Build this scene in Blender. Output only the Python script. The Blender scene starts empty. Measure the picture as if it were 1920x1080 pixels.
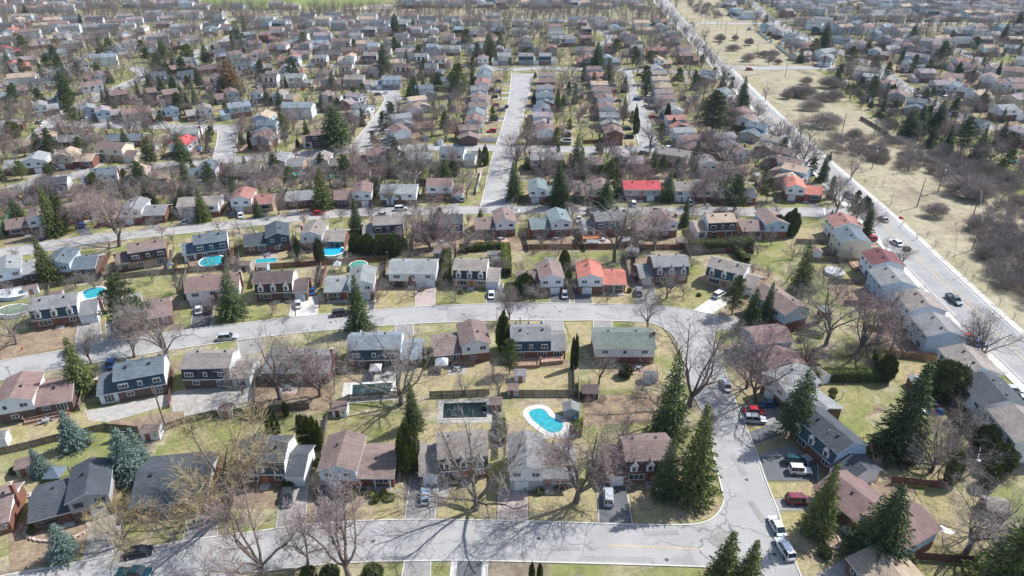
import bpy, math, random
import numpy as np
from mathutils import Vector
from mathutils.geometry import tessellate_polygon
SC = bpy.context.scene
COL = SC.collection
random.seed(7)
# ---------------------------------------------------------------- camera, sky, sun, exposure
CAM_H, CAM_F = 95.0, 1300.0
CAM_T = math.radians(29.5)
cd = bpy.data.cameras.new('camera')
cd.sensor_width = 36.0
cd.lens = CAM_F / 1920 * 36.0
cd.clip_start, cd.clip_end = 1.0, 6000.0
cam = bpy.data.objects.new('camera', cd)
COL.objects.link(cam)
cam.location = (0, 0, CAM_H)
cam.rotation_euler = (math.pi / 2 - CAM_T, 0, 0)
SC.camera = cam

SUN_EL, SUN_AZ = math.radians(49), math.radians(62)      # azimuth clockwise from +Y
W = bpy.data.worlds.new('World')
SC.world = W
W.use_nodes = True
nt = W.node_tree
nt.nodes.clear()
wo = nt.nodes.new('ShaderNodeOutputWorld')
bg = nt.nodes.new('ShaderNodeBackground')
sk = nt.nodes.new('ShaderNodeTexSky')
sk.sky_type = 'NISHITA'
sk.sun_disc = False
sk.sun_elevation = SUN_EL
sk.sun_rotation = SUN_AZ
bg.inputs[1].default_value = 0.15
nt.links.new(sk.outputs[0], bg.inputs[0])
nt.links.new(bg.outputs[0], wo.inputs[0])
sd = bpy.data.lights.new('sun', 'SUN')
sd.energy = 5.0
sd.angle = math.radians(0.5)
sd.color = (1.0, 0.99, 0.98)
sun = bpy.data.objects.new('sun', sd)
COL.objects.link(sun)
sun.location = (200, 100, 300)
_d = Vector((math.sin(SUN_AZ) * math.cos(SUN_EL), math.cos(SUN_AZ) * math.cos(SUN_EL), math.sin(SUN_EL)))
sun.rotation_euler = _d.to_track_quat('Z', 'Y').to_euler()
SC.view_settings.view_transform = 'Standard'
SC.view_settings.look = 'None'
SC.view_settings.gamma = 1
SC.view_settings.exposure = 0.48
SC.view_settings.use_curve_mapping = False
SC.cycles.max_bounces = 5
SC.cycles.diffuse_bounces = 2
SC.cycles.glossy_bounces = 2
SC.cycles.transparent_max_bounces = 4

_S, _C = math.sin(CAM_T), math.cos(CAM_T)


def G(px, py, z=0.0):
    """where the sight line through a survey point of the photograph meets the height z"""
    u = (px - 960) / CAM_F
    v = (py - 540) / CAM_F
    t = (CAM_H - z) / (_S + v * _C)
    return (u * t, (_C - v * _S) * t)


def PX(x, y, z=0.0):
    dz = z - CAM_H
    dep = y * _C - dz * _S
    return (960 + CAM_F * x / dep, 540 - CAM_F * (y * _S + dz * _C) / dep)


def GL(pts, z=0.0):
    return [G(a, b, z) for a, b in pts]


# ---------------------------------------------------------------- materials
MATS = {}


def node_mat(name):
    m = bpy.data.materials.new(name)
    m.use_nodes = True
    b = m.node_tree.nodes['Principled BSDF']
    b.inputs['Specular IOR Level'].default_value = 0.25
    return m, m.node_tree, b


def _noise(t, scale, detail=3, rough=0.55, vec=None, dist=0.0):
    n = t.nodes.new('ShaderNodeTexNoise')
    n.inputs['Scale'].default_value = scale
    n.inputs['Detail'].default_value = detail
    n.inputs['Roughness'].default_value = rough
    n.inputs['Distortion'].default_value = dist
    if vec is not None:
        t.links.new(vec, n.inputs['Vector'])
    return n.outputs['Fac']


def _pos(t, scale=None):
    g = t.nodes.new('ShaderNodeNewGeometry')
    if scale is None:
        return g.outputs['Position']
    m = t.nodes.new('ShaderNodeMapping')
    m.inputs['Scale'].default_value = scale
    t.links.new(g.outputs['Position'], m.inputs[0])
    return m.outputs[0]


def _map(t, fac, a, b, c, d):
    m = t.nodes.new('ShaderNodeMapRange')
    t.links.new(fac, m.inputs[0])
    for i, v in enumerate((a, b, c, d)):
        m.inputs[i + 1].default_value = v
    return m.outputs[0]


def _mix(t, fac, a, b, mode='MIX'):
    m = t.nodes.new('ShaderNodeMix')
    m.data_type = 'RGBA'
    m.blend_type = mode
    for sock, v in ((m.inputs[0], fac), (m.inputs[6], a), (m.inputs[7], b)):
        if isinstance(v, (int, float)):
            sock.default_value = v
        elif isinstance(v, tuple):
            sock.default_value = (*v[:3], 1)
        else:
            t.links.new(v, sock)
    return m.outputs[2]


def _scale_col(t, col, fac):
    m = t.nodes.new('ShaderNodeVectorMath')
    m.operation = 'SCALE'
    if isinstance(col, tuple):
        m.inputs[0].default_value = col[:3]
    else:
        t.links.new(col, m.inputs[0])
    t.links.new(fac, m.inputs['Scale'])
    return m.outputs[0]


def _mul(t, a, b):
    m = t.nodes.new('ShaderNodeMath')
    m.operation = 'MULTIPLY'
    t.links.new(a, m.inputs[0])
    if isinstance(b, (int, float)):
        m.inputs[1].default_value = b
    else:
        t.links.new(b, m.inputs[1])
    return m.outputs[0]


def mat(key, col, rough=0.8, var=0.15, scale=1.2, spec=0.25, rnd=0.08, metal=0.0):
    """a plain surface: slow and fine tone variation, a little different on every object"""
    if key in MATS:
        return MATS[key]
    m, t, b = node_mat(key)
    f = _map(t, _noise(t, scale, 4, 0.6, _pos(t)), 0.3, 0.7, 1 - var, 1 + var)
    oi = t.nodes.new('ShaderNodeObjectInfo')
    r = _map(t, oi.outputs['Random'], 0, 1, 1 - rnd, 1 + rnd)
    t.links.new(_scale_col(t, tuple(col), _mul(t, f, r)), b.inputs['Base Color'])
    b.inputs['Roughness'].default_value = rough
    b.inputs['Specular IOR Level'].default_value = spec
    b.inputs['Metallic'].default_value = metal
    MATS[key] = m
    return m


def roof_mat(name, col):
    key = 'roof_' + name
    if key in MATS:
        return MATS[key]
    m, t, b = node_mat(key)
    p = _pos(t)
    big = _map(t, _noise(t, 0.45, 3, 0.5, p), 0.3, 0.7, 0.86, 1.13)
    streak = _map(t, _noise(t, 1.0, 2, 0.5, _pos(t, (2.6, 2.6, 0.5))), 0.3, 0.7, 0.93, 1.07)
    w = t.nodes.new('ShaderNodeTexBrick')
    w.inputs['Color1'].default_value = (0.84, 0.84, 0.84, 1)
    w.inputs['Color2'].default_value = (1.12, 1.12, 1.12, 1)
    w.inputs['Mortar'].default_value = (0.66, 0.66, 0.66, 1)
    w.inputs['Scale'].default_value = 1.0
    w.inputs['Mortar Size'].default_value = 0.012
    w.inputs['Brick Width'].default_value = 0.9
    w.inputs['Row Height'].default_value = 0.28
    tc = t.nodes.new('ShaderNodeTexCoord')
    t.links.new(tc.outputs['Object'], w.inputs['Vector'])
    fine = _map(t, _noise(t, 9.0, 2, 0.7, p), 0.25, 0.75, 0.85, 1.15)
    oi = t.nodes.new('ShaderNodeObjectInfo')
    r = _map(t, oi.outputs['Random'], 0, 1, 0.88, 1.12)
    f = _mul(t, _mul(t, big, streak), _mul(t, fine, r))
    c = _mix(t, 1.0, _scale_col(t, tuple(col), f), w.outputs[0], 'MULTIPLY')
    t.links.new(c, b.inputs['Base Color'])
    b.inputs['Roughness'].default_value = 0.85
    MATS[key] = m
    return m


ROOF = {'brown': (.185, .135, .118), 'dkbrown': (.12, .09, .085), 'redbrown': (.195, .13, .115), 'grey': (.19, .19, .188),
        'slate': (.062, .07, .08), 'paleblue': (.20, .235, .265), 'bluegrey': (.108, .13, .148), 'tan': (.36, .275, .20), 'ltgrey': (.225, .235, .23),
        'taupe': (.235, .205, .18), 'red': (.42, .075, .08), 'orange': (.42, .155, .115), 'green': (.12, .14, .12),
        'teal': (.15, .185, .185), 'maroon': (.16, .065, .065), 'mauve': (.25, .205, .21), 'rust': (.28, .14, .115)}
WALL = {'white': (.74, .75, .76), 'cream': (.66, .6, .47), 'blue': (.42, .52, .62), 'greysiding': (.36, .36, .36), 'dark': (.055, .06, .068),
        'beige': (.50, .44, .36), 'brick': (.20, .095, .068), 'brownbrick': (.14, .092, .074), 'navy': (.05, .085, .115), 'tanbrick': (.42, .31, .22),
        'darkbrown': (.075, .055, .05)}


def wall_mat(k):
    key = 'wall_' + k
    if key in MATS:
        return MATS[key]
    m, t, b = node_mat(key)
    tc = t.nodes.new('ShaderNodeTexCoord')
    if 'brick' in k and k != 'darkbrown':
        w = t.nodes.new('ShaderNodeTexNoise')
        w.inputs['Scale'].default_value = 6
        t.links.new(_pos(t, (1, 1, 3.0)), w.inputs['Vector'])
        f = _map(t, w.outputs['Fac'], .3, .7, .72, 1.3)
    else:
        wv = t.nodes.new('ShaderNodeTexWave')
        wv.bands_direction = 'Z'
        wv.wave_profile = 'SAW'
        wv.inputs['Scale'].default_value = 0.8
        t.links.new(tc.outputs['Object'], wv.inputs['Vector'])
        f = _map(t, wv.outputs['Fac'], 0, 1, .93, 1.03)
    g = _map(t, _noise(t, 0.7, 4, .6, _pos(t)), .3, .7, .9, 1.08)
    t.links.new(_scale_col(t, WALL[k], _mul(t, f, g)), b.inputs['Base Color'])
    b.inputs['Roughness'].default_value = 0.75
    MATS[key] = m
    return m


def ramp(t, fac, stops):
    r = t.nodes.new('ShaderNodeValToRGB')
    r.color_ramp.elements[0].position = stops[0][0]
    r.color_ramp.elements[0].color = (*stops[0][1], 1)
    r.color_ramp.elements[1].position = stops[-1][0]
    r.color_ramp.elements[1].color = (*stops[-1][1], 1)
    for p, c in stops[1:-1]:
        e = r.color_ramp.elements.new(p)
        e.color = (*c, 1)
    t.links.new(fac, r.inputs[0])
    return r.outputs[0]


def grass_mat(key, stops, s1, s2, dirt=0.0, stripe=False):
    if key in MATS:
        return MATS[key]
    m, t, b = node_mat(key)
    p = _pos(t)
    a = _noise(t, s1, 5, .62, p, 0.6)
    c = ramp(t, a, stops)
    f2 = _map(t, _noise(t, s2, 8, .82, p), .30, .70, .62, 1.38)
    f3 = _map(t, _noise(t, 3.2, 4, .85, p), .28, .72, .74, 1.28)
    c = _scale_col(t, c, _mul(t, f2, f3))
    if dirt:
        d = _map(t, _noise(t, 0.055, 6, .7, p, 1.5), .54, .66, 0, dirt)
        c = _mix(t, d, c, (.125, .10, .078))
    t.links.new(c, b.inputs['Base Color'])
    b.inputs['Roughness'].default_value = 1.0
    b.inputs['Specular IOR Level'].default_value = 0.05
    MATS[key] = m
    return m


def asphalt_mat(key, col, crack=0.5, cs=0.13, blotch=.12):
    if key in MATS:
        return MATS[key]
    m, t, b = node_mat(key)
    p = _pos(t)
    f = _map(t, _noise(t, 0.16, 5, .65, p, .4), .3, .7, 1 - blotch, 1 + blotch)
    g = _map(t, _noise(t, 3.5, 4, .7, p), .3, .7, .91, 1.08)
    c = _scale_col(t, tuple(col), _mul(t, f, g))
    if crack:
        mp = t.nodes.new('ShaderNodeVectorMath')
        mp.operation = 'ADD'
        nn = t.nodes.new('ShaderNodeTexNoise')
        nn.inputs['Scale'].default_value = .35
        nn.inputs['Detail'].default_value = 5
        t.links.new(p, nn.inputs['Vector'])
        sc = t.nodes.new('ShaderNodeVectorMath')
        sc.operation = 'SCALE'
        sc.inputs['Scale'].default_value = 2.6
        t.links.new(nn.outputs['Color'], sc.inputs[0])
        t.links.new(p, mp.inputs[0])
        t.links.new(sc.outputs[0], mp.inputs[1])
        v = t.nodes.new('ShaderNodeTexVoronoi')
        v.feature = 'DISTANCE_TO_EDGE'
        v.inputs['Scale'].default_value = cs
        t.links.new(mp.outputs[0], v.inputs['Vector'])
        k = _map(t, v.outputs['Distance'], 0.0, 0.019, min(1, crack * 1.5), 0)
        k2 = _map(t, _noise(t, .09, 2, .5, p), .42, .58, 0, 1)
        c = _mix(t, _mul(t, k, k2), c, (.07, .07, .07))
        pt = _map(t, _noise(t, .045, 3, .8, p, 1.0), .60, .63, 0, .42)
        c = _mix(t, pt, c, tuple(v_ * .62 for v_ in col))
    t.links.new(c, b.inputs['Base Color'])
    b.inputs['Roughness'].default_value = .92
    MATS[key] = m
    return m


def foliage_mat(key, col, var=.45, scale=1.1, sub=0.0):
    if key in MATS:
        return MATS[key]
    m, t, b = node_mat(key)
    tc = t.nodes.new('ShaderNodeTexCoord')
    f = _map(t, _noise(t, scale, 3, .7, tc.outputs['Object']), .28, .72, 1 - var, 1 + var)
    oi = t.nodes.new('ShaderNodeObjectInfo')
    r = _map(t, oi.outputs['Random'], 0, 1, .82, 1.2)
    g = t.nodes.new('ShaderNodeNewGeometry')
    ri = _map(t, g.outputs['Random Per Island'], 0, 1, .7, 1.3)
    t.links.new(_scale_col(t, tuple(col), _mul(t, _mul(t, f, r), ri)), b.inputs['Base Color'])
    b.inputs['Roughness'].default_value = .8
    b.inputs['Specular IOR Level'].default_value = .15
    MATS[key] = m
    return m


GLASS = mat('window_glass', (.045, .06, .075), .12, .3, 1.5, .6, .3)
TRIM = mat('white_trim', (.72, .72, .71), .5, .06)
VENT = mat('black_vent', (.03, .03, .032), .6, .1)
CONC = mat('concrete', (.33, .31, .28), .9, .2, .9)
CONC2 = mat('pale_concrete', (.47, .445, .405), .9, .14, .6)
PAVER = mat('pink_paver', (.36, .29, .26), .9, .12, 2.0)
WOOD = mat('grey_fence_wood', (.165, .14, .12), .9, .3, 1.5, .1, .25)
WOODT = mat('tan_fence_wood', (.34, .21, .12), .85, .2, 1.5, .1, .15)
WOODR = mat('red_fence_wood', (.15, .07, .055), .85, .2, 1.5, .1, .2)
DECK = mat('deck_wood', (.34, .22, .16), .85, .2, 2.0, .1, .3)
ORDECK = mat('orange_deck_wood', (.50, .20, .10), .8, .2, 2.0, .1, .2)
CHIM = mat('chimney_brick', (.22, .09, .065), .9, .25, 4)
BARK = mat('grey_bark', (.165, .135, .115), .95, .25, 1.2, .1, .2)
TWIG = foliage_mat('bare_twigs', (.235, .205, .19), .2)
TWIGP = foliage_mat('budding_twigs', (.25, .185, .175), .2)
TWIGY = foliage_mat('straw_coloured_twigs', (.33, .26, .145), .2)
BRUSH = foliage_mat('brush_twigs', (.33, .28, .245), .3)
SPRUCE = foliage_mat('spruce_needles', (.085, .115, .046))
SPRUCEL = foliage_mat('light_spruce_needles', (.125, .145, .048))
BLUES = foliage_mat('blue_spruce_needles', (.13, .18, .155))
CEDAR = foliage_mat('cedar_leaves', (.125, .142, .036))
CEDARD = foliage_mat('dark_cedar_leaves', (.088, .108, .036))
RUSTY = foliage_mat('rusty_larch_needles', (.24, .16, .085))
METAL = mat('galvanised_metal', (.42, .43, .44), .4, .1, 1, .5, .05, .6)
POLEW = mat('pole_wood', (.17, .135, .11), .9, .2)
ROAD = asphalt_mat('worn_pale_asphalt', (.315, .303, .290))
ROADB = asphalt_mat('boulevard_asphalt', (.285, .276, .266), .25)
DRIVE = asphalt_mat('dark_asphalt', (.115, .118, .12), .2, .3, .2)
DRIVEG = asphalt_mat('grey_drive_asphalt', (.255, .24, .222), .3, .3, .2)
PATCH = asphalt_mat('asphalt_patch', (.27, .26, .245), .4, .8, .1)
KERB = mat('kerb_concrete', (.50, .47, .42), .85, .12, .6)
YELLOW = mat('worn_yellow_paint', (.55, .42, .20), .8, .3, 2)
WPAINT = mat('worn_white_paint', (.66, .66, .64), .8, .2, 2)
STRAW, TANG, OLIVE, GREEN, SOIL = (.315, .27, .175), (.24, .20, .14), (.21, .20, .10), (.155, .17, .065), (.145, .11, .085)
GRASS = grass_mat('patchy_spring_lawn', [(.30, SOIL), (.38, TANG), (.44, STRAW), (.50, OLIVE), (.57, (.19, .195, .07)), (.68, GREEN)], .075, .55, .75)
FIELD = grass_mat('dry_field_grass', [(.30, (.175, .145, .11)), (.42, (.28, .24, .165)), (.50, (.325, .285, .195)), (.58, (.265, .24, .15)), (.66, (.30, .27, .17)), (.76, (.20, .195, .10))], .03, .3, .35)
PARK = grass_mat('green_park_grass', [(.3, (.21, .22, .085)), (.5, (.17, .205, .065)), (.7, (.13, .185, .05))], .02, .2)
GREENL = grass_mat('green_lawn', [(.3, (.27, .225, .13)), (.47, (.235, .215, .10)), (.58, (.185, .19, .075)), (.72, (.145, .165, .055))], .15, .8)
STRAWL = grass_mat('straw_lawn', [(.3, (.225, .175, .115)), (.45, (.30, .245, .145)), (.56, (.285, .245, .125)), (.7, (.20, .19, .08))], .15, .8)
LITTER = grass_mat('leaf_littered_lawn', [(.3, (.13, .095, .07)), (.45, (.20, .15, .105)), (.6, (.25, .20, .125)), (.72, (.17, .165, .07))], .35, 1.6)
FRESH = grass_mat('fresh_green_lawn', [(.3, (.25, .21, .12)), (.48, (.195, .195, .08)), (.7, (.14, .165, .055))], .2, .9)
SOILM = grass_mat('bare_garden_soil', [(.3, (.17, .12, .085)), (.5, (.24, .175, .12)), (.7, (.30, .235, .15))], .4, 1.5)


# ---------------------------------------------------------------- mesh helpers
class MB:
    def __init__(s):
        s.v, s.f, s.m = [], [], []

    def add(s, vs, fs, m=0):
        n = len(s.v)
        s.v += [tuple(p) for p in vs]
        for f in fs:
            s.f.append([i + n for i in f])
            s.m.append(m)

    def box(s, x0, x1, y0, y1, z0, z1, m=0):
        s.add([(x0, y0, z0), (x1, y0, z0), (x1, y1, z0), (x0, y1, z0), (x0, y0, z1), (x1, y0, z1), (x1, y1, z1), (x0, y1, z1)],
              [(0, 3, 2, 1), (4, 5, 6, 7), (0, 1, 5, 4), (1, 2, 6, 5), (2, 3, 7, 6), (3, 0, 4, 7)], m)

    def prism_x(s, prof, x0, x1, m=0, mc=None, ms=None):
        """extrude a (y,z) outline along x; ms gives one material per side"""
        n = len(prof)
        vs = [(x0, y, z) for y, z in prof] + [(x1, y, z) for y, z in prof]
        b = len(s.v)
        s.v += vs
        s.f.append([b + i for i in range(n)][::-1]); s.m.append(m if mc is None else mc)
        s.f.append([b + n + i for i in range(n)]); s.m.append(m if mc is None else mc)
        for i in range(n):
            j = (i + 1) % n
            s.f.append([b + i, b + j, b + n + j, b + n + i])
            s.m.append(m if ms is None else ms[i])

    def prism_y(s, prof, y0, y1, m=0, mc=None, ms=None):
        n = len(prof)
        b = len(s.v)
        s.v += [(x, y0, z) for x, z in prof] + [(x, y1, z) for x, z in prof]
        s.f.append([b + i for i in range(n)]); s.m.append(m if mc is None else mc)
        s.f.append([b + n + i for i in range(n)][::-1]); s.m.append(m if mc is None else mc)
        for i in range(n):
            j = (i + 1) % n
            s.f.append([b + j, b + i, b + n + i, b + n + j])
            s.m.append(m if ms is None else ms[i])

    def tube(s, a, b, r0, r1, n=5, m=0, cap=True):
        a, b = Vector(a), Vector(b)
        d = (b - a)
        if d.length < 1e-6:
            return
        q = d.to_track_quat('Z', 'Y')
        vs = []
        for c, r in ((a, r0), (b, r1)):
            for i in range(n):
                t = 2 * math.pi * i / n
                vs.append(c + q @ Vector((r * math.cos(t), r * math.sin(t), 0)))
        fs = [(i, (i + 1) % n, n + (i + 1) % n, n + i) for i in range(n)]
        if cap:
            fs.append(tuple(range(n, 2 * n)))
            fs.append(tuple(range(n))[::-1])
        s.add(vs, fs, m)

    def mesh(s, name, mats):
        me = bpy.data.meshes.new(name)
        me.from_pydata(s.v, [], s.f)
        for mm in mats:
            me.materials.append(mm)
        if len(mats) > 1:
            me.polygons.foreach_set('material_index', s.m)
        me.update()
        return me

    def build(s, name, mats, parent=None, loc=None):
        if not isinstance(mats, (list, tuple)):
            mats = [mats]
        return link(name, s.mesh(name, mats), parent, loc)


def link(name, me, parent=None, loc=None, rz=None, sc=None):
    o = bpy.data.objects.new(name, me)
    COL.objects.link(o)
    if parent is not None:
        o.parent = parent
    if loc is not None:
        o.location = loc
    if rz is not None:
        o.rotation_euler = (0, 0, rz)
    if sc is not None:
        o.scale = sc
    return o


def np_mesh(name, V, F, mats, mi=None):
    V = np.asarray(V, dtype=np.float32)
    F = np.asarray(F, dtype=np.int32)
    me = bpy.data.meshes.new(name)
    k = F.shape[1]
    me.vertices.add(len(V))
    me.vertices.foreach_set('co', V.ravel())
    me.loops.add(len(F) * k)
    me.loops.foreach_set('vertex_index', F.ravel())
    me.polygons.add(len(F))
    me.polygons.foreach_set('loop_start', np.arange(0, len(F) * k, k, dtype=np.int32))
    me.polygons.foreach_set('loop_total', np.full(len(F), k, dtype=np.int32))
    for mm in mats:
        me.materials.append(mm)
    if mi is not None:
        me.polygons.foreach_set('material_index', np.asarray(mi, dtype=np.int32))
    me.update(calc_edges=True)
    return me


THINGS = []          # (object, description, category, group, px, py)  labels are made unique at the end


def thing(o, desc, cat, group=None, final=False):
    o['category'] = cat
    if group:
        o['group'] = group
    x, y = o.location.x, o.location.y
    px, py = PX(x, y, 0)
    THINGS.append([o, desc, final, px, py])
    return o


def empty(name, loc, rz=0):
    o = bpy.data.objects.new(name, None)
    o.empty_display_size = 0.5
    COL.objects.link(o)
    o.location = loc
    o.rotation_euler = (0, 0, rz)
    return o


def inside(p, poly):
    x, y = p
    c = False
    n = len(poly)
    j = n - 1
    for i in range(n):
        xi, yi = poly[i]
        xj, yj = poly[j]
        if (yi > y) != (yj > y) and x < (xj - xi) * (y - yi) / (yj - yi) + xi:
            c = not c
        j = i
    return c


ZC = [0.012]


def sheet(name, pts, m, z=None, kind='structure', parent=None):
    """a flat sheet on the ground from world points; every sheet gets a height of its own"""
    if z is None:
        ZC[0] += 0.0006
        z = ZC[0]
    tri = tessellate_polygon([[Vector((x, y, 0)) for x, y in pts]])
    me = bpy.data.meshes.new(name)
    cx = sum(p[0] for p in pts) / len(pts)
    cy = sum(p[1] for p in pts) / len(pts)
    fs = []
    for t in tri:
        a, b, c = [pts[i] for i in t]
        if (b[0] - a[0]) * (c[1] - a[1]) - (b[1] - a[1]) * (c[0] - a[0]) < 0:
            t = t[::-1]
        fs.append(tuple(t))
    me.from_pydata([(x - cx, y - cy, 0) for x, y in pts], [], fs)
    me.materials.append(m)
    me.update()
    o = link(name, me, parent, (cx, cy, z))
    if kind:
        o['kind'] = kind
    return o


def offset_line(pts, d):
    out = []
    n = len(pts)
    for i in range(n):
        a = pts[max(i - 1, 0)]
        b = pts[min(i + 1, n - 1)]
        dx, dy = b[0] - a[0], b[1] - a[1]
        L = math.hypot(dx, dy) or 1
        out.append((pts[i][0] - dy / L * d, pts[i][1] + dx / L * d))
    return out


def resample(pts, step):
    out = [pts[0]]
    for a, b in zip(pts, pts[1:]):
        L = math.hypot(b[0] - a[0], b[1] - a[1])
        k = max(1, int(L / step))
        for i in range(1, k + 1):
            out.append((a[0] + (b[0] - a[0]) * i / k, a[1] + (b[1] - a[1]) * i / k))
    return out


def smooth(pts, it=2):
    for _ in range(it):
        q = [pts[0]]
        for a, b in zip(pts, pts[1:]):
            q.append((a[0] * .75 + b[0] * .25, a[1] * .75 + b[1] * .25))
            q.append((a[0] * .25 + b[0] * .75, a[1] * .25 + b[1] * .75))
        q.append(pts[-1])
        pts = q
    return pts


def ribbon(mb, pts, w, z0, z1, m=0):
    """a low solid strip along pts"""
    A, B = offset_line(pts, w / 2), offset_line(pts, -w / 2)
    for i in range(len(pts) - 1):
        a, b, c, d = A[i], A[i + 1], B[i + 1], B[i]
        mb.add([(a[0], a[1], z1), (b[0], b[1], z1), (c[0], c[1], z1), (d[0], d[1], z1),
                (a[0], a[1], z0), (b[0], b[1], z0), (c[0], c[1], z0), (d[0], d[1], z0)],
               [(0, 3, 2, 1), (0, 1, 5, 4), (2, 3, 7, 6)], m)


# ---------------------------------------------------------------- ground, roads, fields
gr = MB()
gr.add([(-1800, -200, 0), (1800, -200, 0), (1800, 2400, 0), (-1800, 2400, 0)], [(0, 1, 2, 3)])
g_ = gr.build('ground', GRASS)
g_['kind'] = 'structure'
hz = MB()
hz.box(-1850, 1850, -250, 2450, -1, 104)
hm = bpy.data.materials.new('haze_air')
hm.use_nodes = True
hm.node_tree.nodes.clear()
_o = hm.node_tree.nodes.new('ShaderNodeOutputMaterial')
_v = hm.node_tree.nodes.new('ShaderNodeVolumePrincipled')
_v.inputs['Color'].default_value = (.62, .78, 1, 1)
_v.inputs['Density'].default_value = .00005
_v.inputs['Anisotropy'].default_value = .2
hm.node_tree.links.new(_v.outputs[0], _o.inputs['Volume'])
hz_ = hz.build('haze', hm)
hz_['kind'] = 'stuff'

ROADS = []     # polygon, polyline, halfwidth


def road_edges(name, A, B, m=ROAD, kerbs=True):
    A, B = smooth(GL(A), 2), smooth(GL(B), 2)
    ROADS.append([name, A + B[::-1], A, B, m, kerbs])


def road_line(name, C, w, m=ROAD, kerbs=True):
    C = smooth(GL(C), 2)
    ROADS.append([name, offset_line(C, w / 2) + offset_line(C, -w / 2)[::-1], offset_line(C, w / 2), offset_line(C, -w / 2), m, kerbs])


# nearest street
road_edges('street', [(-150, 1105), (27, 1077), (173, 1050), (343, 1014), (480, 998), (543, 987), (650, 978), (760, 974), (933, 976), (1123, 982), (1187, 984),
                      (1290, 985), (1320, 981), (1343, 968), (1356, 948), (1358, 920)],
           [(-150, 1175), (27, 1140), (250, 1105), (430, 1078), (547, 1065), (657, 1054), (850, 1051), (960, 1053), (1293, 1062), (1360, 1066), (1400, 1080), (1440, 1120), (1475, 1080)])
# the street that bends up on the right
road_edges('street', [(1418, 1140), (1400, 1080), (1372, 1030), (1358, 937), (1343, 877), (1335, 843), (1330, 790), (1300, 745), (1288, 707), (1277, 660), (1268, 640), (1257, 622), (1233, 608), (1190, 603)],
           [(1530, 1140), (1500, 1078), (1473, 1010), (1460, 960), (1437, 905), (1420, 853), (1397, 797), (1377, 749), (1362, 705), (1350, 672), (1338, 640), (1342, 618), (1390, 612), (1440, 608)])
# curved street
road_edges('street', [(-60, 690), (0, 677), (133, 655), (240, 633), (357, 618), (480, 603), (543, 596), (593, 591), (702, 582), (780, 575), (910, 570), (980, 568), (1120, 570), (1190, 572), (1243, 574), (1300, 582), (1340, 592), (1390, 597), (1440, 596)],
           [(-60, 728), (0, 713), (83, 698), (180, 680), (320, 656), (430, 641), (500, 631), (627, 618), (777, 607), (960, 600), (1057, 602), (1107, 601), (1190, 603), (1233, 608), (1262, 628), (1330, 622), (1440, 608)])
road_edges('street', [(-60, 478), (0, 468), (60, 458), (110, 450), (183, 440), (250, 434), (330, 425), (480, 410), (590, 397), (690, 391), (890, 387), (960, 387), (1100, 389), (1300, 390), (1440, 391), (1530, 389), (1610, 392)],
           [(-60, 497), (0, 486), (110, 468), (183, 455), (250, 448), (330, 440), (480, 424), (590, 411), (690, 404), (900, 401), (960, 400), (1100, 402), (1300, 403), (1440, 406), (1530, 406), (1640, 420)])
road_edges('street', [(900, 388), (905, 372), (922, 295), (930, 272), (940, 245), (952, 200), (957, 165), (959, 138)], [(962, 388), (962, 370), (963, 300), (966, 272), (975, 240), (985, 200), (996, 165), (1003, 138)])
road_line('street', [(-30, 372), (10, 360), (50, 346), (150, 328), (240, 317), (330, 309), (420, 301), (480, 297), (560, 290), (650, 282), (760, 276), (930, 278), (1060, 281), (1160, 281), (1225, 279)], 8)
road_edges('street', [(1199, 278), (1197, 268), (1186, 225), (1177, 195), (1170, 150), (1166, 128)], [(1237, 282), (1233, 268), (1216, 225), (1204, 195), (1188, 155), (1183, 128)])
road_edges('street', [(652, 280), (662, 268), (690, 235), (715, 200), (722, 187), (718, 179), (700, 174), (675, 172)], [(697, 280), (695, 268), (712, 243), (732, 220), (752, 192), (752, 178), (740, 168), (700, 163), (675, 164)])
road_edges('street', [(400, 300), (403, 285), (410, 250), (405, 240)], [(442, 298), (441, 285), (447, 250), (449, 236)])
road_line('street', [(60, 275), (75, 255), (112, 238), (160, 235), (230, 235), (320, 238), (400, 241), (447, 240)], 8.5)
road_line('street', [(60, 268), (85, 242), (110, 220), (155, 195), (192, 178), (242, 157), (275, 143), (262, 131), (250, 127)], 8)
road_line('street', [(-20, 170), (0, 163), (83, 133), (150, 110), (183, 99), (225, 84), (267, 70), (317, 55), (380, 42), (470, 33), (600, 30), (900, 35), (1100, 41), (1200, 43), (1262, 44)], 8)
road_line('street', [(330, 118), (375, 99), (403, 84), (433, 71), (452, 56), (475, 47)], 8)
road_line('street', [(960, 131), (1010, 128), (1100, 130), (1166, 132), (1260, 134), (1345, 140)], 8)
road_line('street', [(540, 123), (700, 121), (860, 124), (960, 131)], 7)
road_line('street', [(1122, 86), (1146, 78), (1146, 67), (1130, 59), (1108, 56)], 8)
# boulevard and its cross streets
BW = [(1215, -12), (1225, 0), (1270, 50), (1325, 110), (1380, 170), (1435, 226), (1500, 292), (1560, 355), (1630, 428), (1720, 527), (1793, 602), (1880, 685), (1960, 765)]
BE = [(1240, -12), (1253, 0), (1310, 68), (1362, 122), (1440, 197), (1552, 302), (1652, 387), (1740, 467), (1850, 570), (1960, 668)]
road_edges('boulevard', BW, BE, ROADB)
road_line('street', [(1280, 46), (1330, 44), (1410, 45), (1440, 43), (1480, 38), (1530, 35), (1590, 31), (1640, 30)], 9)
road_line('street', [(1352, 124), (1375, 128), (1440, 128), (1520, 127), (1575, 127)], 9)
road_line('street', [(1448, 38), (1470, 50), (1500, 65), (1540, 85), (1590, 103), (1640, 122), (1665, 140), (1700, 168), (1732, 185), (1780, 206), (1830, 232), (1860, 242), (1940, 248)], 8)
road_line('street', [(1720, 70), (1770, 78), (1790, 92), (1850, 118), (1880, 132), (1960, 140)], 8)
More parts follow.
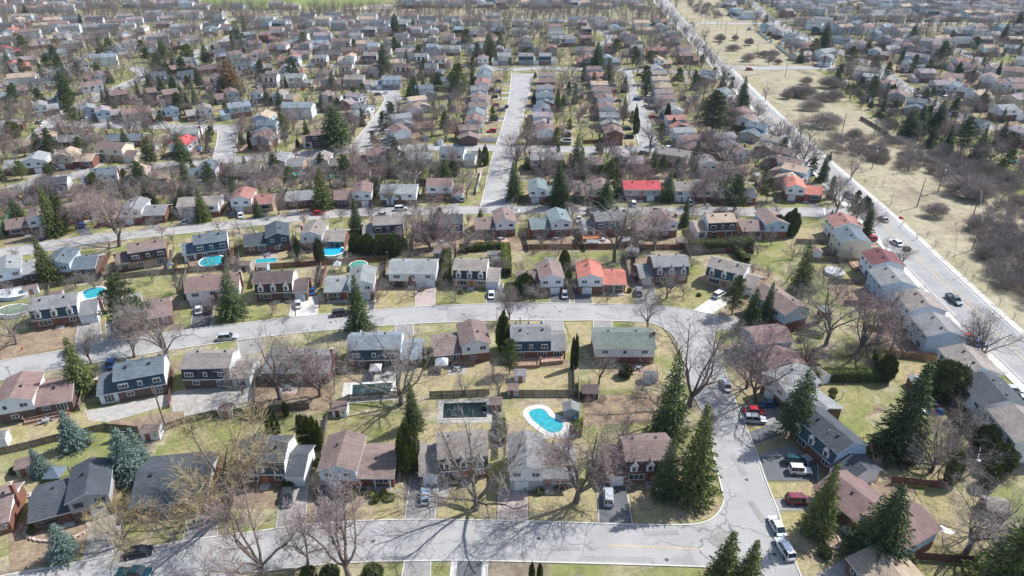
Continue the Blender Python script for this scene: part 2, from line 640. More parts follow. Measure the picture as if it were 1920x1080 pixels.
road_line('street', [(1405, 0), (1425, 20), (1448, 38)], 8)

for i, (nm, poly, A, B, m, kb) in enumerate(ROADS):
    sheet(nm, poly, m, 0.055 + i * 0.004)
kb_ = MB()
for i, (nm, poly, A, B, m, kb) in enumerate(ROADS):
    for E_ in (A, B):
        pts = resample(E_, 2.0)
        run = []
        for p in pts + [None]:
            bad = p is None or any(j != i and inside(p, ROADS[j][1]) for j in range(len(ROADS)))
            if bad:
                if len(run) > 2:
                    wk = 0.24 if PX(*run[0])[1] > 380 else 0.34
                    ribbon(kb_, run, wk, 0, 0.17 if wk < .3 else 0.19)
                run = []
            else:
                run.append(p)
o = kb_.build('kerb', KERB)
o['kind'] = 'structure'


_RB = [(min(q[0] for q in r[1]), max(q[0] for q in r[1]), min(q[1] for q in r[1]), max(q[1] for q in r[1]), r[1]) for r in ROADS]


def on_road(p, pad=0.0):
    for x0, x1, y0, y1, poly in _RB:
        if x0 < p[0] < x1 and y0 < p[1] < y1 and inside(p, poly):
            return True
    for nm, poly, A, B, m, kb in ROADS if pad else ():
        if pad:
            for q in A[::2] + B[::2]:
                if abs(q[0] - p[0]) < pad and abs(q[1] - p[1]) < pad:
                    return True
    return False


# open fields and other ground covers
Z = [0.010]


def cover(name, px, m, dz=0.003):
    Z[0] += dz
    return sheet(name, smooth(GL(px), 1) if len(px) > 4 else GL(px), m, Z[0])


FIELD_P = [(1250, -8), (1330, -8), (1370, 10), (1400, 30), (1420, 55), (1455, 90), (1490, 118), (1530, 128), (1565, 160), (1600, 200), (1640, 222), (1690, 262), (1760, 300), (1850, 330), (1960, 420), (1960, 664), (1850, 566), (1740, 463), (1652, 383), (1552, 298), (1440, 193), (1362, 119), (1310, 64)]
cover('field', FIELD_P, FIELD)
cover('park', [(380, 15), (500, 18), (640, 18), (700, 15), (730, -2), (730, -30), (360, -30), (372, 0)], PARK)
cover('sand_ground', [(650, 20), (735, 18), (740, 8), (700, 9), (640, 16)], mat('pale_sand', (.55, .47, .38), .95, .1, .05))
cover('corridor_grass', [(0, 40), (200, 36), (400, 30), (500, 28), (740, 30), (1000, 36), (1235, 42), (1225, 18), (1000, 15), (740, 18), (400, 17), (200, 22), (0, 26)], FIELD)
cover('corridor_grass', [(1500, 52), (1640, 42), (1800, 45), (1980, 50), (1980, 62), (1800, 58), (1650, 56), (1560, 60)], FIELD)
cover('path', [(1540, 46), (1700, 41), (1980, 44), (1980, 46), (1700, 43), (1540, 48)], CONC2)
# boulevard: sidewalk each side, lines
be = smooth(GL(BE), 2)
bw = smooth(GL(BW), 2)


def strip(name, line, w, m, z):
    return sheet(name, offset_line(line, w / 2) + offset_line(line, -w / 2)[::-1], m, z)


strip('sidewalk', offset_line(bw, -1.0), 1.8, CONC2, 0.175)
strip('sidewalk', [p for p in offset_line(be, 0.9) if p[1] < 470], 1.6, CONC2, 0.178)
mb = MB()
mid = [((a[0] + b[0]) / 2, (a[1] + b[1]) / 2) for a, b in zip(resample(bw, 4)[:0] or bw, bw)]


def arc(line, n):
    L = [0]
    for a, b in zip(line, line[1:]):
        L.append(L[-1] + math.hypot(b[0] - a[0], b[1] - a[1]))
    out = []
    for i in range(n):
        t = L[-1] * i / (n - 1)
        k = max(j for j in range(len(L)) if L[j] <= t + 1e-9)
        k = min(k, len(line) - 2)
        u = (t - L[k]) / max(L[k + 1] - L[k], 1e-6)
        out.append((line[k][0] + (line[k + 1][0] - line[k][0]) * u, line[k][1] + (line[k + 1][1] - line[k][1]) * u))
    return out


a_, b_ = arc(bw, 240), arc(be, 240)
cen = [((p[0] + q[0]) / 2, (p[1] + q[1]) / 2) for p, q in zip(a_, b_)]
lane = {f: [(p[0] + (q[0] - p[0]) * f, p[1] + (q[1] - p[1]) * f) for p, q in zip(a_, b_)] for f in (.08, .24, .76, .93)}
ribbon(mb, cen, .18, .1, .165, 0)
ribbon(mb, offset_line(cen, 1.4), .14, .1, .165, 0)
for f in (.08, .93):
    ribbon(mb, lane[f], .12, .1, .163, 1)
o = mb.build('lane_marking', [YELLOW, WPAINT])
o['kind'] = 'structure'
mb = MB()
ribbon(mb, GL([(1141, 1023), (1230, 1026), (1317, 1030)]), .16, .03, .075)
for L_ in ([(0, 477), (110, 459), (183, 448), (250, 441), (330, 432), (480, 417), (590, 404), (690, 398)], [(700, 398), (880, 395)], [(1010, 394), (1300, 397), (1500, 398)], [(931, 380), (944, 290), (960, 230), (972, 190)]):
    ribbon(mb, resample(GL(L_), 3), .16, .03, .11)
o = mb.build('lane_marking', YELLOW)
o['kind'] = 'structure'
mb = MB()
for L_ in ([(903, 378), (931, 377)], [(1202, 273), (1218, 273)], [(402, 290), (420, 290)], [(973, 391), (973, 399)], [(1545, 391), (1547, 404)]):
    ribbon(mb, GL(L_), .45, .03, .13)
o = mb.build('stop_line', WPAINT)
o['kind'] = 'structure'
sheet('asphalt_patch', GL([(837, 580), (892, 577), (894, 601), (840, 604)]), PATCH, .075 + .004 * 3)
sheet('asphalt_patch', GL([(1142, 574), (1180, 575), (1180, 582), (1144, 582)]), PATCH, .078 + .004 * 3)
sheet('asphalt_patch', GL([(895, 1035), (985, 1038), (985, 1049), (893, 1047)]), PATCH, .062)
sheet('asphalt_patch', GL([(1085, 1042), (1225, 1046), (1228, 1055), (1085, 1051)]), PATCH, .064)

# driveways, patios, lawns that differ
DR = [('driveway', DRIVEG, [(178, 955), (228, 950), (224, 1015), (214, 1041), (152, 1054)]), ('driveway', DRIVEG, [(355, 950), (405, 945), (408, 1006), (343, 1014)]),
      ('driveway', DRIVEG, [(530, 908), (577, 905), (573, 984), (517, 992)]), ('driveway', DRIVE, [(600, 910), (655, 905), (648, 978), (588, 984)]),
      ('driveway', DRIVEG, [(770, 893), (822, 897), (816, 973), (759, 974)]), ('driveway', PAVER, [(935, 915), (987, 915), (990, 978), (933, 976)]),
      ('driveway', DRIVE, [(1120, 905), (1172, 905), (1186, 984), (1123, 982)]), ('driveway', DRIVEG, [(758, 1053), (808, 1053), (806, 1100), (750, 1100)]),
      ('driveway', DRIVE, [(857, 1052), (905, 1053), (902, 1100), (852, 1100)]), ('driveway', CONC2, [(847, 1052), (855, 1052), (850, 1100), (841, 1100)]), ('driveway', CONC2, [(907, 1053), (915, 1053), (913, 1100), (904, 1100)]),
      ('front_walk', CONC, [(822, 890), (852, 893), (848, 912), (835, 940), (818, 925)]),
      ('driveway', DRIVE, [(1418, 857), (1532, 853), (1534, 902), (1430, 902)]), ('driveway', DRIVEG, [(1447, 935), (1525, 933), (1525, 958), (1454, 958)]),
      ('driveway', DRIVEG, [(1388, 760), (1460, 755), (1465, 797), (1397, 797)]),
      ('driveway', DRIVE, [(363, 575), (402, 578), (395, 612), (357, 617)]), ('driveway', CONC2, [(547, 555), (597, 555), (595, 590), (542, 595)]),
      ('driveway', DRIVE, [(690, 550), (703, 549), (702, 581), (690, 582)]), ('driveway', PAVER, [(780, 528), (817, 528), (816, 573), (779, 575)]),
      ('driveway', DRIVE, [(912, 533), (943, 532), (947, 569), (912, 570)]), ('driveway', DRIVE, [(1032, 536), (1066, 536), (1068, 569), (1031, 569)]),
      ('driveway', DRIVE, [(1075, 540), (1108, 540), (1111, 570), (1077, 570)]), ('driveway', DRIVEG, [(1187, 527), (1223, 525), (1234, 572), (1193, 571)]),
      ('driveway', CONC2, [(1345, 552), (1378, 562), (1333, 590), (1300, 582)]), ('driveway', DRIVEG, [(147, 610), (187, 600), (192, 645), (140, 653)]),
      ('driveway', DRIVE, [(198, 605), (224, 600), (228, 636), (200, 641)]),
      ('driveway', DRIVEG, [(740, 609), (775, 606), (775, 632), (745, 634)]), ('driveway', DRIVEG, [(1018, 601), (1055, 601), (1060, 626), (1025, 626)]),
      ('driveway', DRIVEG, [(1112, 602), (1149, 602), (1147, 616), (1113, 616)]), ('driveway', DRIVEG, [(445, 641), (490, 633), (492, 660), (450, 668)]),
      ('driveway', DRIVEG, [(183, 683), (215, 676), (220, 690), (190, 696)]),
      ('patio', CONC, [(160, 772), (318, 738), (322, 758), (205, 792), (166, 788)]), ('patio', CONC, [(322, 735), (478, 713), (476, 755), (455, 765), (322, 787)]),
      ('garden_patch', GREENL, [(350, 747), (391, 741), (386, 780), (346, 784)]), ('patio', DECK, [(45, 790), (125, 768), (131, 781), (50, 801)]),
      ('patio', CONC2, [(645, 717), (746, 713), (740, 750), (638, 757)]), ('patio', CONC, [(688, 692), (745, 690), (745, 713), (680, 715)]),
      ('patio', CONC, [(822, 750), (922, 748), (926, 792), (820, 794)]),
      ('lawn', STRAWL, [(620, 985), (650, 905), (757, 905), (757, 972), (690, 975), (655, 977)]), ('lawn', STRAWL, [(822, 935), (850, 915), (932, 915), (930, 974), (820, 972)]),
      ('lawn', STRAWL, [(992, 915), (1117, 915), (1120, 980), (992, 977)]), ('lawn', STRAWL, [(1177, 905), (1240, 900), (1335, 880), (1353, 945), (1335, 970), (1300, 981), (1190, 981)]),
      ('lawn', GREENL, [(617, 782), (755, 775), (762, 800), (745, 822), (690, 815), (640, 812), (612, 830)]),
      ('lawn', STRAWL, [(945, 765), (1080, 760), (1080, 812), (948, 808)]),
      ('lawn', STRAWL, [(760, 690), (1070, 690), (1075, 735), (760, 742)]),
      ('lawn', GREENL, [(1540, 720), (1635, 712), (1640, 765), (1610, 790), (1560, 760)]), ('lawn', STRAWL, [(1625, 880), (1760, 850), (1770, 905), (1650, 905)]),
      ('lawn', STRAWL, [(1690, 925), (1830, 925), (1860, 1030), (1720, 1040)]), ('lawn', STRAWL, [(1445, 963), (1520, 962), (1570, 1040), (1500, 1075)]),
      ('lawn', STRAWL, [(1400, 800), (1500, 800), (1520, 848), (1420, 853)]), ('lawn', STRAWL, [(1430, 906), (1525, 905), (1520, 932), (1443, 933)]),
      ('lawn', GREENL, [(480, 562), (543, 558), (540, 590), (482, 600), (400, 608), (405, 580)]), ('lawn', GREENL, [(598, 560), (690, 553), (688, 580), (600, 588)]),
      ('lawn', STRAWL, [(704, 545), (777, 540), (777, 573), (704, 580)]), ('lawn', GREENL, [(820, 535), (910, 535), (910, 568), (819, 571)]),
      ('lawn', GREENL, [(972, 542), (1030, 542), (1030, 567), (965, 567)]), ('lawn', STRAWL, [(1110, 543), (1185, 540), (1190, 570), (1113, 569)]),
      ('lawn', GREENL, [(1228, 545), (1330, 530), (1335, 560), (1300, 580), (1236, 572)]), ('lawn', STRAWL, [(0, 800), (150, 775), (190, 790), (100, 830), (0, 850)]),
      ('lawn', GREENL, [(250, 530), (340, 520), (352, 515), (340, 550), (300, 560)]),
      ('lawn', GREENL, [(760, 632), (810, 628), (810, 655), (770, 660)]), ('lawn', STRAWL, [(1058, 604), (1108, 604), (1112, 650), (1075, 640)]),
      ('lawn', STRAWL, [(1150, 605), (1235, 612), (1262, 640), (1272, 665), (1225, 665), (1222, 615)]),
      ('lawn', GREENL, [(905, 380), (925, 300), (921, 292), (908, 330), (888, 375)]), ('lawn', GREENL, [(1370, 435), (1450, 430), (1500, 480), (1420, 500)]),
      ('lawn', GREENL, [(1760, 590), (1793, 606), (1760, 620), (1735, 600)]), ('lawn', GREENL, [(1735, 545), (1795, 600), (1810, 612), (1760, 597)]),
      ('lawn', STRAWL, [(1670, 680), (1755, 685), (1750, 710), (1665, 715)]), ('lawn', SOILM, [(465, 755), (605, 735), (600, 768), (475, 780)]),
      ('lawn', SOILM, [(205, 790), (345, 770), (345, 800), (260, 812)]), ('lawn', SOILM, [(0, 630), (140, 615), (135, 650), (0, 676)]),
      ('lawn', SOILM, [(1095, 740), (1240, 740), (1240, 790), (1095, 800)]), ('lawn', SOILM, [(15, 980), (170, 985), (150, 1045), (20, 1072)])]
for i, (nm, m, px) in enumerate(DR):
    sheet(nm, GL(px), m, 0.030 + i * 0.0004 if nm in ('lawn', 'garden_patch') else 0.0505 + (i % 40) * 0.0001 + (.0 if nm != 'driveway' else .0002))
mb = MB()
for nm, m, px in DR:
    if nm == 'driveway':
        w_ = GL(px)
        for a, b in ((0, 3), (1, 2)):
            ribbon(mb, [w_[a], w_[b]], .14, 0, .11)
o = mb.build('driveway_edging', CONC2)
o['kind'] = 'structure'
# ---------------------------------------------------------------- shared small meshes
def window_mesh(w, h, panes, frame=TRIM):
    m = MB()
    t = .09
    m.box(-w / 2, w / 2, -.07, .02, -h / 2, -h / 2 + t)
    m.box(-w / 2, w / 2, -.07, .02, h / 2 - t, h / 2)
    m.box(-w / 2, -w / 2 + t, -.07, .02, -h / 2 + t, h / 2 - t)
    m.box(w / 2 - t, w / 2, -.07, .02, -h / 2 + t, h / 2 - t)
    for i in range(1, panes):
        x = -w / 2 + w * i / panes
        m.box(x - .035, x + .035, -.065, .02, -h / 2 + t, h / 2 - t)
    return m.mesh('window', [frame])


def pane_mesh(w, h):
    m = MB()
    m.box(-w / 2 + .05, w / 2 - .05, -.035, .015, -h / 2 + .05, h / 2 - .05)
    return m.mesh('pane', [GLASS])


DARKTRIM = mat('dark_trim', (.04, .04, .045), .5, .06)
GARDOOR = mat('garage_door_paint', (.66, .68, .70), .5, .08)
DOORM = mat('door_paint', (.30, .12, .08), .5, .1, 1, .3, .6)
WIN = {}


def win_meshes(w, h, dark=False):
    k = (w, h, dark)
    if k not in WIN:
        n = 1 if w < 1.0 else (2 if w < 1.9 else 4 if w > 2.9 else 3)
        fr = DARKTRIM if dark else TRIM
        single = MB()
        single.box(-w / 2, w / 2, -.07, .02, -h / 2, h / 2, 0)
        single.box(-w / 2 + .1, w / 2 - .1, -.085, -.065, -h / 2 + .1, h / 2 - .1, 1)
        p = pane_mesh((w - .09) / n if n > 1 else w, h)
        WIN[k] = (window_mesh(w, h, n, fr), p, n, single.mesh('window', [fr, GLASS]))
    return WIN[k]


_gm = MB()
_gm.box(-1.3, 1.3, -.05, .02, 0, 2.1)
for i in range(4):
    _gm.box(-1.26, 1.26, -.08, -.045, .04 + i * .52, .04 + i * .52 + .47)
GARMESH = _gm.mesh('garage_door', [GARDOOR])
_gm = MB()
_gm.box(-.5, .5, -.05, .02, 0, 2.05)
_gm.box(-.42, .42, -.08, -.04, .1, 1.95)
DOORMESH = _gm.mesh('door', [DOORM])
_gm = MB()
_gm.box(-.9, .9, -1.3, 0, 0, .28)
_gm.box(-.9, .9, -1.65, -1.3, 0, .14)
STEPMESH = _gm.mesh('front_step', [CONC2])
_gm = MB()
_gm.box(-.17, .17, -.17, .17, -.15, .22)
_gm.box(-.24, .24, -.24, .24, .22, .34)
VENTMESH = _gm.mesh('roof_vent', [VENT])
_gm = MB()
_gm.tube((0, 0, -.2), (0, 0, .5), .06, .06, 6)
_gm.tube((0, 0, .5), (0, 0, .6), .1, .1, 6)
PIPEMESH = _gm.mesh('vent_pipe', [METAL])
_gm = MB()
_gm.box(-.26, .26, -.42, .42, -4.2, .55, 0)
_gm.box(-.31, .31, -.47, .47, .55, .62, 1)
_gm.box(-.12, .12, -.26, -.02, .62, .85, 0)
CHIMESH = _gm.mesh('chimney', [CHIM, CONC2])
ROT = {'f': 0.0, 'b': math.pi, 'l': -math.pi / 2, 'r': math.pi / 2}


def add_window(root, face, u, off, z, w, h, detail, dark=False):
    """face f/b/l/r; u along the wall, off = distance of the wall plane from the origin"""
    x, y = {'f': (u, -off), 'b': (u, off), 'l': (-off, u), 'r': (off, u)}[face]
    fr, pn, n, single = win_meshes(w, h, dark)
    if detail >= 2:
        o = link('window', fr, root, (x, y, z), ROT[face])
        for i in range(n):
            link('pane', pn, o, (-w / 2 + .045 + (w - .09) / n * (i + .5) if n > 1 else 0, 0, 0))
    else:
        link('window', single, root, (x, y, z), ROT[face])


def add_on(root, name, me, face, u, off, z=0):
    x, y = {'f': (u, -off), 'b': (u, off), 'l': (-off, u), 'r': (off, u)}[face]
    return link(name, me, root, (x, y, z), ROT[face])


def gable_roof(x0, x1, y0, y1, ze, pitch, axis, roofm, root, ov=.42, t=.17, name='roof'):
    m = MB()
    if axis == 'x':
        yc = (y0 + y1) / 2
        hw = (y1 - y0) / 2
        zr = ze + hw * pitch
        e = ze - ov * pitch
        pr = [(y0 - ov, e), (yc, zr), (y1 + ov, e), (y1 + ov, e + t), (yc, zr + t), (y0 - ov, e + t)]
        m.prism_x(pr, x0 - ov * .7, x1 + ov * .7, 0, 1, [1, 1, 1, 0, 0, 1])
    else:
        xc = (x0 + x1) / 2
        hw = (x1 - x0) / 2
        zr = ze + hw * pitch
        e = ze - ov * pitch
        pr = [(x0 - ov, e), (xc, zr), (x1 + ov, e), (x1 + ov, e + t), (xc, zr + t), (x0 - ov, e + t)]
        m.prism_y(pr, y0 - ov * .7, y1 + ov * .7, 0, 1, [1, 1, 1, 0, 0, 1])
    o = m.build(name, [roofm, TRIM], root)
    return zr + t


def walls(x0, x1, y0, y1, z0, h, pitch, axis, m, root, name='wall'):
    mb = MB()
    if axis == 'x':
        yc = (y0 + y1) / 2
        mb.prism_x([(y0, z0), (y1, z0), (y1, h), (yc, h + (y1 - y0) / 2 * pitch), (y0, h)], x0, x1)
    else:
        xc = (x0 + x1) / 2
        mb.prism_y([(x0, z0), (x1, z0), (x1, h), (xc, h + (x1 - x0) / 2 * pitch), (x0, h)], y0, y1)
    return mb.build(name, m, root)


def roof_bits(root, rnd, x0, x1, ridge, pitch, detail, back=-1, ychim=0):
    if detail < 1:
        return
    k = 2 if x1 - x0 > 6 else 1
    for i in range(k):
        x = x0 + (x1 - x0) * (i + .5 + rnd.uniform(-.15, .15)) / k
        dy = .9
        link('roof_vent', VENTMESH, root, (x, dy * back, ridge - dy * pitch))
    if rnd.random() < .5:
        link('vent_pipe', PIPEMESH, root, (x0 + (x1 - x0) * rnd.uniform(.3, .8), -1.6 * back * -1, ridge - 1.6 * pitch))


def low_detail_house(root, typ, W, roofm, wallm, lowm, side):
    pass


HOUSES = []
RN = {'brown': 'brown', 'dkbrown': 'dark brown', 'redbrown': 'reddish brown', 'grey': 'grey', 'slate': 'slate', 'bluegrey': 'blue-grey', 'paleblue': 'pale blue', 'tan': 'tan', 'ltgrey': 'pale grey',
      'taupe': 'taupe', 'red': 'bright red', 'orange': 'orange-red', 'green': 'dull green', 'teal': 'teal', 'maroon': 'maroon', 'mauve': 'mauve', 'rust': 'rusty red'}
WN = {'white': 'white', 'cream': 'cream', 'blue': 'pale blue', 'greysiding': 'grey', 'dark': 'dark', 'beige': 'beige', 'brick': 'red brick', 'brownbrick': 'brown brick',
      'navy': 'navy', 'tanbrick': 'tan brick', 'darkbrown': 'dark brown'}
TN = {'S': ('split_level_house', 'split-level house'), 'M': ('mansard_house', 'mansard house'), 'R': ('raised_bungalow', 'raised bungalow'),
      'T': ('two_storey_house', 'two-storey house'), 'B': ('bungalow', 'bungalow'), 'G': ('semi_detached_house', 'semi-detached house')}


def house(typ, cx, cy, W, yaw, roof, wall, side='r', low=None, label=None, dormers=3, chimney=None, detail=None, dark=False, end=None, depth=None):
    px, py = PX(cx, cy, 0)
    if detail is None:
        detail = 2 if py > 470 else 1 if py > 120 else 0
    rnd = random.Random(int(cx * 13 + cy * 7))
    root = empty(TN[typ][0], (cx, cy, 0), yaw)
    rm = roof_mat(roof, ROOF[roof])
    low = low or rnd.choice(['brick', 'brick', 'brownbrick', 'tanbrick'] if py > 260 else ['brick', 'brownbrick', 'tanbrick', 'greysiding', 'white'])
    lm, um = wall_mat(low), wall_mat(wall)
    sg = 1 if side == 'r' else -1
    D = 8.6
    if typ == 'S':
        A = min(max(W * .5, 6.0), 7.6)
        xa0, xa1 = (W / 2 - A, W / 2) if sg > 0 else (-W / 2, -W / 2 + A)
        xb0, xb1 = (-W / 2, xa0 + .1) if sg > 0 else (xa1 - .1, W / 2)
        p = .36
        walls(xa0, xa1, -4.5, 4.3, 0, 2.45, 0, 'y', lm, root)
        walls(xa0 - .03, xa1 + .03, -4.53, 4.33, 2.45, 5.15, p, 'y', um, root)
        ra = gable_roof(xa0, xa1, -4.6, 4.4, 5.15, p, 'y', rm, root)
        walls(xb0, xb1, -3.7, 4.0, 0, 3.15, p, 'x', lm, root)
        rb = gable_roof(xb0 + (.42 if sg < 0 else 0), xb1 - (.42 if sg > 0 else 0), -4.3, 4.2, 3.15, p, 'x', rm, root)
        ca, cb = (xa0 + xa1) / 2, (xb0 + xb1) / 2
        if detail:
            for f, off in (('f', 4.53), ('b', 4.33)):
                add_window(root, f, ca - 1.7, off, 3.95, 1.5, 1.05, detail, dark)
                add_window(root, f, ca + 1.7, off, 3.95, 1.5 if f == 'f' else .9, 1.05, detail, dark)
            add_on(root, 'garage_door', GARMESH, 'f', ca + sg * .9, 4.5, .1)
            add_window(root, 'b', ca + .6, 4.3, 1.4, 1.4, 1.0, detail)
            add_window(root, 'f', cb + sg * -.9, 3.7, 1.75, 2.9, 1.4, detail, dark)
            add_on(root, 'door', DOORMESH, 'f', cb + sg * (xb1 - xb0) / 2 * .62, 3.7, .3)
            add_on(root, 'front_step', STEPMESH, 'f', cb + sg * (xb1 - xb0) / 2 * .62, 3.7, 0)
            add_window(root, 'b', cb - 1.4, 4.0, 1.7, 2.0, 1.9 if rnd.random() < .6 else 1.1, detail)
            add_window(root, 'b', cb + 1.5, 4.0, 1.9, 1.3, .9, detail)
            add_window(root, 'r' if sg > 0 else 'l', .5, W / 2 + .03, 4.0, .9, .9, detail)
            link('roof_vent', VENTMESH, root, (ca - 1.0, .8, ra - .36))
            link('roof_vent', VENTMESH, root, (cb, .9 * (1 if rnd.random() < .5 else -1), rb - .35))
            if detail > 1 and rnd.random() < .6:
                pm = MB()
                pm.box(cb - (xb1 - xb0) / 2 + .2, cb + (xb1 - xb0) / 2 - .4, -5.4, -3.72, 0, .24)
                pm.build('porch', CONC, root)
                pm = MB()
                for q in (-1, 0, 1):
                    x = cb + q * ((xb1 - xb0) / 2 - .6)
                    pm.box(x - .07, x + .07, -4.45, -4.31, .24, 3.0)
                oo = pm.build('porch_post', TRIM, root)
                oo['kind'] = 'stuff'
        HR = W / 2
    elif typ == 'M':
        Wm = W if side == 'n' else W * .73
        x0, x1 = (-W / 2, -W / 2 + Wm) if sg > 0 else (W / 2 - Wm, W / 2)
        if side == 'n':
            x0, x1 = -W / 2, W / 2
        walls(x0 + .05, x1 - .05, -3.6, 3.6, 0, 2.7, 0, 'x', lm, root)
        # mansard storey: steep shingled faces front and back, sided ends
        mb = MB()
        pr = [(-4.1, 2.65), (4.1, 2.65), (4.1, 2.85), (3.35, 5.35), (-3.35, 5.35), (-4.1, 2.85)]
        mb.prism_x(pr, x0, x1, 0, 1, [1, 1, 0, 0, 0, 1])
        p = .42
        dkm = {'dkbrown': 'darkbrown', 'brown': 'darkbrown', 'redbrown': 'darkbrown', 'rust': 'darkbrown', 'tan': 'darkbrown'}.get(roof, 'navy' if roof in ('slate', 'bluegrey', 'grey') else 'dark')
        sh = wall_mat(dkm if wall in ('dark', 'white') else wall)
        endm = wall_mat(end or rnd.choice(['white', 'white', 'brick']))
        mb.build('mansard_storey', [sh, endm], root)
        walls(x0 + .04, x1 - .04, -3.35, 3.35, 5.3, 5.35, p, 'x', endm, root, 'gable_wall')
        ra = gable_roof(x0, x1, -3.45, 3.45, 5.38, p, 'x', rm, root, .22)
        cm = (x0 + x1) / 2
        Lm = x1 - x0
        if detail:
            for i in range(dormers):
                x = x0 + Lm * (i + .5) / dormers
                d = link('dormer', dormer_mesh(sh, rm), root, (x, 0, 0))
                if detail > 1:
                    add_window(root, 'f', x, 4.13, 4.0, .9, 1.25, 1)
            for i, w_ in enumerate((1.5, .9, 1.9)):
                x = x0 + Lm * (i + .5) / 3
                mbx = MB()
                mbx.box(-w_ / 2 - .1, w_ / 2 + .1, -.5, .35, -.68, .68)
                link('window_box', box_mesh(w_, sh), root, (x, 3.6, 4.1))
                add_window(root, 'b', x, 4.02, 4.1, w_, 1.1, detail)
            add_window(root, 'f', cm - Lm * .25, 3.6, 1.5, 2.9, 1.4, detail)
            add_window(root, 'f', cm + Lm * .33, 3.6, 1.6, 1.5, 1.2, detail)
            add_on(root, 'door', DOORMESH, 'f', cm + .4, 3.6, .25)
            add_on(root, 'front_step', STEPMESH, 'f', cm + .4, 3.6, 0)
            add_window(root, 'b', cm - Lm * .28, 3.6, 1.4, 2.0, 1.9, detail)
            add_window(root, 'b', cm + Lm * .25, 3.6, 1.6, 1.5, 1.1, detail)
            roof_bits(root, rnd, x0, x1, ra, p, detail, 1 if rnd.random() < .5 else -1)
            if detail > 1:
                add_window(root, 'r' if sg > 0 else 'l', 0.5, Lm - W / 2 + .0 if side != 'n' else W / 2, 6.0 if 0 else 4.1, .8, .9, 1) if side == 'n' else None
        if side != 'n':
            g0, g1 = (x1 - .08, W / 2) if sg > 0 else (-W / 2, x0 + .08)
            walls(g0, g1, -4.2, 3.4, 0, 2.75, .38, 'x', lm if rnd.random() < .5 else wall_mat('white'), root)
            gable_roof(g0 + (0 if sg < 0 else .3), g1 - (0 if sg > 0 else .3), -4.3, 3.5, 2.75, .38, 'x', rm, root)
            if detail:
                add_on(root, 'garage_door', GARMESH, 'f', (g0 + g1) / 2, 4.2, .05)
                add_window(root, 'b', (g0 + g1) / 2, 3.4, 1.3, 2.0, 1.9, detail)
    elif typ in 'RBTG':
        D = {'R': 8.4, 'B': 8.8, 'T': 7.6, 'G': 8.6}[typ]
        D = depth or D
        h = {'R': 4.4, 'B': 3.0, 'T': 5.5, 'G': 5.3}[typ]
        p = .34 if typ != 'T' else .38
        Wm = W if typ != 'T' or side == 'n' else W * .7
        x0, x1 = (-W / 2, -W / 2 + Wm) if sg > 0 else (W / 2 - Wm, W / 2)
        hb = {'R': 1.9, 'B': 3.0, 'T': 2.7, 'G': 0.4}[typ]
        walls(x0, x1, -D / 2, D / 2, 0, hb, 0, 'x', lm, root)
        if typ == 'B':
            walls(x0, x1, -D / 2, D / 2, 2.99, 3.0, p, 'x', um, root, 'gable_wall')
        else:
            walls(x0 - .03, x1 + .03, -D / 2 - .03, D / 2 + .03, hb, h, p, 'x', um, root)
        ra = gable_roof(x0, x1, -D / 2, D / 2, h, p, 'x', rm, root)
        cm, Lm = (x0 + x1) / 2, x1 - x0
        if detail:
            zu = {'R': 3.3, 'B': 1.7, 'T': 4.2, 'G': 4.1}[typ]
            o_ = D / 2 + (.03 if typ != 'B' else 0)
            for i, w_ in enumerate((1.9, 1.5, 1.5) if typ != 'T' else (1.9, 1.5)):
                n_ = 3 if typ != 'T' else 2
                add_window(root, 'f', x0 + Lm * (i + .5) / n_, o_, zu, w_, 1.1, detail, dark)
            for i, w_ in enumerate((1.5, .9, 1.5)):
                add_window(root, 'b', x0 + Lm * (i + .5) / 3, o_, zu, w_, 1.0, detail, dark)
            if typ == 'R':
                for s_ in (.18, .4) if rnd.random() < .6 else (.25,):
                    add_on(root, 'garage_door', GARMESH, 'f', sg * Lm * s_ * .95, D / 2, -.1)
                add_on(root, 'door', DOORMESH, 'f', -sg * .6, D / 2 + .04, 1.3)
                add_on(root, 'front_step', STEPMESH, 'f', -sg * .6, D / 2, 0)
                add_window(root, 'b', Lm * .2, D / 2, 1.0, 1.2, .8, detail)
            elif typ in 'TG':
                add_window(root, 'f', cm - Lm * .25, D / 2 + (.03 if typ == 'G' else 0), 1.5, 2.4, 1.3, detail)
                add_on(root, 'door', DOORMESH, 'f', cm + .8, D / 2 + (.03 if typ == 'G' else 0), .2)
                add_window(root, 'b', cm - Lm * .2, D / 2 + (.03 if typ == 'G' else 0), 1.3, 2.0, 1.9, detail)
                add_window(root, 'b', cm + Lm * .26, D / 2 + (.03 if typ == 'G' else 0), 1.5, 1.4, 1.1, detail)
            roof_bits(root, rnd, x0, x1, ra, p, detail, 1 if rnd.random() < .5 else -1)
        if typ == 'T' and side != 'n':
            g0, g1 = (x1 - .08, W / 2) if sg > 0 else (-W / 2, x0 + .08)
            walls(g0, g1, -4.4, 2.6, 0, 2.75, .38, 'x', um, root)
            gable_roof(g0 + (0 if sg < 0 else .3), g1 - (0 if sg > 0 else .3), -4.5, 2.7, 2.75, .38, 'x', rm, root)
            if detail:
                add_on(root, 'garage_door', GARMESH, 'f', (g0 + g1) / 2, 4.4, .05)
    if chimney is None and detail and rnd.random() < .3:
        chimney = rnd.choice(['l', 'r'])
    if chimney and chimney != 'n':
        link('chimney', CHIMESH, root, ((W / 2 + .3) * (1 if chimney == 'r' else -1), .4, 4.3 if (side != chimney and typ == 'S') or (side == chimney and typ in 'MT') else 6.2))
    d = label or '%s roofed %s %s' % (RN[roof], WN[wall if typ != 'B' else low], TN[typ][1])
    thing(root, d, 'house', 'houses of the suburb', bool(label))
    HOUSES.append((cx, cy, W, yaw, typ, label))
    return root


_DM = {}


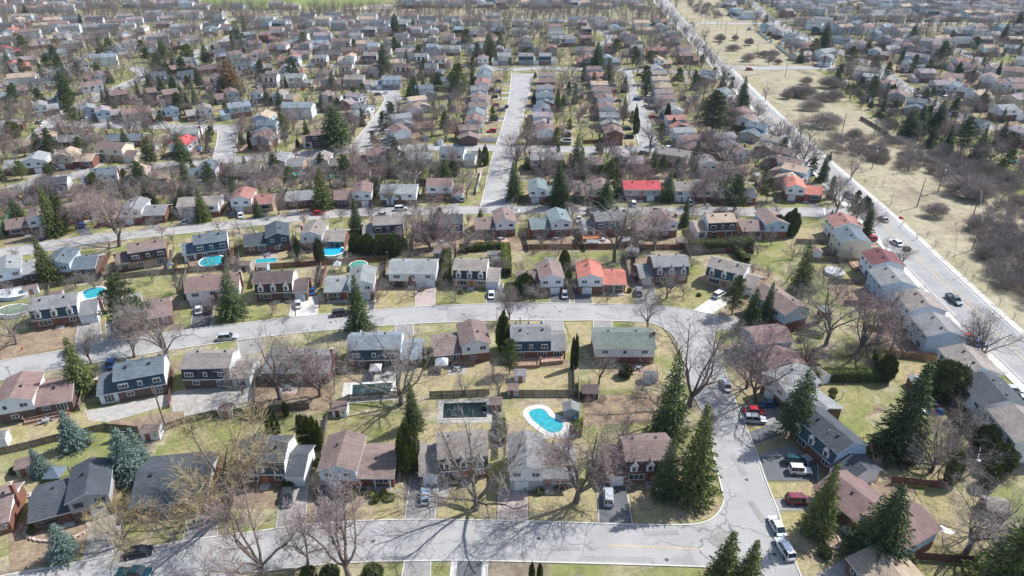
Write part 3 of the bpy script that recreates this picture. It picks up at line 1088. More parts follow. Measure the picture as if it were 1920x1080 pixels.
def dormer_mesh(sh, rm):
    k = (sh.name, rm.name)
    if k in _DM:
        return _DM[k]
    m = MB()
    w = .66
    m.prism_y([(-w, 3.25), (w, 3.25), (w, 4.75), (0, 5.75), (-w, 4.75)], -4.1, -2.9, 1, 1)
    # little roof planes, dark inside, white edge
    t = .07
    m.prism_y([(-w - .16, 4.58), (0, 5.72), (w + .16, 4.58), (w + .16, 4.58 + t), (0, 5.72 + t + .04), (-w - .16, 4.58 + t)], -4.32, -2.6, 0, 1, [1, 1, 1, 0, 0, 1])
    _DM[k] = m.mesh('dormer', [rm, TRIM])
    return _DM[k]


_BM = {}


def box_mesh(w, sh):
    k = (w, sh.name)
    if k not in _BM:
        m = MB()
        m.box(-w / 2 - .12, w / 2 + .12, -.3, .42, -.66, .68)
        _BM[k] = m.mesh('window_box', [sh])
    return _BM[k]


def HP(typ, x1, y1, x2, y2, roof, wall, side, facing, label=None, z=4.2, **k):
    """house from two survey points: its left and right end at mid roof height; f faces this way, b away"""
    a, b = G(x1, y1, z), G(x2, y2, z)
    Wd = math.hypot(b[0] - a[0], b[1] - a[1])
    yaw = math.atan2(b[1] - a[1], b[0] - a[0])
    if facing == 'b':
        yaw += math.pi
        side = {'l': 'r', 'r': 'l', 'n': 'n'}[side]
    if 'chimney' in k and facing == 'b':
        k['chimney'] = {'l': 'r', 'r': 'l', 'n': 'n'}[k['chimney']]
    return house(typ, (a[0] + b[0]) / 2, (a[1] + b[1]) / 2, Wd, yaw, roof, wall, side, label=label, **k)


def HC(typ, px, py, Lm, yawdeg, roof, wall, side='r', label=None, z=4.2, **k):
    c = G(px, py, z)
    return house(typ, c[0], c[1], Lm, math.radians(yawdeg), roof, wall, side, label=label, **k)


NEAR = [
 # nearest row, fronts towards the camera
 ('B', -75, 950, 24, 930, 'brown', 'white', 'r', 'f', 'brown roofed brick bungalow cut by the left edge of the photo', dict(low='brick')),
 ('S', 60, 935, 208, 898, 'slate', 'greysiding', 'r', 'f', 'slate roofed split-level house with dark window frames, behind a stone-ringed flower bed', dict(dark=True, chimney='l', low='brownbrick')),
 ('B', 262, 893, 398, 880, 'slate', 'white', 'r', 'f', 'house with one broad slate roof beside the straw-coloured tree', dict(low='brick', chimney='n', depth=12.0)),
 ('M', 455, 850, 577, 850, 'slate', 'dark', 'r', 'f', 'slate mansard house with a single row of dormers and carport, right of the straw-coloured tree', dict(dormers=1, chimney='n', end='white')),
 ('S', 610, 855, 742, 855, 'brown', 'blue', 'l', 'f', 'brown roofed split-level with white columned porch, front row, left of the round cedar', dict(chimney='n', low='brick')),
 ('M', 787, 848, 912, 838, 'taupe', 'dark', 'l', 'f', 'taupe mansard house with three pale dormers behind a big bare tree', dict(chimney='l', low='brick')),
 ('S', 956, 855, 1076, 855, 'grey', 'white', 'l', 'f', 'grey roofed white split-level house in front of the kidney-shaped pool', dict(chimney='n', low='greysiding')),
 ('M', 1133, 850, 1254, 845, 'brown', 'dark', 'l', 'f', 'brown mansard house with white dormers left of the corner spruces', dict(dormers=3, chimney='n')),
 # second row, backs towards the camera
 ('S', 3, 742, 138, 720, 'redbrown', 'white', 'l', 'b', 'reddish brown split-level at the left edge with a timber deck behind', dict(chimney='n')),
 ('M', 185, 712, 312, 690, 'bluegrey', 'navy', 'l', 'b', 'blue-grey mansard house with brick chimney above a concrete patio', dict(chimney='l', end='white')),
 ('M', 352, 682, 473, 680, 'taupe', 'dark', 'r', 'b', 'taupe mansard house beside the fenced green artificial lawn', dict(chimney='n', end='white', low='brownbrick')),
 ('B', 502, 668, 622, 668, 'grey', 'white', 'r', 'b', 'low grey roofed brick house hidden behind tangled bare trees', dict(low='brick', chimney='r')),
 ('M', 656, 648, 790, 645, 'paleblue', 'navy', 'r', 'b', 'pale blue-roofed mansard house behind the dark green rectangular pool', dict(chimney='n')),
 ('S', 812, 640, 912, 630, 'brown', 'white', 'r', 'b', 'brown split-level house with a white garden gazebo behind', dict(chimney='n', low='brick')),
 ('M', 957, 632, 1058, 630, 'grey', 'navy', 'r', 'b', 'grey mansard house with a glazed timber deck, left of the green roofed house', dict(chimney='n')),
 ('R', 1113, 635, 1222, 635, 'green', 'white', 'r', 'b', 'white raised bungalow with a dull green roof at the street bend', dict(chimney='r', low='brick')),
 # third row, fronts towards the camera
 ('M', 64, 578, 183, 562, 'grey', 'dark', 'r', 'f', 'grey mansard house with three dormers beside the turquoise round pool', dict(chimney='r', low='brick', end='white')),
 ('B', 232, 582, 318, 566, 'brown', 'white', 'r', 'f', 'brown roofed brick house half hidden by a bright pine', dict(low='brick', chimney='n')),
 ('R', 353, 535, 450, 525, 'redbrown', 'white', 'l', 'f', 'reddish brown roofed raised bungalow with twin garage doors beside a tall spruce', dict(chimney='r', low='brownbrick')),
 ('M', 483, 528, 578, 524, 'dkbrown', 'dark', 'r', 'f', 'dark brown mansard house with three dormers and pale driveway', dict(chimney='r', low='brownbrick')),
 ('S', 612, 526, 702, 522, 'ltgrey', 'white', 'r', 'f', 'pale grey split-level house behind the tallest spruce on the curved street', dict(chimney='n')),
 ('R', 733, 500, 819, 500, 'ltgrey', 'white', 'r', 'f', 'white raised bungalow with pale grey roof and pink paver driveway', dict(chimney='n', low='darkbrown')),
 ('M', 853, 502, 937, 505, 'taupe', 'dark', 'r', 'f', 'taupe mansard house with three dormers left of a tall hedge', dict(chimney='n')),
 ('S', 968, 515, 1052, 512, 'brown', 'white', 'r', 'f', 'brown split-level house left of the orange-red roofed one', dict(chimney='n')),
 ('S', 1083, 512, 1170, 512, 'orange', 'white', 'l', 'f', 'white split-level house with an orange-red metal roof', dict(chimney='n', low='brick')),
 ('M', 1195, 498, 1285, 495, 'grey', 'navy', 'l', 'f', 'grey mansard house with three dormers right of the orange-red roof', dict(chimney='n')),
 ('M', 1332, 497, 1425, 520, 'taupe', 'navy', 'r', 'f', 'angled mansard house with dark storey above a curved-street lawn', dict(chimney='n')),
 # row behind the round pools, backs towards the camera
 ('S', -8, 507, 62, 493, 'ltgrey', 'white', 'l', 'b', 'pale grey split-level house at the left edge behind covered pools', {}),
 ('S', 95, 490, 184, 483, 'bluegrey', 'blue', 'l', 'b', 'blue-grey split-level house behind the fence of the turquoise pool', dict(low='brownbrick')),
 ('M', 217, 477, 312, 462, 'brown', 'dark', 'l', 'b', 'brown mansard house with red-brown deck and side chimney', dict(chimney='l')),
 ('M', 342, 460, 427, 448, 'bluegrey', 'navy', 'l', 'b', 'slate mansard house behind the white-rimmed round pool', dict(chimney='n')),
 ('S', 458, 445, 541, 435, 'slate', 'navy', 'r', 'b', 'slate roofed navy split-level left of the bright blue pool', {}),
 ('S', 570, 435, 648, 435, 'taupe', 'white', 'l', 'b', 'taupe split-level house behind the bright blue pool', {}),
 ('M', 681, 422, 756, 418, 'taupe', 'dark', 'l', 'b', 'taupe mansard house behind the row of round evergreens', {}),
 ('M', 783, 418, 868, 416, 'slate', 'dark', 'l', 'b', 'slate mansard house veiled by pink budding trees', {}),
 ('S', 890, 414, 963, 410, 'brown', 'white', 'r', 'b', 'brown split-level house just below the straight street junction', {}),
 ('S', 993, 414, 1065, 410, 'teal', 'white', 'r', 'b', 'grey-green split-level house with an orange deck behind', {}),
 ('M', 1092, 415, 1165, 410, 'grey', 'dark', 'l', 'b', 'grey mansard house with white pickup in its side driveway', {}),
 ('S', 1190, 415, 1263, 412, 'brown', 'white', 'r', 'b', 'brown split-level house behind big dark-trunked trees', {}),
 ('M', 1302, 417, 1372, 414, 'tan', 'dark', 'l', 'b', 'tan mansard house behind the long clipped hedge', {}),
 ('S', 1385, 417, 1467, 414, 'brown', 'blue', 'r', 'b', 'brown split-level house with pale blue end near the boulevard', {}),
 # north side of the third street, fronts towards the camera
 ('S', 12, 415, 96, 402, 'brown', 'white', 'r', 'f', None, {}), ('R', 122, 392, 187, 378, 'brown', 'white', 'r', 'f', None, {}),
 ('S', 233, 390, 313, 387, 'grey', 'white', 'l', 'f', None, {}), ('R', 338, 380, 413, 376, 'taupe', 'white', 'l', 'f', None, {}),
 ('S', 438, 370, 513, 367, 'rust', 'white', 'l', 'f', None, {}), ('B', 538, 362, 597, 358, 'grey', 'white', 'r', 'f', None, dict(low='brick')),
 ('S', 628, 360, 697, 357, 'redbrown', 'white', 'r', 'f', None, {}), ('R', 716, 355, 782, 355, 'ltgrey', 'white', 'l', 'f', None, {}),
 ('T', 802, 348, 868, 348, 'redbrown', 'white', 'r', 'f', None, {}), ('S', 992, 352, 1040, 352, 'teal', 'white', 'l', 'f', None, {}),
 ('S', 1078, 352, 1145, 352, 'brown', 'beige', 'r', 'f', None, {}), ('R', 1168, 348, 1235, 348, 'red', 'greysiding', 'r', 'f', 'raised bungalow with a bright red metal roof beside the third street', {}),
 ('R', 1258, 350, 1336, 350, 'taupe', 'white', 'l', 'f', None, {}), ('B', 1345, 355, 1412, 355, 'slate', 'white', 'r', 'f', None, {}),
 ('S', 1472, 347, 1540, 352, 'orange', 'white', 'l', 'f', 'orange-red roofed house beside the boulevard', {}),
 # south of the fourth street
 ('B', -12, 360, 30, 352, 'brown', 'white', 'r', 'b', None, {}), ('M', 48, 352, 130, 343, 'slate', 'navy', 'l', 'b', None, {}),
 ('T', 153, 333, 222, 325, 'bluegrey', 'white', 'l', 'b', None, {}), ('S', 242, 327, 313, 321, 'tan', 'blue', 'l', 'b', None, {}),
 ('S', 355, 318, 407, 315, 'bluegrey', 'white', 'r', 'b', None, {}), ('B', 422, 312, 488, 309, 'taupe', 'white', 'r', 'b', None, {}),
 ('S', 507, 301, 570, 300, 'grey', 'greysiding', 'l', 'b', None, {}), ('S', 588, 299, 650, 299, 'taupe', 'white', 'l', 'b', None, {}),
 ('T', 670, 293, 730, 289, 'redbrown', 'white', 'l', 'b', None, {}), ('R', 750, 294, 811, 292, 'ltgrey', 'beige', 'l', 'b', None, {}),
 ('T', 828, 287, 890, 290, 'bluegrey', 'white', 'r', 'b', None, {}), ('R', 994, 294, 1053, 294, 'ltgrey', 'beige', 'r', 'b', None, {}),
 ('B', 1070, 297, 1128, 296, 'brown', 'white', 'r', 'b', None, {}), ('S', 1150, 293, 1206, 296, 'mauve', 'white', 'l', 'b', None, {}),
 ('T', 1230, 286, 1292, 296, 'taupe', 'beige', 'n', 'b', None, {}),
 # around the fourth street on the left
 ('S', 12, 304, 88, 298, 'ltgrey', 'white', 'r', 'f', None, {}), ('S', 36, 265, 106, 256, 'tan', 'white', 'r', 'b', None, {}),
 ('S', 108, 292, 178, 290, 'tan', 'beige', 'l', 'f', None, {}), ('T', 190, 277, 262, 281, 'brown', 'cream', 'r', 'f', None, {}),
 ('B', 204, 253, 269, 252, 'bluegrey', 'white', 'r', 'b', None, {}), ('B', 107, 256, 165, 253, 'grey', 'brick', 'r', 'b', None, {}),
 ('R', 326, 247, 375, 245, 'ltgrey', 'white', 'r', 'b', None, {}),
 ('M', 567, 256, 628, 252, 'redbrown', 'dark', 'l', 'b', None, {}),
]
for t_ in NEAR:
    HP(*t_[:9], label=t_[9], **t_[10])

# houses set at other angles: type, x, y, length, yaw, roof, wall, side, label
CORN = [
 ('T', 1460, 570, 12.5, -66, 'brown', 'blue', 'n', 'brown roofed house with pale blue gable facing the bend, east of two spruces'),
 ('S', 1452, 648, 14, -80, 'redbrown', 'blue', 'l', 'reddish brown split-level with a timber deck, above the clipped hedge'),
 ('S', 1505, 732, 14, -66, 'ltgrey', 'white', 'l', 'pale grey split-level house beside a dense spruce and parked red car'),
 ('M', 1568, 828, 15.5, -68, 'slate', 'navy', 'r', 'slate mansard house with a pale blue gable beside the two jeeps'),
 ('S', 1640, 950, 17, -62, 'redbrown', 'blue', 'r', 'reddish brown split-level with pale blue gable behind a broad cedar'),
 ('B', 1690, 1085, 12, -75, 'tan', 'blue', 'r', 'tan roofed bungalow cut by the bottom edge of the photo'),
 ('T', 344, 271, 10, 90, 'red', 'white', 'n', 'white house with a bright red gable roof beside a blue tarpaulin'),
]
for t_ in CORN:
    HC(*t_[:8], label=t_[8], chimney='n', end='blue')
# semi-detached pairs along the boulevard
BL = math.degrees(math.atan2(G(1630, 428)[1] - G(1793, 602)[1], G(1630, 428)[0] - G(1793, 602)[0]))
for px, py, L_, roof, wall, lb in [
    (1578, 422, 8.5, 'rust', 'white', 'rusty red semi-detached roof nearest the third street corner'),
    (1600, 450, 9.5, 'bluegrey', 'cream', 'blue-grey roofed pale semi-detached house below the rusty red one'),
    (1650, 492, 9, 'maroon', 'white', 'maroon roofed semi-detached house beside the boulevard'),
    (1676, 528, 9.5, 'grey', 'blue', 'grey roofed semi-detached house joined to the maroon roofed one'),
    (1720, 573, 9.4, 'taupe', 'white', 'taupe roofed semi-detached house with a flat pergola roof behind'),
    (1762, 620, 9.4, 'grey', 'blue', 'weathered grey roofed semi-detached house with two cars in front'),
    (1812, 685, 10, 'taupe', 'white', 'taupe roofed semi-detached house above the round dark bush'),
    (1862, 742, 10.5, 'slate', 'white', 'slate roofed semi-detached house right of the round dark bush'),
    (1915, 808, 10.5, 'taupe', 'white', 'taupe roofed semi-detached house at the right edge behind brush')]:
    HC('G', px + (-5 if lb.startswith(('blue-grey', 'grey', 'weathered', 'slate')) else 4), py, L_ * .9, BL, roof, wall, 'n', label=lb, chimney='n')
# north-south streets: x, y of the roof, roof colour, wall, yaw (90 faces right, -90 faces left)
COLS = [
 (498, 219, 'tan', 'blue', 90), (498, 238, 'bluegrey', 'blue', 90), (496, 257, 'redbrown', 'greysiding', 90),
 (747, 246, 'redbrown', 'white', -65), (755, 225, 'grey', 'white', -65), (772, 206, 'brown', 'white', -65), (785, 191, 'tan', 'white', -65), (799, 169, 'bluegrey', 'white', -65), (660, 184, 'mauve', 'white', 60), (672, 206, 'grey', 'white', 60),
 (880, 247, 'brown', 'beige', 90), (889, 227, 'redbrown', 'white', 90), (893, 214, 'teal', 'white', 90), (896, 203, 'brown', 'white', 90), (899, 187, 'redbrown', 'white', 90), (905, 157, 'rust', 'white', 90), (907, 143, 'bluegrey', 'white', 90), (910, 131, 'ltgrey', 'white', 90), (898, 172, 'grey', 'white', 90),
 (1022, 244, 'redbrown', 'white', -90), (1018, 222, 'mauve', 'white', -90), (1016, 205, 'bluegrey', 'white', -90), (1022, 185, 'bluegrey', 'blue', -90), (1022, 170, 'grey', 'white', -90), (1026, 157, 'redbrown', 'brick', -90), (1026, 145, 'brown', 'white', -90),
 (1148, 247, 'redbrown', 'brick', 90), (1143, 223, 'ltgrey', 'greysiding', 90), (1136, 202, 'redbrown', 'white', 90), (1134, 186, 'brown', 'white', 90), (1124, 162, 'tan', 'blue', 90), (1121, 146, 'rust', 'blue', 90), (1114, 133, 'brown', 'blue', 90), (1130, 173, 'brown', 'white', 90),
 (1285, 252, 'ltgrey', 'white', -80), (1298, 266, 'redbrown', 'white', -80), (1270, 228, 'rust', 'blue', -85), (1259, 208, 'ltgrey', 'white', -85), (1250, 189, 'brown', 'white', -85), (1248, 178, 'brown', 'white', -85), (1244, 167, 'tan', 'white', -85), (1240, 153, 'tan', 'white', -85), (1236, 142, 'taupe', 'greysiding', -85), (1228, 131, 'ltgrey', 'white', -85),
 (1327, 141, 'bluegrey', 'white', 55), (1355, 175, 'teal', 'white', 55), (1390, 212, 'redbrown', 'white', 55), (1402, 224, 'brown', 'white', 55), (1415, 242, 'bluegrey', 'blue', 50), (1444, 268, 'taupe', 'white', 50), (1463, 290, 'brown', 'greysiding', 50), (1478, 311, 'brown', 'white', 50), (1486, 324, 'tan', 'blue', 50),
 (1370, 285, 'brown', 'white', 20), (1362, 262, 'grey', 'white', -80), (1340, 305, 'taupe', 'white', 0),
 (400, 55, 'bluegrey', 'white', -20), (425, 52, 'redbrown', 'white', -20),
 (1383, 20, 'teal', 'blue', -60), (1366, 5, 'brown', 'white', -50), (1478, 22, 'mauve', 'brick', 30), (1440, 48, 'grey', 'blue', 50), (1455, 54, 'taupe', 'white', 50), (1464, 60, 'taupe', 'white', 50), (1480, 70, 'bluegrey', 'white', 55), (1499, 76, 'ltgrey', 'white', 55), (1516, 87, 'rust', 'white', 55), (1550, 109, 'grey', 'greysiding', 60), (1541, 54, 'slate', 'navy', -40),
 (1632, 148, 'ltgrey', 'white', 55), (1664, 160, 'redbrown', 'white', 60), (1682, 178, 'redbrown', 'greysiding', 60), (1717, 195, 'bluegrey', 'blue', 60), (1762, 214, 'mauve', 'white', 60), (1822, 232, 'slate', 'white', 25), (1838, 178, 'tan', 'white', 20), (1888, 206, 'ltgrey', 'white', 10), (1905, 250, 'mauve', 'white', 20),
 (1650, 64, 'bluegrey', 'blue', -40), (1668, 73, 'bluegrey', 'blue', -40), (1690, 79, 'redbrown', 'white', -40), (1713, 88, 'redbrown', 'blue', -20), (1742, 98, 'slate', 'navy', -10), (1650, 97, 'taupe', 'blue', -35), (1616, 86, 'slate', 'white', -35), (1714, 121, 'bluegrey', 'white', -20), (1728, 138, 'mauve', 'beige', 0), (1780, 146, 'redbrown', 'white', -30), (1790, 155, 'redbrown', 'brownbrick', -30), (1800, 164, 'bluegrey', 'white', -40), (1757, 160, 'mauve', 'beige', 0),
 (1797, 116, 'redbrown', 'white', 60), (1825, 130, 'redbrown', 'white', 60), (1855, 146, 'redbrown', 'white', 50), (1893, 158, 'redbrown', 'white', -10),
]
for px, py, roof, wall, yaw in COLS:
    HC('S' if (px + py) % 3 else 'T', px, py, 13.0, yaw, roof, wall, 'r' if yaw > 0 else 'l')
# far rows: type, left, right, y, roof, wall
FAR = """T 508 542 57 redbrown white;S 478 507 43 slate blue;M 512 547 45 bluegrey navy;S 560 587 43 brown blue;S 562 590 57 dkbrown white;S 593 613 56 brown blue;M 447 477 67 grey navy;T 488 513 67 redbrown brick
M 410 445 85 slate navy;T 455 488 84 brown greysiding;S 502 540 86 redbrown white;S 552 583 84 brown blue;S 588 618 86 mauve blue;M 393 417 101 slate blue;T 428 462 103 brown white;T 467 502 102 redbrown white;S 522 562 108 rust blue
M 587 610 108 grey dark;M 443 465 125 slate dark;S 467 505 123 ltgrey blue;S 533 560 126 ltgrey white;B 595 625 131 brown white;M 483 522 147 dkbrown dark;T 542 583 147 ltgrey white;S 605 640 151 redbrown blue;S 402 445 176 redbrown blue
S 477 508 175 dkbrown white;S 515 552 178 taupe blue;S 605 635 180 brown blue;M 700 730 43 bluegrey blue;M 748 767 47 grey dark;R 802 840 46 mauve greysiding;T 848 872 42 ltgrey white;T 847 867 57 bluegrey dark;R 878 910 57 green white
S 920 947 53 bluegrey blue;M 673 705 57 grey dark;T 763 790 57 mauve blue;S 798 820 58 ltgrey white;B 640 660 59 brown brick;T 656 690 69 grey white;T 740 777 70 bluegrey white;S 792 820 73 taupe white;T 830 862 70 redbrown white
B 640 677 90 redbrown brick;T 683 710 88 bluegrey white;T 793 820 90 bluegrey blue;R 823 863 90 ltgrey white;T 875 905 91 teal white;S 927 958 93 grey greysiding;T 923 958 107 ltgrey white;S 640 662 107 tan white;M 673 708 106 taupe dark
B 730 757 109 tan white;M 778 812 108 grey dark;T 820 840 110 redbrown white;S 862 840 110 brown white;S 878 915 110 redbrown white;M 638 670 128 dkbrown dark;S 680 712 128 brown white;M 738 778 128 dkbrown dark;T 798 830 128 bluegrey white
T 648 698 150 taupe greysiding;M 705 752 151 bluegrey blue;T 960 989 42 ltgrey white;R 960 988 56 ltgrey white;T 993 1018 42 brown white;S 972 990 73 redbrown white;M 972 1010 89 slate dark;S 1018 1040 91 rust greysiding
M 972 1010 107 grey dark;M 1012 1040 107 grey dark;M 1082 1105 44 mauve dark;M 1085 1107 56 taupe dark;M 1090 1113 73 redbrown dark;T 1118 1148 44 brown white;S 1145 1172 52 bluegrey white;S 1165 1193 65 redbrown blue;T 1172 1203 77 slate white
M 1127 1152 88 redbrown darkbrown;T 1175 1203 92 ltgrey white;B 1080 1107 89 bluegrey white;S 1088 1108 110 rust white;S 1133 1157 110 bluegrey blue;S 1227 1247 37 rust white;S 1235 1252 49 bluegrey white;S 1242 1265 63 grey blue
S 1252 1270 73 redbrown white;R 1213 1248 93 rust brick;S 1225 1258 113 tan white;T 1267 1290 93 redbrown white;T 1272 1308 106 redbrown brick;M 1057 1072 75 grey blue;T 973 990 5 tan white;T 1000 1035 7 bluegrey white;T 1036 1060 6 redbrown white
M 1070 1087 6 ltgrey dark;T 210 250 178 redbrown brownbrick;T 255 290 176 redbrown brownbrick;T 295 332 178 brown brick;M 282 322 143 slate dark;M 325 362 142 slate dark;S 382 417 149 brown blue;R 318 362 126 redbrown brick;R 366 416 127 dkbrown brick
M 440 465 125 slate white;S 157 193 203 ltgrey blue;S 185 220 208 mauve blue;R 228 282 208 redbrown cream;S 290 332 208 bluegrey blue;S 348 396 206 taupe white;T 411 468 203 bluegrey blue
S 322 350 79 redbrown white;S 343 370 70 redbrown white;S 200 233 96 bluegrey white;T 232 260 87 bluegrey white;B 270 305 92 teal greysiding;R 86 123 98 teal white;B 106 140 87 dkbrown brick;S 5 33 92 red white;S 15 40 57 orange white
S 23 48 120 orange white;S 27 57 38 tan white;S 86 118 67 tan white;S 56 90 78 mauve white;B 33 65 82 mauve white;S 117 147 62 grey white;S 92 130 135 bluegrey white;R 63 98 152 slate white;S 130 163 122 slate white;B 8 46 163 redbrown white
B -15 16 175 bluegrey cream;S 82 130 183 grey white;S 67 103 198 grey white;B -10 38 226 mauve white;S -20 12 240 grey white;S -10 14 62 slate white;R 152 190 158 redbrown white;S 160 195 142 redbrown white;S 225 250 62 brown white;B 180 210 45 grey white
S 250 275 53 tan white;B 295 322 40 mauve white;S 1600 1620 8 tan white;T 1623 1657 25 ltgrey white;T 1665 1693 24 redbrown white;T 1684 1715 22 bluegrey white;M 1727 1760 23 slate navy;S 1767 1800 27 mauve blue;T 1790 1828 76 bluegrey white
M 1830 1867 75 taupe navy;T 1840 1877 92 tan white;M 1888 1922 75 tan dark;S 1790 1820 58 ltgrey blue;S 1833 1873 60 mauve white;S 1888 1917 60 bluegrey navy;T 1875 1917 155 redbrown white;T 1783 1810 118 rust white
S 60 85 5 redbrown white;S 125 150 4 tan white;S 165 190 4 grey white;S 190 215 6 redbrown white;S 232 260 5 grey white;S 270 290 5 tan white;T 840 870 5 redbrown white;S 895 925 5 ltgrey white;T 930 955 7 brown brick;S 760 790 6 bluegrey teal"""
for row in FAR.replace('\n', ';').split(';'):
    t_, x1, x2, y, rf, wl = row.split()
    if rf == 'bluegrey' and int(x1) % 2:
        rf = 'paleblue'
    x1, x2, y = float(x1), float(x2), float(y)
    if x2 < x1:
        x1, x2 = x2, x1
        continue
    wl = {'teal': 'greysiding'}.get(wl, wl)
    sl = -.12 * (x2 - x1) if x1 < 470 and y > 60 else 0
    if PX(*G((x1 + x2) / 2, y, 4.2))[1] > 0 and on_road(G((x1 + x2) / 2, y, 4.2), 0):
        y += 2.5
    a, b = G(x1, y - sl / 2, 4.2), G(x2, y + sl / 2, 4.2)
    if math.hypot(a[0] - b[0], a[1] - b[1]) > 17:      # keep real house lengths
        m_ = ((a[0] + b[0]) / 2, (a[1] + b[1]) / 2)
        k = 17 / math.hypot(a[0] - b[0], a[1] - b[1])
        a = (m_[0] + (a[0] - m_[0]) * k, m_[1] + (a[1] - m_[1]) * k)
        b = (2 * m_[0] - a[0], 2 * m_[1] - a[1])
    house(t_, (a[0] + b[0]) / 2, (a[1] + b[1]) / 2, max(10.5, math.hypot(a[0] - b[0], a[1] - b[1])), math.atan2(b[1] - a[1], b[0] - a[0]), rf, wl, 'l' if int(x1) % 2 else 'r')

# fill the far blocks where the photograph shows roofs too small to list one by one
rf = random.Random(5)
NOHOUSE = [GL(FIELD_P), GL([(372, 14), (740, 20), (760, -30), (360, -30)]), GL([(-60, 42), (200, 36), (400, 30), (740, 30), (1000, 36), (1240, 44), (1225, 18), (1000, 15), (740, 18), (400, 17), (200, 22), (-60, 26)]),
           GL([(1500, 54), (1640, 42), (1980, 48), (1980, 62), (1800, 58), (1650, 56)]), GL([(1560, 250), (1640, 215), (1740, 262), (1790, 250), (1960, 300), (1960, 660)])]
cand = []
yy = 285.0
while yy < 860:
    xx = -560.0
    while xx < 620:
        p = (xx + rf.uniform(-2, 2), yy + rf.uniform(-3, 3))
        xx += 17.5
        sx, sy = PX(*p)
        if sx < -60 or sx > 1990 or sy > 232 or sy < -14:
            continue
        if any(abs(h[0] - p[0]) < 15.5 and abs(h[1] - p[1]) < 13.5 for h in HOUSES):
            continue
        if on_road(p) or any(on_road((p[0] + dx, p[1] + dy)) for dx in (-8, 8) for dy in (-7, 7)):
            continue
        if any(inside(p, q) for q in NOHOUSE):
            continue
        if sy > 130 and rf.random() < .55:
            continue
        cand.append((p, sx, sy))
    yy += 19.5
cand.sort(key=lambda c: -c[2])
FILLR = ['brown', 'redbrown', 'grey', 'taupe', 'slate', 'bluegrey', 'tan', 'mauve', 'ltgrey', 'paleblue', 'bluegrey', 'dkbrown', 'grey']
far_mb = {}
nfill = 0
for p, sx, sy in cand:
    rr, ww = rf.choice(FILLR), rf.choice(['white', 'white', 'white', 'white', 'blue', 'beige', 'cream'])
    yaw = rf.choice([0, math.pi]) + rf.uniform(-.05, .05) + (.35 if sx < 350 else 0) + (rf.choice([-.6, .5]) if sx > 1500 else 0)
    if len(HOUSES) < 300:
        house(rf.choice('SSTMRB'), p[0], p[1], rf.uniform(12.5, 15.5), yaw, rr, ww, rf.choice('lr'), detail=0)
    else:
        for part, mm in (('w', wall_mat(ww)), ('r', roof_mat(rr, ROOF[rr]))):
            pass
        kk = (rr, ww)
        mb = far_mb.setdefault(kk, MB())
        L_, dd, h_ = rf.uniform(6, 7.5), 4.2, rf.choice([3.2, 5.2])
        cs, sn = math.cos(yaw), math.sin(yaw)
        tmp = MB()
        tmp.prism_x([(-dd, 0), (dd, 0), (dd, h_), (0, h_ + dd * .4), (-dd, h_)], -L_, L_, 0)
        tmp.prism_x([(-dd - .4, h_ - .1), (0, h_ + dd * .4), (dd + .4, h_ - .1), (dd + .4, h_ + .1), (0, h_ + dd * .4 + .2), (-dd - .4, h_ + .1)], -L_ - .3, L_ + .3, 1)
        b0 = len(mb.v)
        mb.v += [(x * cs - y * sn + p[0], x * sn + y * cs + p[1], z) for x, y, z in tmp.v]
        mb.f += [[i + b0 for i in f] for f in tmp.f]
        mb.m += tmp.m
        HOUSES.append((p[0], p[1], 14, yaw, 'x', None))
    nfill += 1
if far_mb:
    M_ = []
    allm = MB()
    for (rr, ww), mb in far_mb.items():
        i0 = len(M_)
        M_ += [wall_mat(ww), roof_mat(rr, ROOF[rr])]
        b0 = len(allm.v)
        allm.v += mb.v
        allm.f += [[i + b0 for i in f] for f in mb.f]
        allm.m += [i0 + m for m in mb.m]
    o = allm.build('distant_houses', M_)
    o['kind'] = 'stuff'
    o['label'] = 'small mixed roofs of the farthest houses along the top edge'
    o['category'] = 'houses'
# lots: each garden keeps its own kind of grass
rl = random.Random(31)
zz_ = .0126
for h in HOUSES[:340]:
    if h[4] == 'x':
        continue
    c, s = math.cos(h[3]), math.sin(h[3])
    for y0, y1 in ((4.0, rl.uniform(12, 16)), (-rl.uniform(9.5, 11), -4.0)):
        q = [(-h[2] / 2 - 1.6, y0), (h[2] / 2 + 1.6, y0), (h[2] / 2 + 1.6, y1), (-h[2] / 2 - 1.6, y1)]
        zz_ += .00002
        sheet('lawn', [(h[0] + x * c - y * s, h[1] + x * s + y * c) for x, y in q], rl.choice([FRESH, GREENL, STRAWL, STRAWL, LITTER, GRASS, SOILM if y0 > 0 else LITTER]), zz_)
# planting beds along the nearer fronts
for h in HOUSES[:75]:
    c, s = math.cos(h[3]), math.sin(h[3])
    q = [(-h[2] / 2, -6.0), (-h[2] * .05, -6.0), (-h[2] * .05, -4.5), (-h[2] / 2, -4.5)]
    zz_ += .00002
    sheet('planting_bed', [(h[0] + x * c - y * s, h[1] + x * s + y * c) for x, y in q], SOILM, .0475 + zz_ * .02)
print('houses', len(HOUSES), 'filled', nfill)
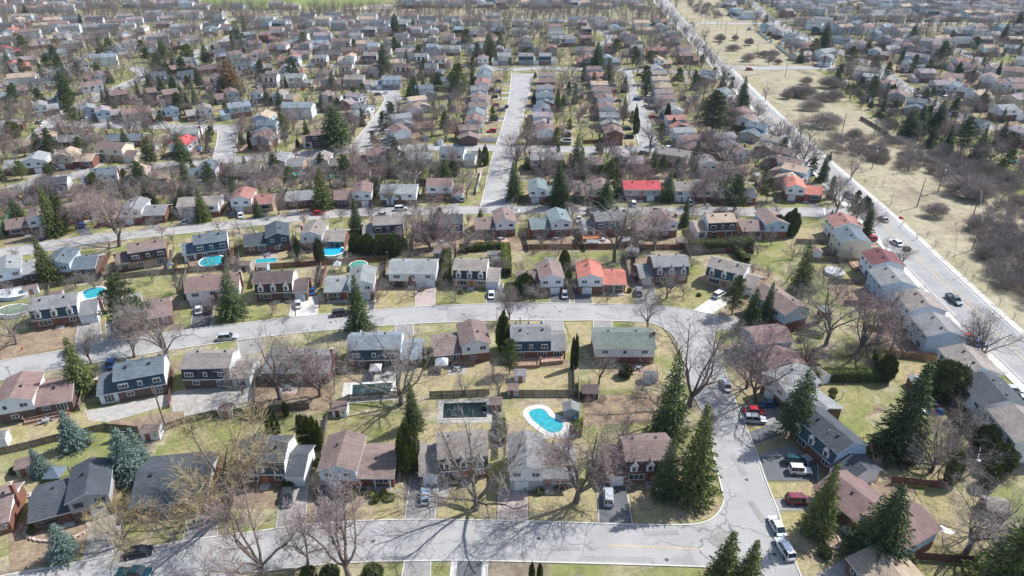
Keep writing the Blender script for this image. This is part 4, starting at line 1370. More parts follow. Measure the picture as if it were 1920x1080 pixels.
# ---------------------------------------------------------------- trees
def seg_arrays(segs, sides):
    """tapered tubes for many segments at once"""
    A = np.array([s[0] for s in segs], dtype=float)
    B = np.array([s[1] for s in segs], dtype=float)
    R0 = np.array([s[2] for s in segs])
    R1 = np.array([s[3] for s in segs])
    D = B - A
    D /= np.maximum(np.linalg.norm(D, axis=1, keepdims=True), 1e-6)
    ref = np.where(np.abs(D[:, 2:3]) > .9, np.array([[1., 0, 0]]), np.array([[0, 0, 1.]]))
    U = np.cross(D, ref)
    U /= np.linalg.norm(U, axis=1, keepdims=True)
    V = np.cross(D, U)
    n = len(segs)
    verts = np.zeros((n, 2 * sides, 3))
    for i in range(sides):
        t = 2 * math.pi * i / sides
        o = U * math.cos(t) + V * math.sin(t)
        verts[:, i] = A + o * R0[:, None]
        verts[:, sides + i] = B + o * R1[:, None]
    base = (np.arange(n) * 2 * sides)[:, None]
    fs = []
    for i in range(sides):
        j = (i + 1) % sides
        fs.append(np.concatenate([base + i, base + j, base + sides + j, base + sides + i], axis=1))
    return verts.reshape(-1, 3), np.concatenate(fs)


def blade_arrays(segs):
    """one thin flat blade per twig"""
    A = np.array([s[0] for s in segs], dtype=float)
    B = np.array([s[1] for s in segs], dtype=float)
    R = np.array([s[2] for s in segs])[:, None]
    D = B - A
    rnd = np.random.RandomState(len(segs)).normal(size=D.shape)
    U = np.cross(D, rnd)
    U /= np.maximum(np.linalg.norm(U, axis=1, keepdims=True), 1e-6)
    M_ = A * .45 + B * .55
    V = np.stack([A - U * R * .5, M_ - U * R, B, M_ + U * R, ], axis=1)
    n = len(segs)
    b = (np.arange(n) * 4)[:, None]
    F = np.concatenate([b, b + 1, b + 2, b + 3], axis=1)
    return V.reshape(-1, 3), F


def join_arrays(parts):
    V, F, n = [], [], 0
    for v, f in parts:
        V.append(v)
        F.append(f + n)
        n += len(v)
    return np.concatenate(V), np.concatenate(F)


def unit(v):
    return v / max(np.linalg.norm(v), 1e-6)


def bare_tree_meshes(seed, H=12.0, spread=.75, n1=7, n2=8, n3=8, n4=8, low=.16, twig_r=.0115, wood=BARK, twig=TWIG, lean=0):
    r = np.random.RandomState(seed)
    thick, thin, twigs = [], [], []

    def run(p, d, L, rad, level, up):
        k = {1: 6, 2: 4, 3: 3}.get(level, 1)
        q = p.copy()
        dd = d.copy()
        pts = [q.copy()]
        for i in range(k):
            dd = unit(dd + r.normal(size=3) * (.16 if level < 3 else .22) + np.array([0, 0, up]))
            q = q + dd * L / k
            pts.append(q.copy())
        for i in range(k):
            r0 = rad * (1 - i / k * .75)
            r1 = rad * (1 - (i + 1) / k * .75)
            (thick if level <= 2 else thin).append((pts[i], pts[i + 1], r0, r1))
        return pts, dd

    trunk_top = np.array([r.normal() * .25 + lean * H * .12, r.normal() * .2, H * low])
    R = H * .022
    thick.append((np.array([0, 0, -.3]), trunk_top * .5, R * 1.35, R))
    thick.append((trunk_top * .5, trunk_top, R, R * .9))
    for i in range(n1):
        az = 2 * math.pi * (i + r.uniform(-.25, .25)) / n1
        el = r.uniform(.95, 1.35) if i else 1.5
        d = unit(np.array([math.cos(az) * math.cos(el) * spread * 1.6, math.sin(az) * math.cos(el) * spread * 1.6, math.sin(el)]))
        L1 = H * r.uniform(.56, .72) * (1.15 if i == 0 else 1)
        p1, _ = run(trunk_top * r.uniform(.75, 1), d, L1, R * r.uniform(.45, .65), 1, .0)
        for j in range(n2):
            t = .25 + .75 * (j + r.uniform(0, .9)) / n2
            idx = min(t, .999) * (len(p1) - 1)
            a = int(idx)
            s = p1[a] + (p1[a + 1] - p1[a]) * (idx - a)
            ld = unit(p1[a + 1] - p1[a])
            side = unit(np.cross(ld, r.normal(size=3)))
            outw = unit(np.array([s[0], s[1], 0]) + 1e-3)
            d2 = unit(ld * .75 + side * .95 + outw * .3 * spread)
            L2 = H * .30 * (1.1 - t * .55) * r.uniform(.7, 1.15)
            p2, _ = run(s, d2, L2, R * .17 * (1.15 - t * .5), 2, .07)
            for k in range(n3):
                t2 = .2 + .8 * (k + r.uniform(0, .9)) / n3
                idx2 = min(t2, .999) * (len(p2) - 1)
                a2 = int(idx2)
                s2 = p2[a2] + (p2[a2 + 1] - p2[a2]) * (idx2 - a2)
                l2 = unit(p2[a2 + 1] - p2[a2])
                d3 = unit(l2 * .8 + unit(np.cross(l2, r.normal(size=3))) * .8)
                L3 = H * .125 * r.uniform(.7, 1.2) * (1.15 - .4 * t2)
                p3, _ = run(s2, d3, L3, R * .055, 3, .05)
                for m in range(n4):
                    s3 = p3[r.randint(0, len(p3))]
                    l3 = unit(p3[-1] - p3[0])
                    d4 = unit(l3 + r.normal(size=3) * .55 + np.array([0, 0, .12]))
                    twigs.append((s3, s3 + d4 * H * r.uniform(.04, .085), twig_r))
    tv, tf = join_arrays([seg_arrays(thick, 5)])
    cv, cf = join_arrays([seg_arrays(thin, 3), blade_arrays(twigs)])
    return np_mesh('trunk', tv, tf, [wood]), np_mesh('crown', cv, cf, [twig]), (tv, tf, cv, cf)


def leaf_arrays(P, D, Lr, Wr, rs):
    """diamond leaf clumps: base P, direction D, length and width arrays"""
    n = len(P)
    D = D / np.maximum(np.linalg.norm(D, axis=1, keepdims=True), 1e-6)
    U = np.cross(D, rs.normal(size=(n, 3)))
    U /= np.maximum(np.linalg.norm(U, axis=1, keepdims=True), 1e-6)
    L, Wd = Lr[:, None], Wr[:, None]
    V = np.stack([P, P + D * L * .45 - U * Wd * .5, P + D * L, P + D * L * .45 + U * Wd * .5], axis=1)
    b = (np.arange(n) * 4)[:, None]
    return V.reshape(-1, 3), np.concatenate([b, b + 1, b + 2, b + 3], axis=1)


def spruce_meshes(seed, H=12.0, R=2.9, base=.06, m=SPRUCE, tiers=46, per=14, prof=.9, gap=.0, droop=.28):
    rs = np.random.RandomState(seed)
    P, D, L, Wd = [], [], [], []
    for i in range(tiers):
        t = (i + rs.uniform(-.3, .3)) / tiers
        z = H * (base + (1 - base) * t)
        rr = R * max(1 - t, 0) ** prof * rs.uniform(.82, 1.12) + .12
        nb = max(4, int(per * (1 - t * .45)))
        a0 = rs.uniform(0, 6.28)
        for b in range(nb):
            if rs.uniform() < gap:
                continue
            az = a0 + 6.283 * (b + rs.uniform(-.3, .3)) / nb
            rb = rr * rs.uniform(.62, 1.18)
            k = max(5, int(rb * 11.0))
            for j in range(k):
                s = (j + rs.uniform(0, 1)) / k
                s = s ** .8
                off = rs.normal() * .28 * (1.1 - s) * rb * .55
                x = math.cos(az) * rb * s - math.sin(az) * off
                y = math.sin(az) * rb * s + math.cos(az) * off
                zz = z - droop * rb * s + .12 * rb * s * s + rs.normal() * .1
                P.append((x, y, zz))
                D.append((math.cos(az) + rs.normal() * .45, math.sin(az) + rs.normal() * .45, -.25 + rs.normal() * .28))
                L.append(rs.uniform(.28, .62) * (.65 + .35 * (1 - t)))
                Wd.append(rs.uniform(.10, .22))
    P.append((0, 0, H - .5)); D.append((0, 0, 1)); L.append(.9); Wd.append(.2)
    V, F = leaf_arrays(np.array(P), np.array(D), np.array(L), np.array(Wd), rs)
    tv, tf = seg_arrays([(np.array([0, 0, -.3]), np.array([0, 0, H * .5]), H * .018, H * .011), (np.array([0, 0, H * .5]), np.array([0, 0, H * .97]), H * .011, .02)], 6)
    return np_mesh('trunk', tv, tf, [BARK]), np_mesh('crown', V, F, [m]), None


def pine_meshes(seed, H=12.0, R=3.4, m=SPRUCEL, clumps=60, base=.22):
    rs = np.random.RandomState(seed)
    P, D, L, Wd, limbs = [], [], [], [], []
    for c in range(clumps):
        t = (c + .5) / clumps
        z = H * (base + (1 - base) * t)
        rr = R * (math.sin(min(1, (t + .12) * 1.15) * math.pi) ** .6 if t < .75 else (1 - t) * 2.6 + .15)
        az = c * 2.4 + rs.uniform(-.4, .4)
        rd = rr * rs.uniform(.35, 1.0)
        c0 = np.array([math.cos(az) * rd, math.sin(az) * rd, z + rs.normal() * .3])
        limbs.append((np.array([0, 0, max(z - rd * .35, H * .12)]), c0, .07, .03))
        cs = rs.uniform(.65, 1.15) * (1.15 - .4 * t)
        for k in range(150):
            v = unit(rs.normal(size=3)) * rs.uniform(.3, 1)
            P.append(c0 + v * np.array([cs, cs, cs * .55]))
            D.append(v + np.array([0, 0, .5]))
            L.append(rs.uniform(.2, .45))
            Wd.append(rs.uniform(.09, .19))
    V, F = leaf_arrays(np.array(P), np.array(D), np.array(L), np.array(Wd), rs)
    tv, tf = seg_arrays([(np.array([0, 0, -.3]), np.array([.2, 0, H * .55]), H * .02, H * .012), (np.array([.2, 0, H * .55]), np.array([0, 0, H * .95]), H * .012, .03)] + limbs, 5)
    return np_mesh('trunk', tv, tf, [BARK]), np_mesh('crown', V, F, [m]), None


def blob_mesh(seed, H, R, m, n=2600, cone=0.0, core=True, leaf=.42):
    """dense clipped or rounded evergreen: leaf clumps over a lumpy body"""
    rs = np.random.RandomState(seed)
    v = rs.normal(size=(n, 3))
    v /= np.linalg.norm(v, axis=1, keepdims=True)
    lump = 1 + .12 * np.sin(v[:, 0] * 5 + seed) * np.cos(v[:, 1] * 6 + 1) + .08 * np.sin(v[:, 2] * 9 + v[:, 0] * 7)
    rad = lump * rs.uniform(.82, 1.04, n)
    zz = v[:, 2] * rad
    shrink = 1 - cone * (zz + 1) / 2
    P = np.stack([v[:, 0] * rad * R * shrink, v[:, 1] * rad * R * shrink, H / 2 + zz * H / 2], axis=1)
    D = v + np.array([0, 0, .45]) + rs.normal(size=(n, 3)) * .45
    V, F = leaf_arrays(P, D, rs.uniform(leaf * .6, leaf * 1.3, n), rs.uniform(leaf * .35, leaf * .7, n), rs)
    parts = [(V, F)]
    if core:
        q, ring = [], 10
        fs = []
        for i in range(7):
            ph = -math.pi / 2 + math.pi * i / 6
            sh = 1 - cone * (math.sin(ph) + 1) / 2
            for j in range(ring):
                a = 6.283 * j / ring
                q.append((math.cos(ph) * math.cos(a) * R * .84 * sh + 1e-4 * j, math.cos(ph) * math.sin(a) * R * .84 * sh, H / 2 + math.sin(ph) * H * .42))
        for i in range(6):
            for j in range(ring):
                k = (j + 1) % ring
                fs.append((i * ring + j, i * ring + k, (i + 1) * ring + k, (i + 1) * ring + j))
        parts.append((np.array(q), np.array(fs)))
    V, F = join_arrays(parts)
    return np_mesh('foliage', V, F, [m])


rnd = random.Random(11)
VAR = {
 'grey': [bare_tree_meshes(s, spread=sp, low=lo) for s, sp, lo in ((1, .75, .16), (2, .95, .14), (3, .6, .2), (4, 1.05, .12), (5, .8, .22))],
 'bud': [bare_tree_meshes(s, spread=sp, low=lo, twig=TWIGP, n4=9, twig_r=.015) for s, sp, lo in ((11, .7, .18), (12, .9, .14), (13, .55, .15), (14, 1.0, .18))],
 'straw': [bare_tree_meshes(21, spread=1.0, low=.12, twig=TWIGY, n4=13, twig_r=.016), bare_tree_meshes(22, spread=.8, low=.1, twig=TWIGY, n4=12, twig_r=.015)],
 'thin': [bare_tree_meshes(s, spread=.6, low=.2, n1=5, n2=6, n3=6, n4=5, twig_r=.014) for s in (31, 32, 33)],
 'spruce': [spruce_meshes(41), spruce_meshes(42, R=3.3, prof=.8), spruce_meshes(43, R=2.5, gap=.12, prof=1.0), spruce_meshes(48, R=3.0, gap=.25, prof=.65, base=.14, droop=.1), spruce_meshes(49, R=2.8, gap=.3, prof=.75, droop=.4)],
 'lspruce': [spruce_meshes(44, m=SPRUCEL, R=3.0), spruce_meshes(45, m=SPRUCEL, R=2.6, gap=.1, droop=.15)],
 'blue': [spruce_meshes(46, m=BLUES, R=3.6, prof=.7, droop=.1, tiers=40), spruce_meshes(47, m=BLUES, R=3.2, prof=.8, droop=.12, tiers=40)],
 'pine': [pine_meshes(51), pine_meshes(52, m=SPRUCE), pine_meshes(53, R=3.0, m=SPRUCEL)],
 'cedar': [None], 'rusty': [spruce_meshes(61, m=RUSTY, R=3.6, prof=.6, droop=-.2)],
}
TREE = {'grey': ('bare_tree', 'grey leafless tree', 'leafless grey trees'), 'bud': ('budding_tree', 'leafless tree with pinkish buds', 'pinkish budding trees'),
        'straw': ('straw_coloured_tree', 'straw-coloured leafless tree', None), 'thin': ('young_tree', 'thin young leafless tree', 'thin young trees'),
        'spruce': ('spruce_tree', 'dark green spruce', 'dark spruces'), 'lspruce': ('spruce_tree', 'light green spruce', 'light spruces'),
        'blue': ('blue_spruce', 'blue-green spruce', 'blue spruces'), 'pine': ('pine_tree', 'loose-crowned pine', 'pines'), 'rusty': ('larch_tree', 'rusty brown conifer', None)}
TREES = []


def tree(kind, x, y, H, wide=1.0, label=None, rz=None, var=None):
    vs = VAR[kind]
    v = vs[(rnd.randrange(len(vs)) if var is None else var) % len(vs)]
    nm, desc, grp = TREE[kind]
    o = empty(nm, (x, y, 0), rnd.uniform(0, 6.28) if rz is None else rz)
    s = H / 12.0
    o.scale = (s * wide * rnd.uniform(.92, 1.1), s * wide * rnd.uniform(.92, 1.1), s)
    o.rotation_euler = (rnd.uniform(-.04, .04), rnd.uniform(-.04, .04), o.rotation_euler[2])
    link('trunk', v[0], o)
    link('crown', v[1], o)
    if label is None:
        desc = ('tall ' if H > 12.5 else 'small ' if H < 7.5 else '') + desc
    thing(o, label or desc, 'tree', grp, bool(label))
    TREES.append((x, y))
    return o


def TP(kind, bx, by, ty, wide=1.0, label=None, var=None):
    if kind in ('spruce', 'lspruce', 'pine', 'rusty'):
        wide *= .76 if by > 780 else .95
    """tree from survey points: foot of the trunk and row of its top"""
    x, y = G(bx, by)
    lo, hi = 1.0, 40.0
    for _ in range(24):
        m = (lo + hi) / 2
        if PX(x, y, m)[1] > ty:
            lo = m
        else:
            hi = m
    return tree(kind, x, y, lo, wide, label, None, var)


_FOL = {}


def evergreen(kind, x, y, H, R, label=None):
    """cedar columns, round evergreens and shrubs, one shared mesh for each kind"""
    spec = {'column': ('cedar_column', 'narrow cedar column', 'cedar columns', CEDAR, 4.0, .62, .55), 'dcolumn': ('cedar_column', 'dark narrow cedar', 'cedar columns', CEDARD, 4.0, .7, .5),
            'round': ('round_evergreen', 'rounded dark evergreen', 'rounded evergreens', CEDARD, 4.0, 2.2, .2), 'lround': ('round_evergreen', 'rounded yellow-green evergreen', 'rounded evergreens', CEDAR, 4.0, 2.0, .3),
            'shrub': ('evergreen_shrub', 'low clipped green shrub', 'low shrubs', CEDAR, 1.4, .9, .1)}[kind]
    if kind not in _FOL:
        _FOL[kind] = [blob_mesh(70 + i + len(kind), spec[4], spec[5], spec[3], 8000 if spec[4] > 2 else 1200, spec[6], True, .25 if spec[4] > 2 else .22) for i in (1, 2)]
    o = link(spec[0], rnd.choice(_FOL[kind]), None, (x, y, -.05), rnd.uniform(0, 6.28), (R / spec[5], R / spec[5], H / spec[4]))
    thing(o, label or spec[1], 'shrub' if kind == 'shrub' else 'tree', spec[2], bool(label))
    TREES.append((x, y))
    return o


def EP(kind, bx, by, ty, wpx, label=None):
    x, y = G(bx, by)
    lo, hi = .3, 30.0
    for _ in range(24):
        m = (lo + hi) / 2
        if PX(x, y, m)[1] > ty:
            lo = m
        else:
            hi = m
    k = PX(x + 1, y)[0] - PX(x, y)[0]
    return evergreen(kind, x, y, lo, wpx / 2 / k, label)


# trees one can pick out: kind, foot x, foot y, top y, width factor, label
HAND = """grey 893 955 790 1.15|bare tree casting a fan of shadow over the nearest street, before the taupe mansard house
bud 1080 942 778 1.15|large pink-budded tree in front of the brown mansard house on the nearest street
bud 655 1082 922 1.0|pink-budded tree at the bottom edge below the house with columned porch
bud 490 1085 925 1.0|pink-budded tree at the bottom edge below the straw-coloured tree
grey 578 1060 965 1.0|twisted grey tree between two pink-budded trees at the bottom edge
straw 425 975 792 1.15|broad straw-coloured tree between the slate roofed front houses
straw 235 1020 938 1.1|small straw-coloured tree on the lawn beside the black car
bud -5 1075 945 1.0|pink-budded tree cut by the bottom left corner
grey 330 1010 945 1.0
grey 1292 762 590 1.1|very tall forked bare tree on the inside of the street bend
grey 1215 614 545 1.0|small bare tree in front of the green roofed house at the bend
grey 312 674 548 1.2|big bare tree leaning over the curved street above the blue-grey mansard
grey 172 682 598 .8
bud 252 670 575 .9
grey 32 645 568 1.2|wide bare tree at the left edge beside the oval covered pool
bud 223 462 340 1.15|large pink-grey tree beside the third street at left
bud 600 742 640 1.3|pink-budded tree behind the low grey roofed brick house
grey 527 748 625 1.2
grey 565 700 610 1.1
grey 753 757 622 1.35|wide bare tree standing right of the rectangular pool
grey 640 700 620 1.0
grey 870 742 695 1.0
grey 935 742 688 1.2
grey 1123 720 660 1.0
bud 955 600 535 1.0|pink-grey tree on the kerb of the curved street, centre
grey 1250 560 497 1.3
grey 1152 490 358 1.2|tall dark-trunked bare tree behind the brown fence, right of centre
bud 1227 470 398 1.2
grey 1015 470 435 1.0
bud 807 470 370 1.25
bud 852 486 400 1.1
bud 775 455 395 1.0
bud 597 482 440 1.1
grey 1547 648 520 1.2
bud 1610 660 535 1.1
bud 1645 645 540 1.0
grey 1670 655 580 1.0
grey 1510 690 600 .9
grey 1837 675 580 1.1|right-hand one of two bare trees beside the boulevard driveway
grey 1820 655 582 1.0|left-hand one of two bare trees beside the boulevard driveway
grey 1687 500 458 1.3
grey 1622 442 378 1.0
grey 1600 425 370 1.0
grey 1400 728 618 .9
bud 1417 755 620 1.0
grey 1375 660 600 1.1
grey 1810 1038 915 1.3|leaning bare tree on the lawn behind the reddish brown split-level
grey 1745 885 800 1.3
grey 1775 870 790 1.2
bud 1900 1075 1005 1.2
grey 1830 1000 905 1.0
grey 1800 815 750 1.3
bud 1325 845 755 .5|slim upright leafless tree beside the corner spruces
grey 1165 850 775 .9
grey 225 745 700 .9
grey 455 740 680 .8
grey 300 815 770 1.0
grey 775 345 270 1.2|tall bare tree just above the pale grey raised bungalow
grey 770 320 245 1.2
bud 145 430 375 1.2
bud 175 420 360 1.2
grey 1010 390 362 1.0
bud 968 315 238 1.1
bud 985 290 220 1.1
grey 1160 322 262 1.1
bud 1140 300 255 1.1
grey 1217 292 222 1.0
grey 1350 370 310 1.3
bud 1320 372 305 1.2
grey 1355 318 245 1.2
grey 1440 315 255 1.1
grey 1380 395 340 .9
grey 145 315 262 1.1
grey 75 240 205 1.0
grey 150 250 215 1.2
grey 245 262 200 1.2
bud 110 245 200 1.2
grey 180 285 240 1.0
grey 400 250 205 1.0
grey 1500 258 210 1.0
grey 1508 315 245 1.0
grey 1562 380 325 1.0
grey 1565 402 335 1.0
bud 25 400 350 1.1
grey 610 420 395 .8
grey 1700 260 215 1.1
grey 1650 185 145 1.2
grey 1640 150 118 1.1
lspruce 1500 548 455 1.0|dark spruce standing alone behind the angled mansard house
spruce 1252 818 655 1.1|tallest dark spruce behind the brown mansard house on the corner
lspruce 1300 935 765 1.0|broad light green spruce on the street corner lawn
spruce 1247 930 818 1.1|shorter dark spruce against the brown mansard house on the corner
lspruce 1347 1115 995 1.45|left one of two spruces cut by the bottom edge
lspruce 1395 1118 1012 1.3|right one of two spruces cut by the bottom edge
spruce 1485 820 692 1.2|dense spruce left of the slate mansard and pale grey split-level
spruce 1680 850 680 1.5|huge broad conifer in the middle of the right-hand gardens
lspruce 1530 1000 862 .95|spruce with a bare lower trunk beside the maroon car
spruce 1640 1050 912 1.5|broad dark cone in front of the reddish brown split-level
lspruce 1880 1112 935 1.5|large pine cut by the bottom right corner
blue 144 838 770 1.15|round blue-green spruce below the timber deck house
blue 243 898 803 .95|blue-green spruce beside the narrow cedar, left of the broad slate roof
blue 262 868 800 .95
blue 83 890 838 1.1|small blue-green spruce beside the dark garden gazebo
blue 122 1045 982 1.15|blue-green spruce beside the stone-ringed flower bed
spruce 776 803 718 1.0|dark spruce right of the green back lawn behind the nearest row
lspruce 158 738 632 1.1|spruce between the timber deck house and the blue-grey mansard
lspruce 98 530 445 1.0|slim pine left of the blue-grey split-level behind the turquoise pool
pine 250 632 525 1.25|bright green pine over the curved street in front of the hidden brown roof
spruce 438 594 502 1.2|broad spruce beside the twin garage doors
spruce 675 620 515 1.1|tallest spruce on the curved street in front of the pale grey split-level
pine 1372 590 520 1.1|pine on the lawn beside the pale concrete driveway
spruce 1405 615 540 1.0
spruce 1432 610 528 1.0
pine 955 702 637 .9
spruce 670 435 372 1.1|spruce on the south kerb of the third street, left of the beige mansard
lspruce 607 392 313 1.1|spruce on the third street just above the red car
lspruce 382 414 353 1.1
lspruce 108 440 352 1.0
pine 125 436 372 .9
spruce 346 312 248 1.1|dark spruce in front of the bright red gable roof
pine 365 332 298 .8
spruce 283 310 250 1.1
spruce 634 280 195 1.6|very broad dark spruce beside the diagonal street
spruce 965 375 302 1.1|left one of two dark spruces right of the straight street junction
spruce 1050 386 302 1.1|right one of two dark spruces right of the straight street junction
spruce 1082 336 252 1.4|broad dark spruce behind the two junction spruces
blue 1084 380 348 .9
pine 1375 400 333 1.4|bright yellow-green pine beside the third street, right of centre
spruce 1282 424 368 1.0
spruce 1225 325 276 .9
pine 1242 332 293 1.0
pine 1335 255 177 1.5|huge bright green pine near the boulevard above the tan roofs
spruce 1170 220 180 1.1
spruce 1140 160 108 1.1
spruce 1120 130 80 1.5
pine 1212 180 148 1.1
spruce 1388 206 143 .9
spruce 1540 340 287 1.0
pine 1597 412 358 .9
spruce 1622 446 380 .8
spruce 1700 262 203 1.5
spruce 1720 252 200 1.3
spruce 1752 246 188 1.4
pine 1800 290 225 1.3
spruce 1830 300 240 1.3
spruce 1875 272 228 1.5
pine 1885 320 280 1.3
pine 858 180 120 1.4
spruce 720 142 80 1.2
pine 748 108 82 1.5
spruce 763 120 92 1.1
spruce 742 66 24 1.3
spruce 775 52 32 1.2
pine 875 90 55 1.6
spruce 918 106 60 1.3
lspruce 938 92 56 1.2
spruce 130 200 128 1.0
pine 138 238 180 1.1
spruce 52 36 5 1.3
spruce 155 54 24 1.1
pine 92 134 103 1.3
spruce 112 128 97 1.2
spruce 136 118 88 1.2
spruce 190 98 64 1.2
pine 270 106 74 1.2
spruce 310 115 70 1.2
lspruce 327 124 90 1.1
pine 352 120 84 1.2
spruce 388 122 82 1.2
rusty 435 178 110 1.3|big rusty brown conifer among the upper left roofs
lspruce 20 134 97 1.6
spruce 445 82 38 1.2
spruce 440 100 60 1.2
pine 570 88 60 1.2
pine 187 112 92 1.2
spruce 1562 52 30 1.2
spruce 1545 95 42 1.2
spruce 1505 95 75 1.0
spruce 1500 118 88 1.3
spruce 1435 48 24 1.3
spruce 1710 78 42 1.4
spruce 1690 118 88 1.0
spruce 1640 138 98 1.1
spruce 1870 140 112 1.2
spruce 1880 76 38 1.2
spruce 1905 60 20 1.4
pine 1910 105 82 1.3
spruce 590 40 22 1.2
spruce 1660 185 150 .9
pine 1635 190 150 1.2
spruce 400 33 12 1.2
spruce 415 34 13 1.2
spruce 1575 22 4 1.0
spruce 20 12 -6 1.2
lspruce 462 70 25 1.0"""
for row in HAND.split('\n'):
    d, _, lb = row.partition('|')
    k, bx, by, ty, w_ = d.split()
    TP(k, float(bx), float(by), float(ty), float(w_), lb or None)
EV = """lround 768 882 797 46|round yellow-green cedar between the columned porch and taupe mansard
round 985 552 516 40|round green bush on the lawn left of the brown split-level
round 1768 742 684 84|big round dark bush beside the boulevard houses
round 1658 712 668 34
lround 26 258 228 30
column 944 655 590 26
column 566 800 778 10
column 577 802 780 9
column 588 806 782 9
column 567 835 782 13
column 578 838 786 12
column 590 840 788 12
column 602 842 792 12
column 503 808 782 8
column 513 810 786 8
column 523 812 788 8
round 491 785 766 13
round 511 786 768 12
round 537 780 755 13
column 242 888 868 10
column 222 825 800 12
dcolumn 1073 690 636 9
dcolumn 1079 690 630 10
column 997 1085 1056 11
column 1012 1085 1058 11
round 1172 705 684 27
round 1545 1042 1028 26
lround 1058 505 470 22
lround 1065 535 505 14
round 560 480 446 10
lround 910 310 274 14
lround 900 312 280 9
dcolumn 472 282 247 11
column 560 282 262 9
round 425 500 480 14
round 16 440 425 14
lround 470 785 772 14
lround 462 782 770 12
lround 235 340 318 18
round 600 490 450 20
round 690 475 440 30
round 715 476 440 28
round 740 478 440 30
round 668 472 440 26
round 755 468 446 20
round 1190 250 200 10
round 1195 250 222 8
dcolumn 1250 232 196 12
dcolumn 1262 245 222 8
round 850 330 304 26
round 820 158 137 28
round 850 160 138 28
round 1790 155 118 10
round 700 1085 1062 40
lround 580 1085 1066 34
round 620 1085 1064 38
round 1480 440 395 32
round 1620 395 370 20
round 1455 440 405 30
round 1890 280 250 30
lround 1670 185 160 20
round 1870 880 835 50
round 1840 850 800 46
lround 1870 800 770 34
lround 1795 790 762 26
lround 1780 905 850 30
lround 1850 910 870 34"""
for row in EV.split('\n'):
    d, _, lb = row.partition('|')
    k, bx, by, ty, w_ = d.split()
    EP(k, float(bx), float(by), float(ty), float(w_), lb or None)

SH = [(140, 972), (65, 985), (60, 1000), (660, 932), (662, 920), (697, 930), (705, 940), (720, 928), (682, 925), (730, 935), (540, 915), (1057, 910), (1048, 912), (1012, 925), (985, 915), (293, 950), (280, 945), (655, 935), (385, 928), (1140, 552),
      (1090, 905), (596, 870), (120, 800), (165, 833), (865, 550), (790, 545), (1180, 548), (1110, 545), (1560, 745), (1562, 735), (30, 885), (850, 905), (1310, 555), (1700, 470), (1500, 640), (1530, 690), (1170, 398), (15, 437), (70, 440)]
for px, py in SH:
    x, y = G(px, py)
    evergreen('shrub', x, y, rnd.uniform(.8, 1.4), rnd.uniform(.6, 1.1))


# ---------------------------------------------------------------- hedges
def hedge(px, h, w, m=CEDAR, label=None):
    line = resample(GL(px), 1.0)
    L = sum(math.hypot(b[0] - a[0], b[1] - a[1]) for a, b in zip(line, line[1:]))
    rs = np.random.RandomState(int(L * 10))
    per = 420 if px[0][1] > 420 else 120
    n = int(L * per)
    k = rs.randint(0, len(line) - 1, n)
    A = np.array(line)
    a, b = A[k], A[k + 1]
    t = rs.uniform(0, 1, (n, 1))
    c = a + (b - a) * t
    d = (b - a) / np.maximum(np.linalg.norm(b - a, axis=1, keepdims=True), 1e-6)
    nrm = np.stack([-d[:, 1], d[:, 0]], axis=1)
    side = rs.randint(0, 3, n)
    off = np.where(side == 0, -w / 2, np.where(side == 1, w / 2, 0)) + rs.normal(size=n) * .08 + np.where(side == 2, rs.uniform(-w / 2, w / 2, n), 0)
    z = np.where(side == 2, h + rs.normal(size=n) * .12, rs.uniform(0, h, n)) + .15 * np.sin(c[:, 0] * 1.7)
    P = np.stack([c[:, 0] + nrm[:, 0] * off, c[:, 1] + nrm[:, 1] * off, z], axis=1)
    D = np.stack([nrm[:, 0] * np.sign(off) * .6, nrm[:, 1] * np.sign(off) * .6, np.full(n, .6)], axis=1) + rs.normal(size=(n, 3)) * .5
    V, F = leaf_arrays(P, D, rs.uniform(.16, .36, n), rs.uniform(.10, .2, n), rs)
    mb = MB()
    ribbon(mb, line, w * .86, 0, h * .93)
    V2, F2 = join_arrays([(V, F), (np.array(mb.v), np.array(mb.f))])
    cx, cy = A.mean(axis=0)
    V2[:, 0] -= cx
    V2[:, 1] -= cy
    o = link('hedge', np_mesh('hedge', V2, F2, [m]), None, (float(cx), float(cy), 0))
    thing(o, label or 'clipped green hedge', 'hedge', 'clipped hedges', bool(label))


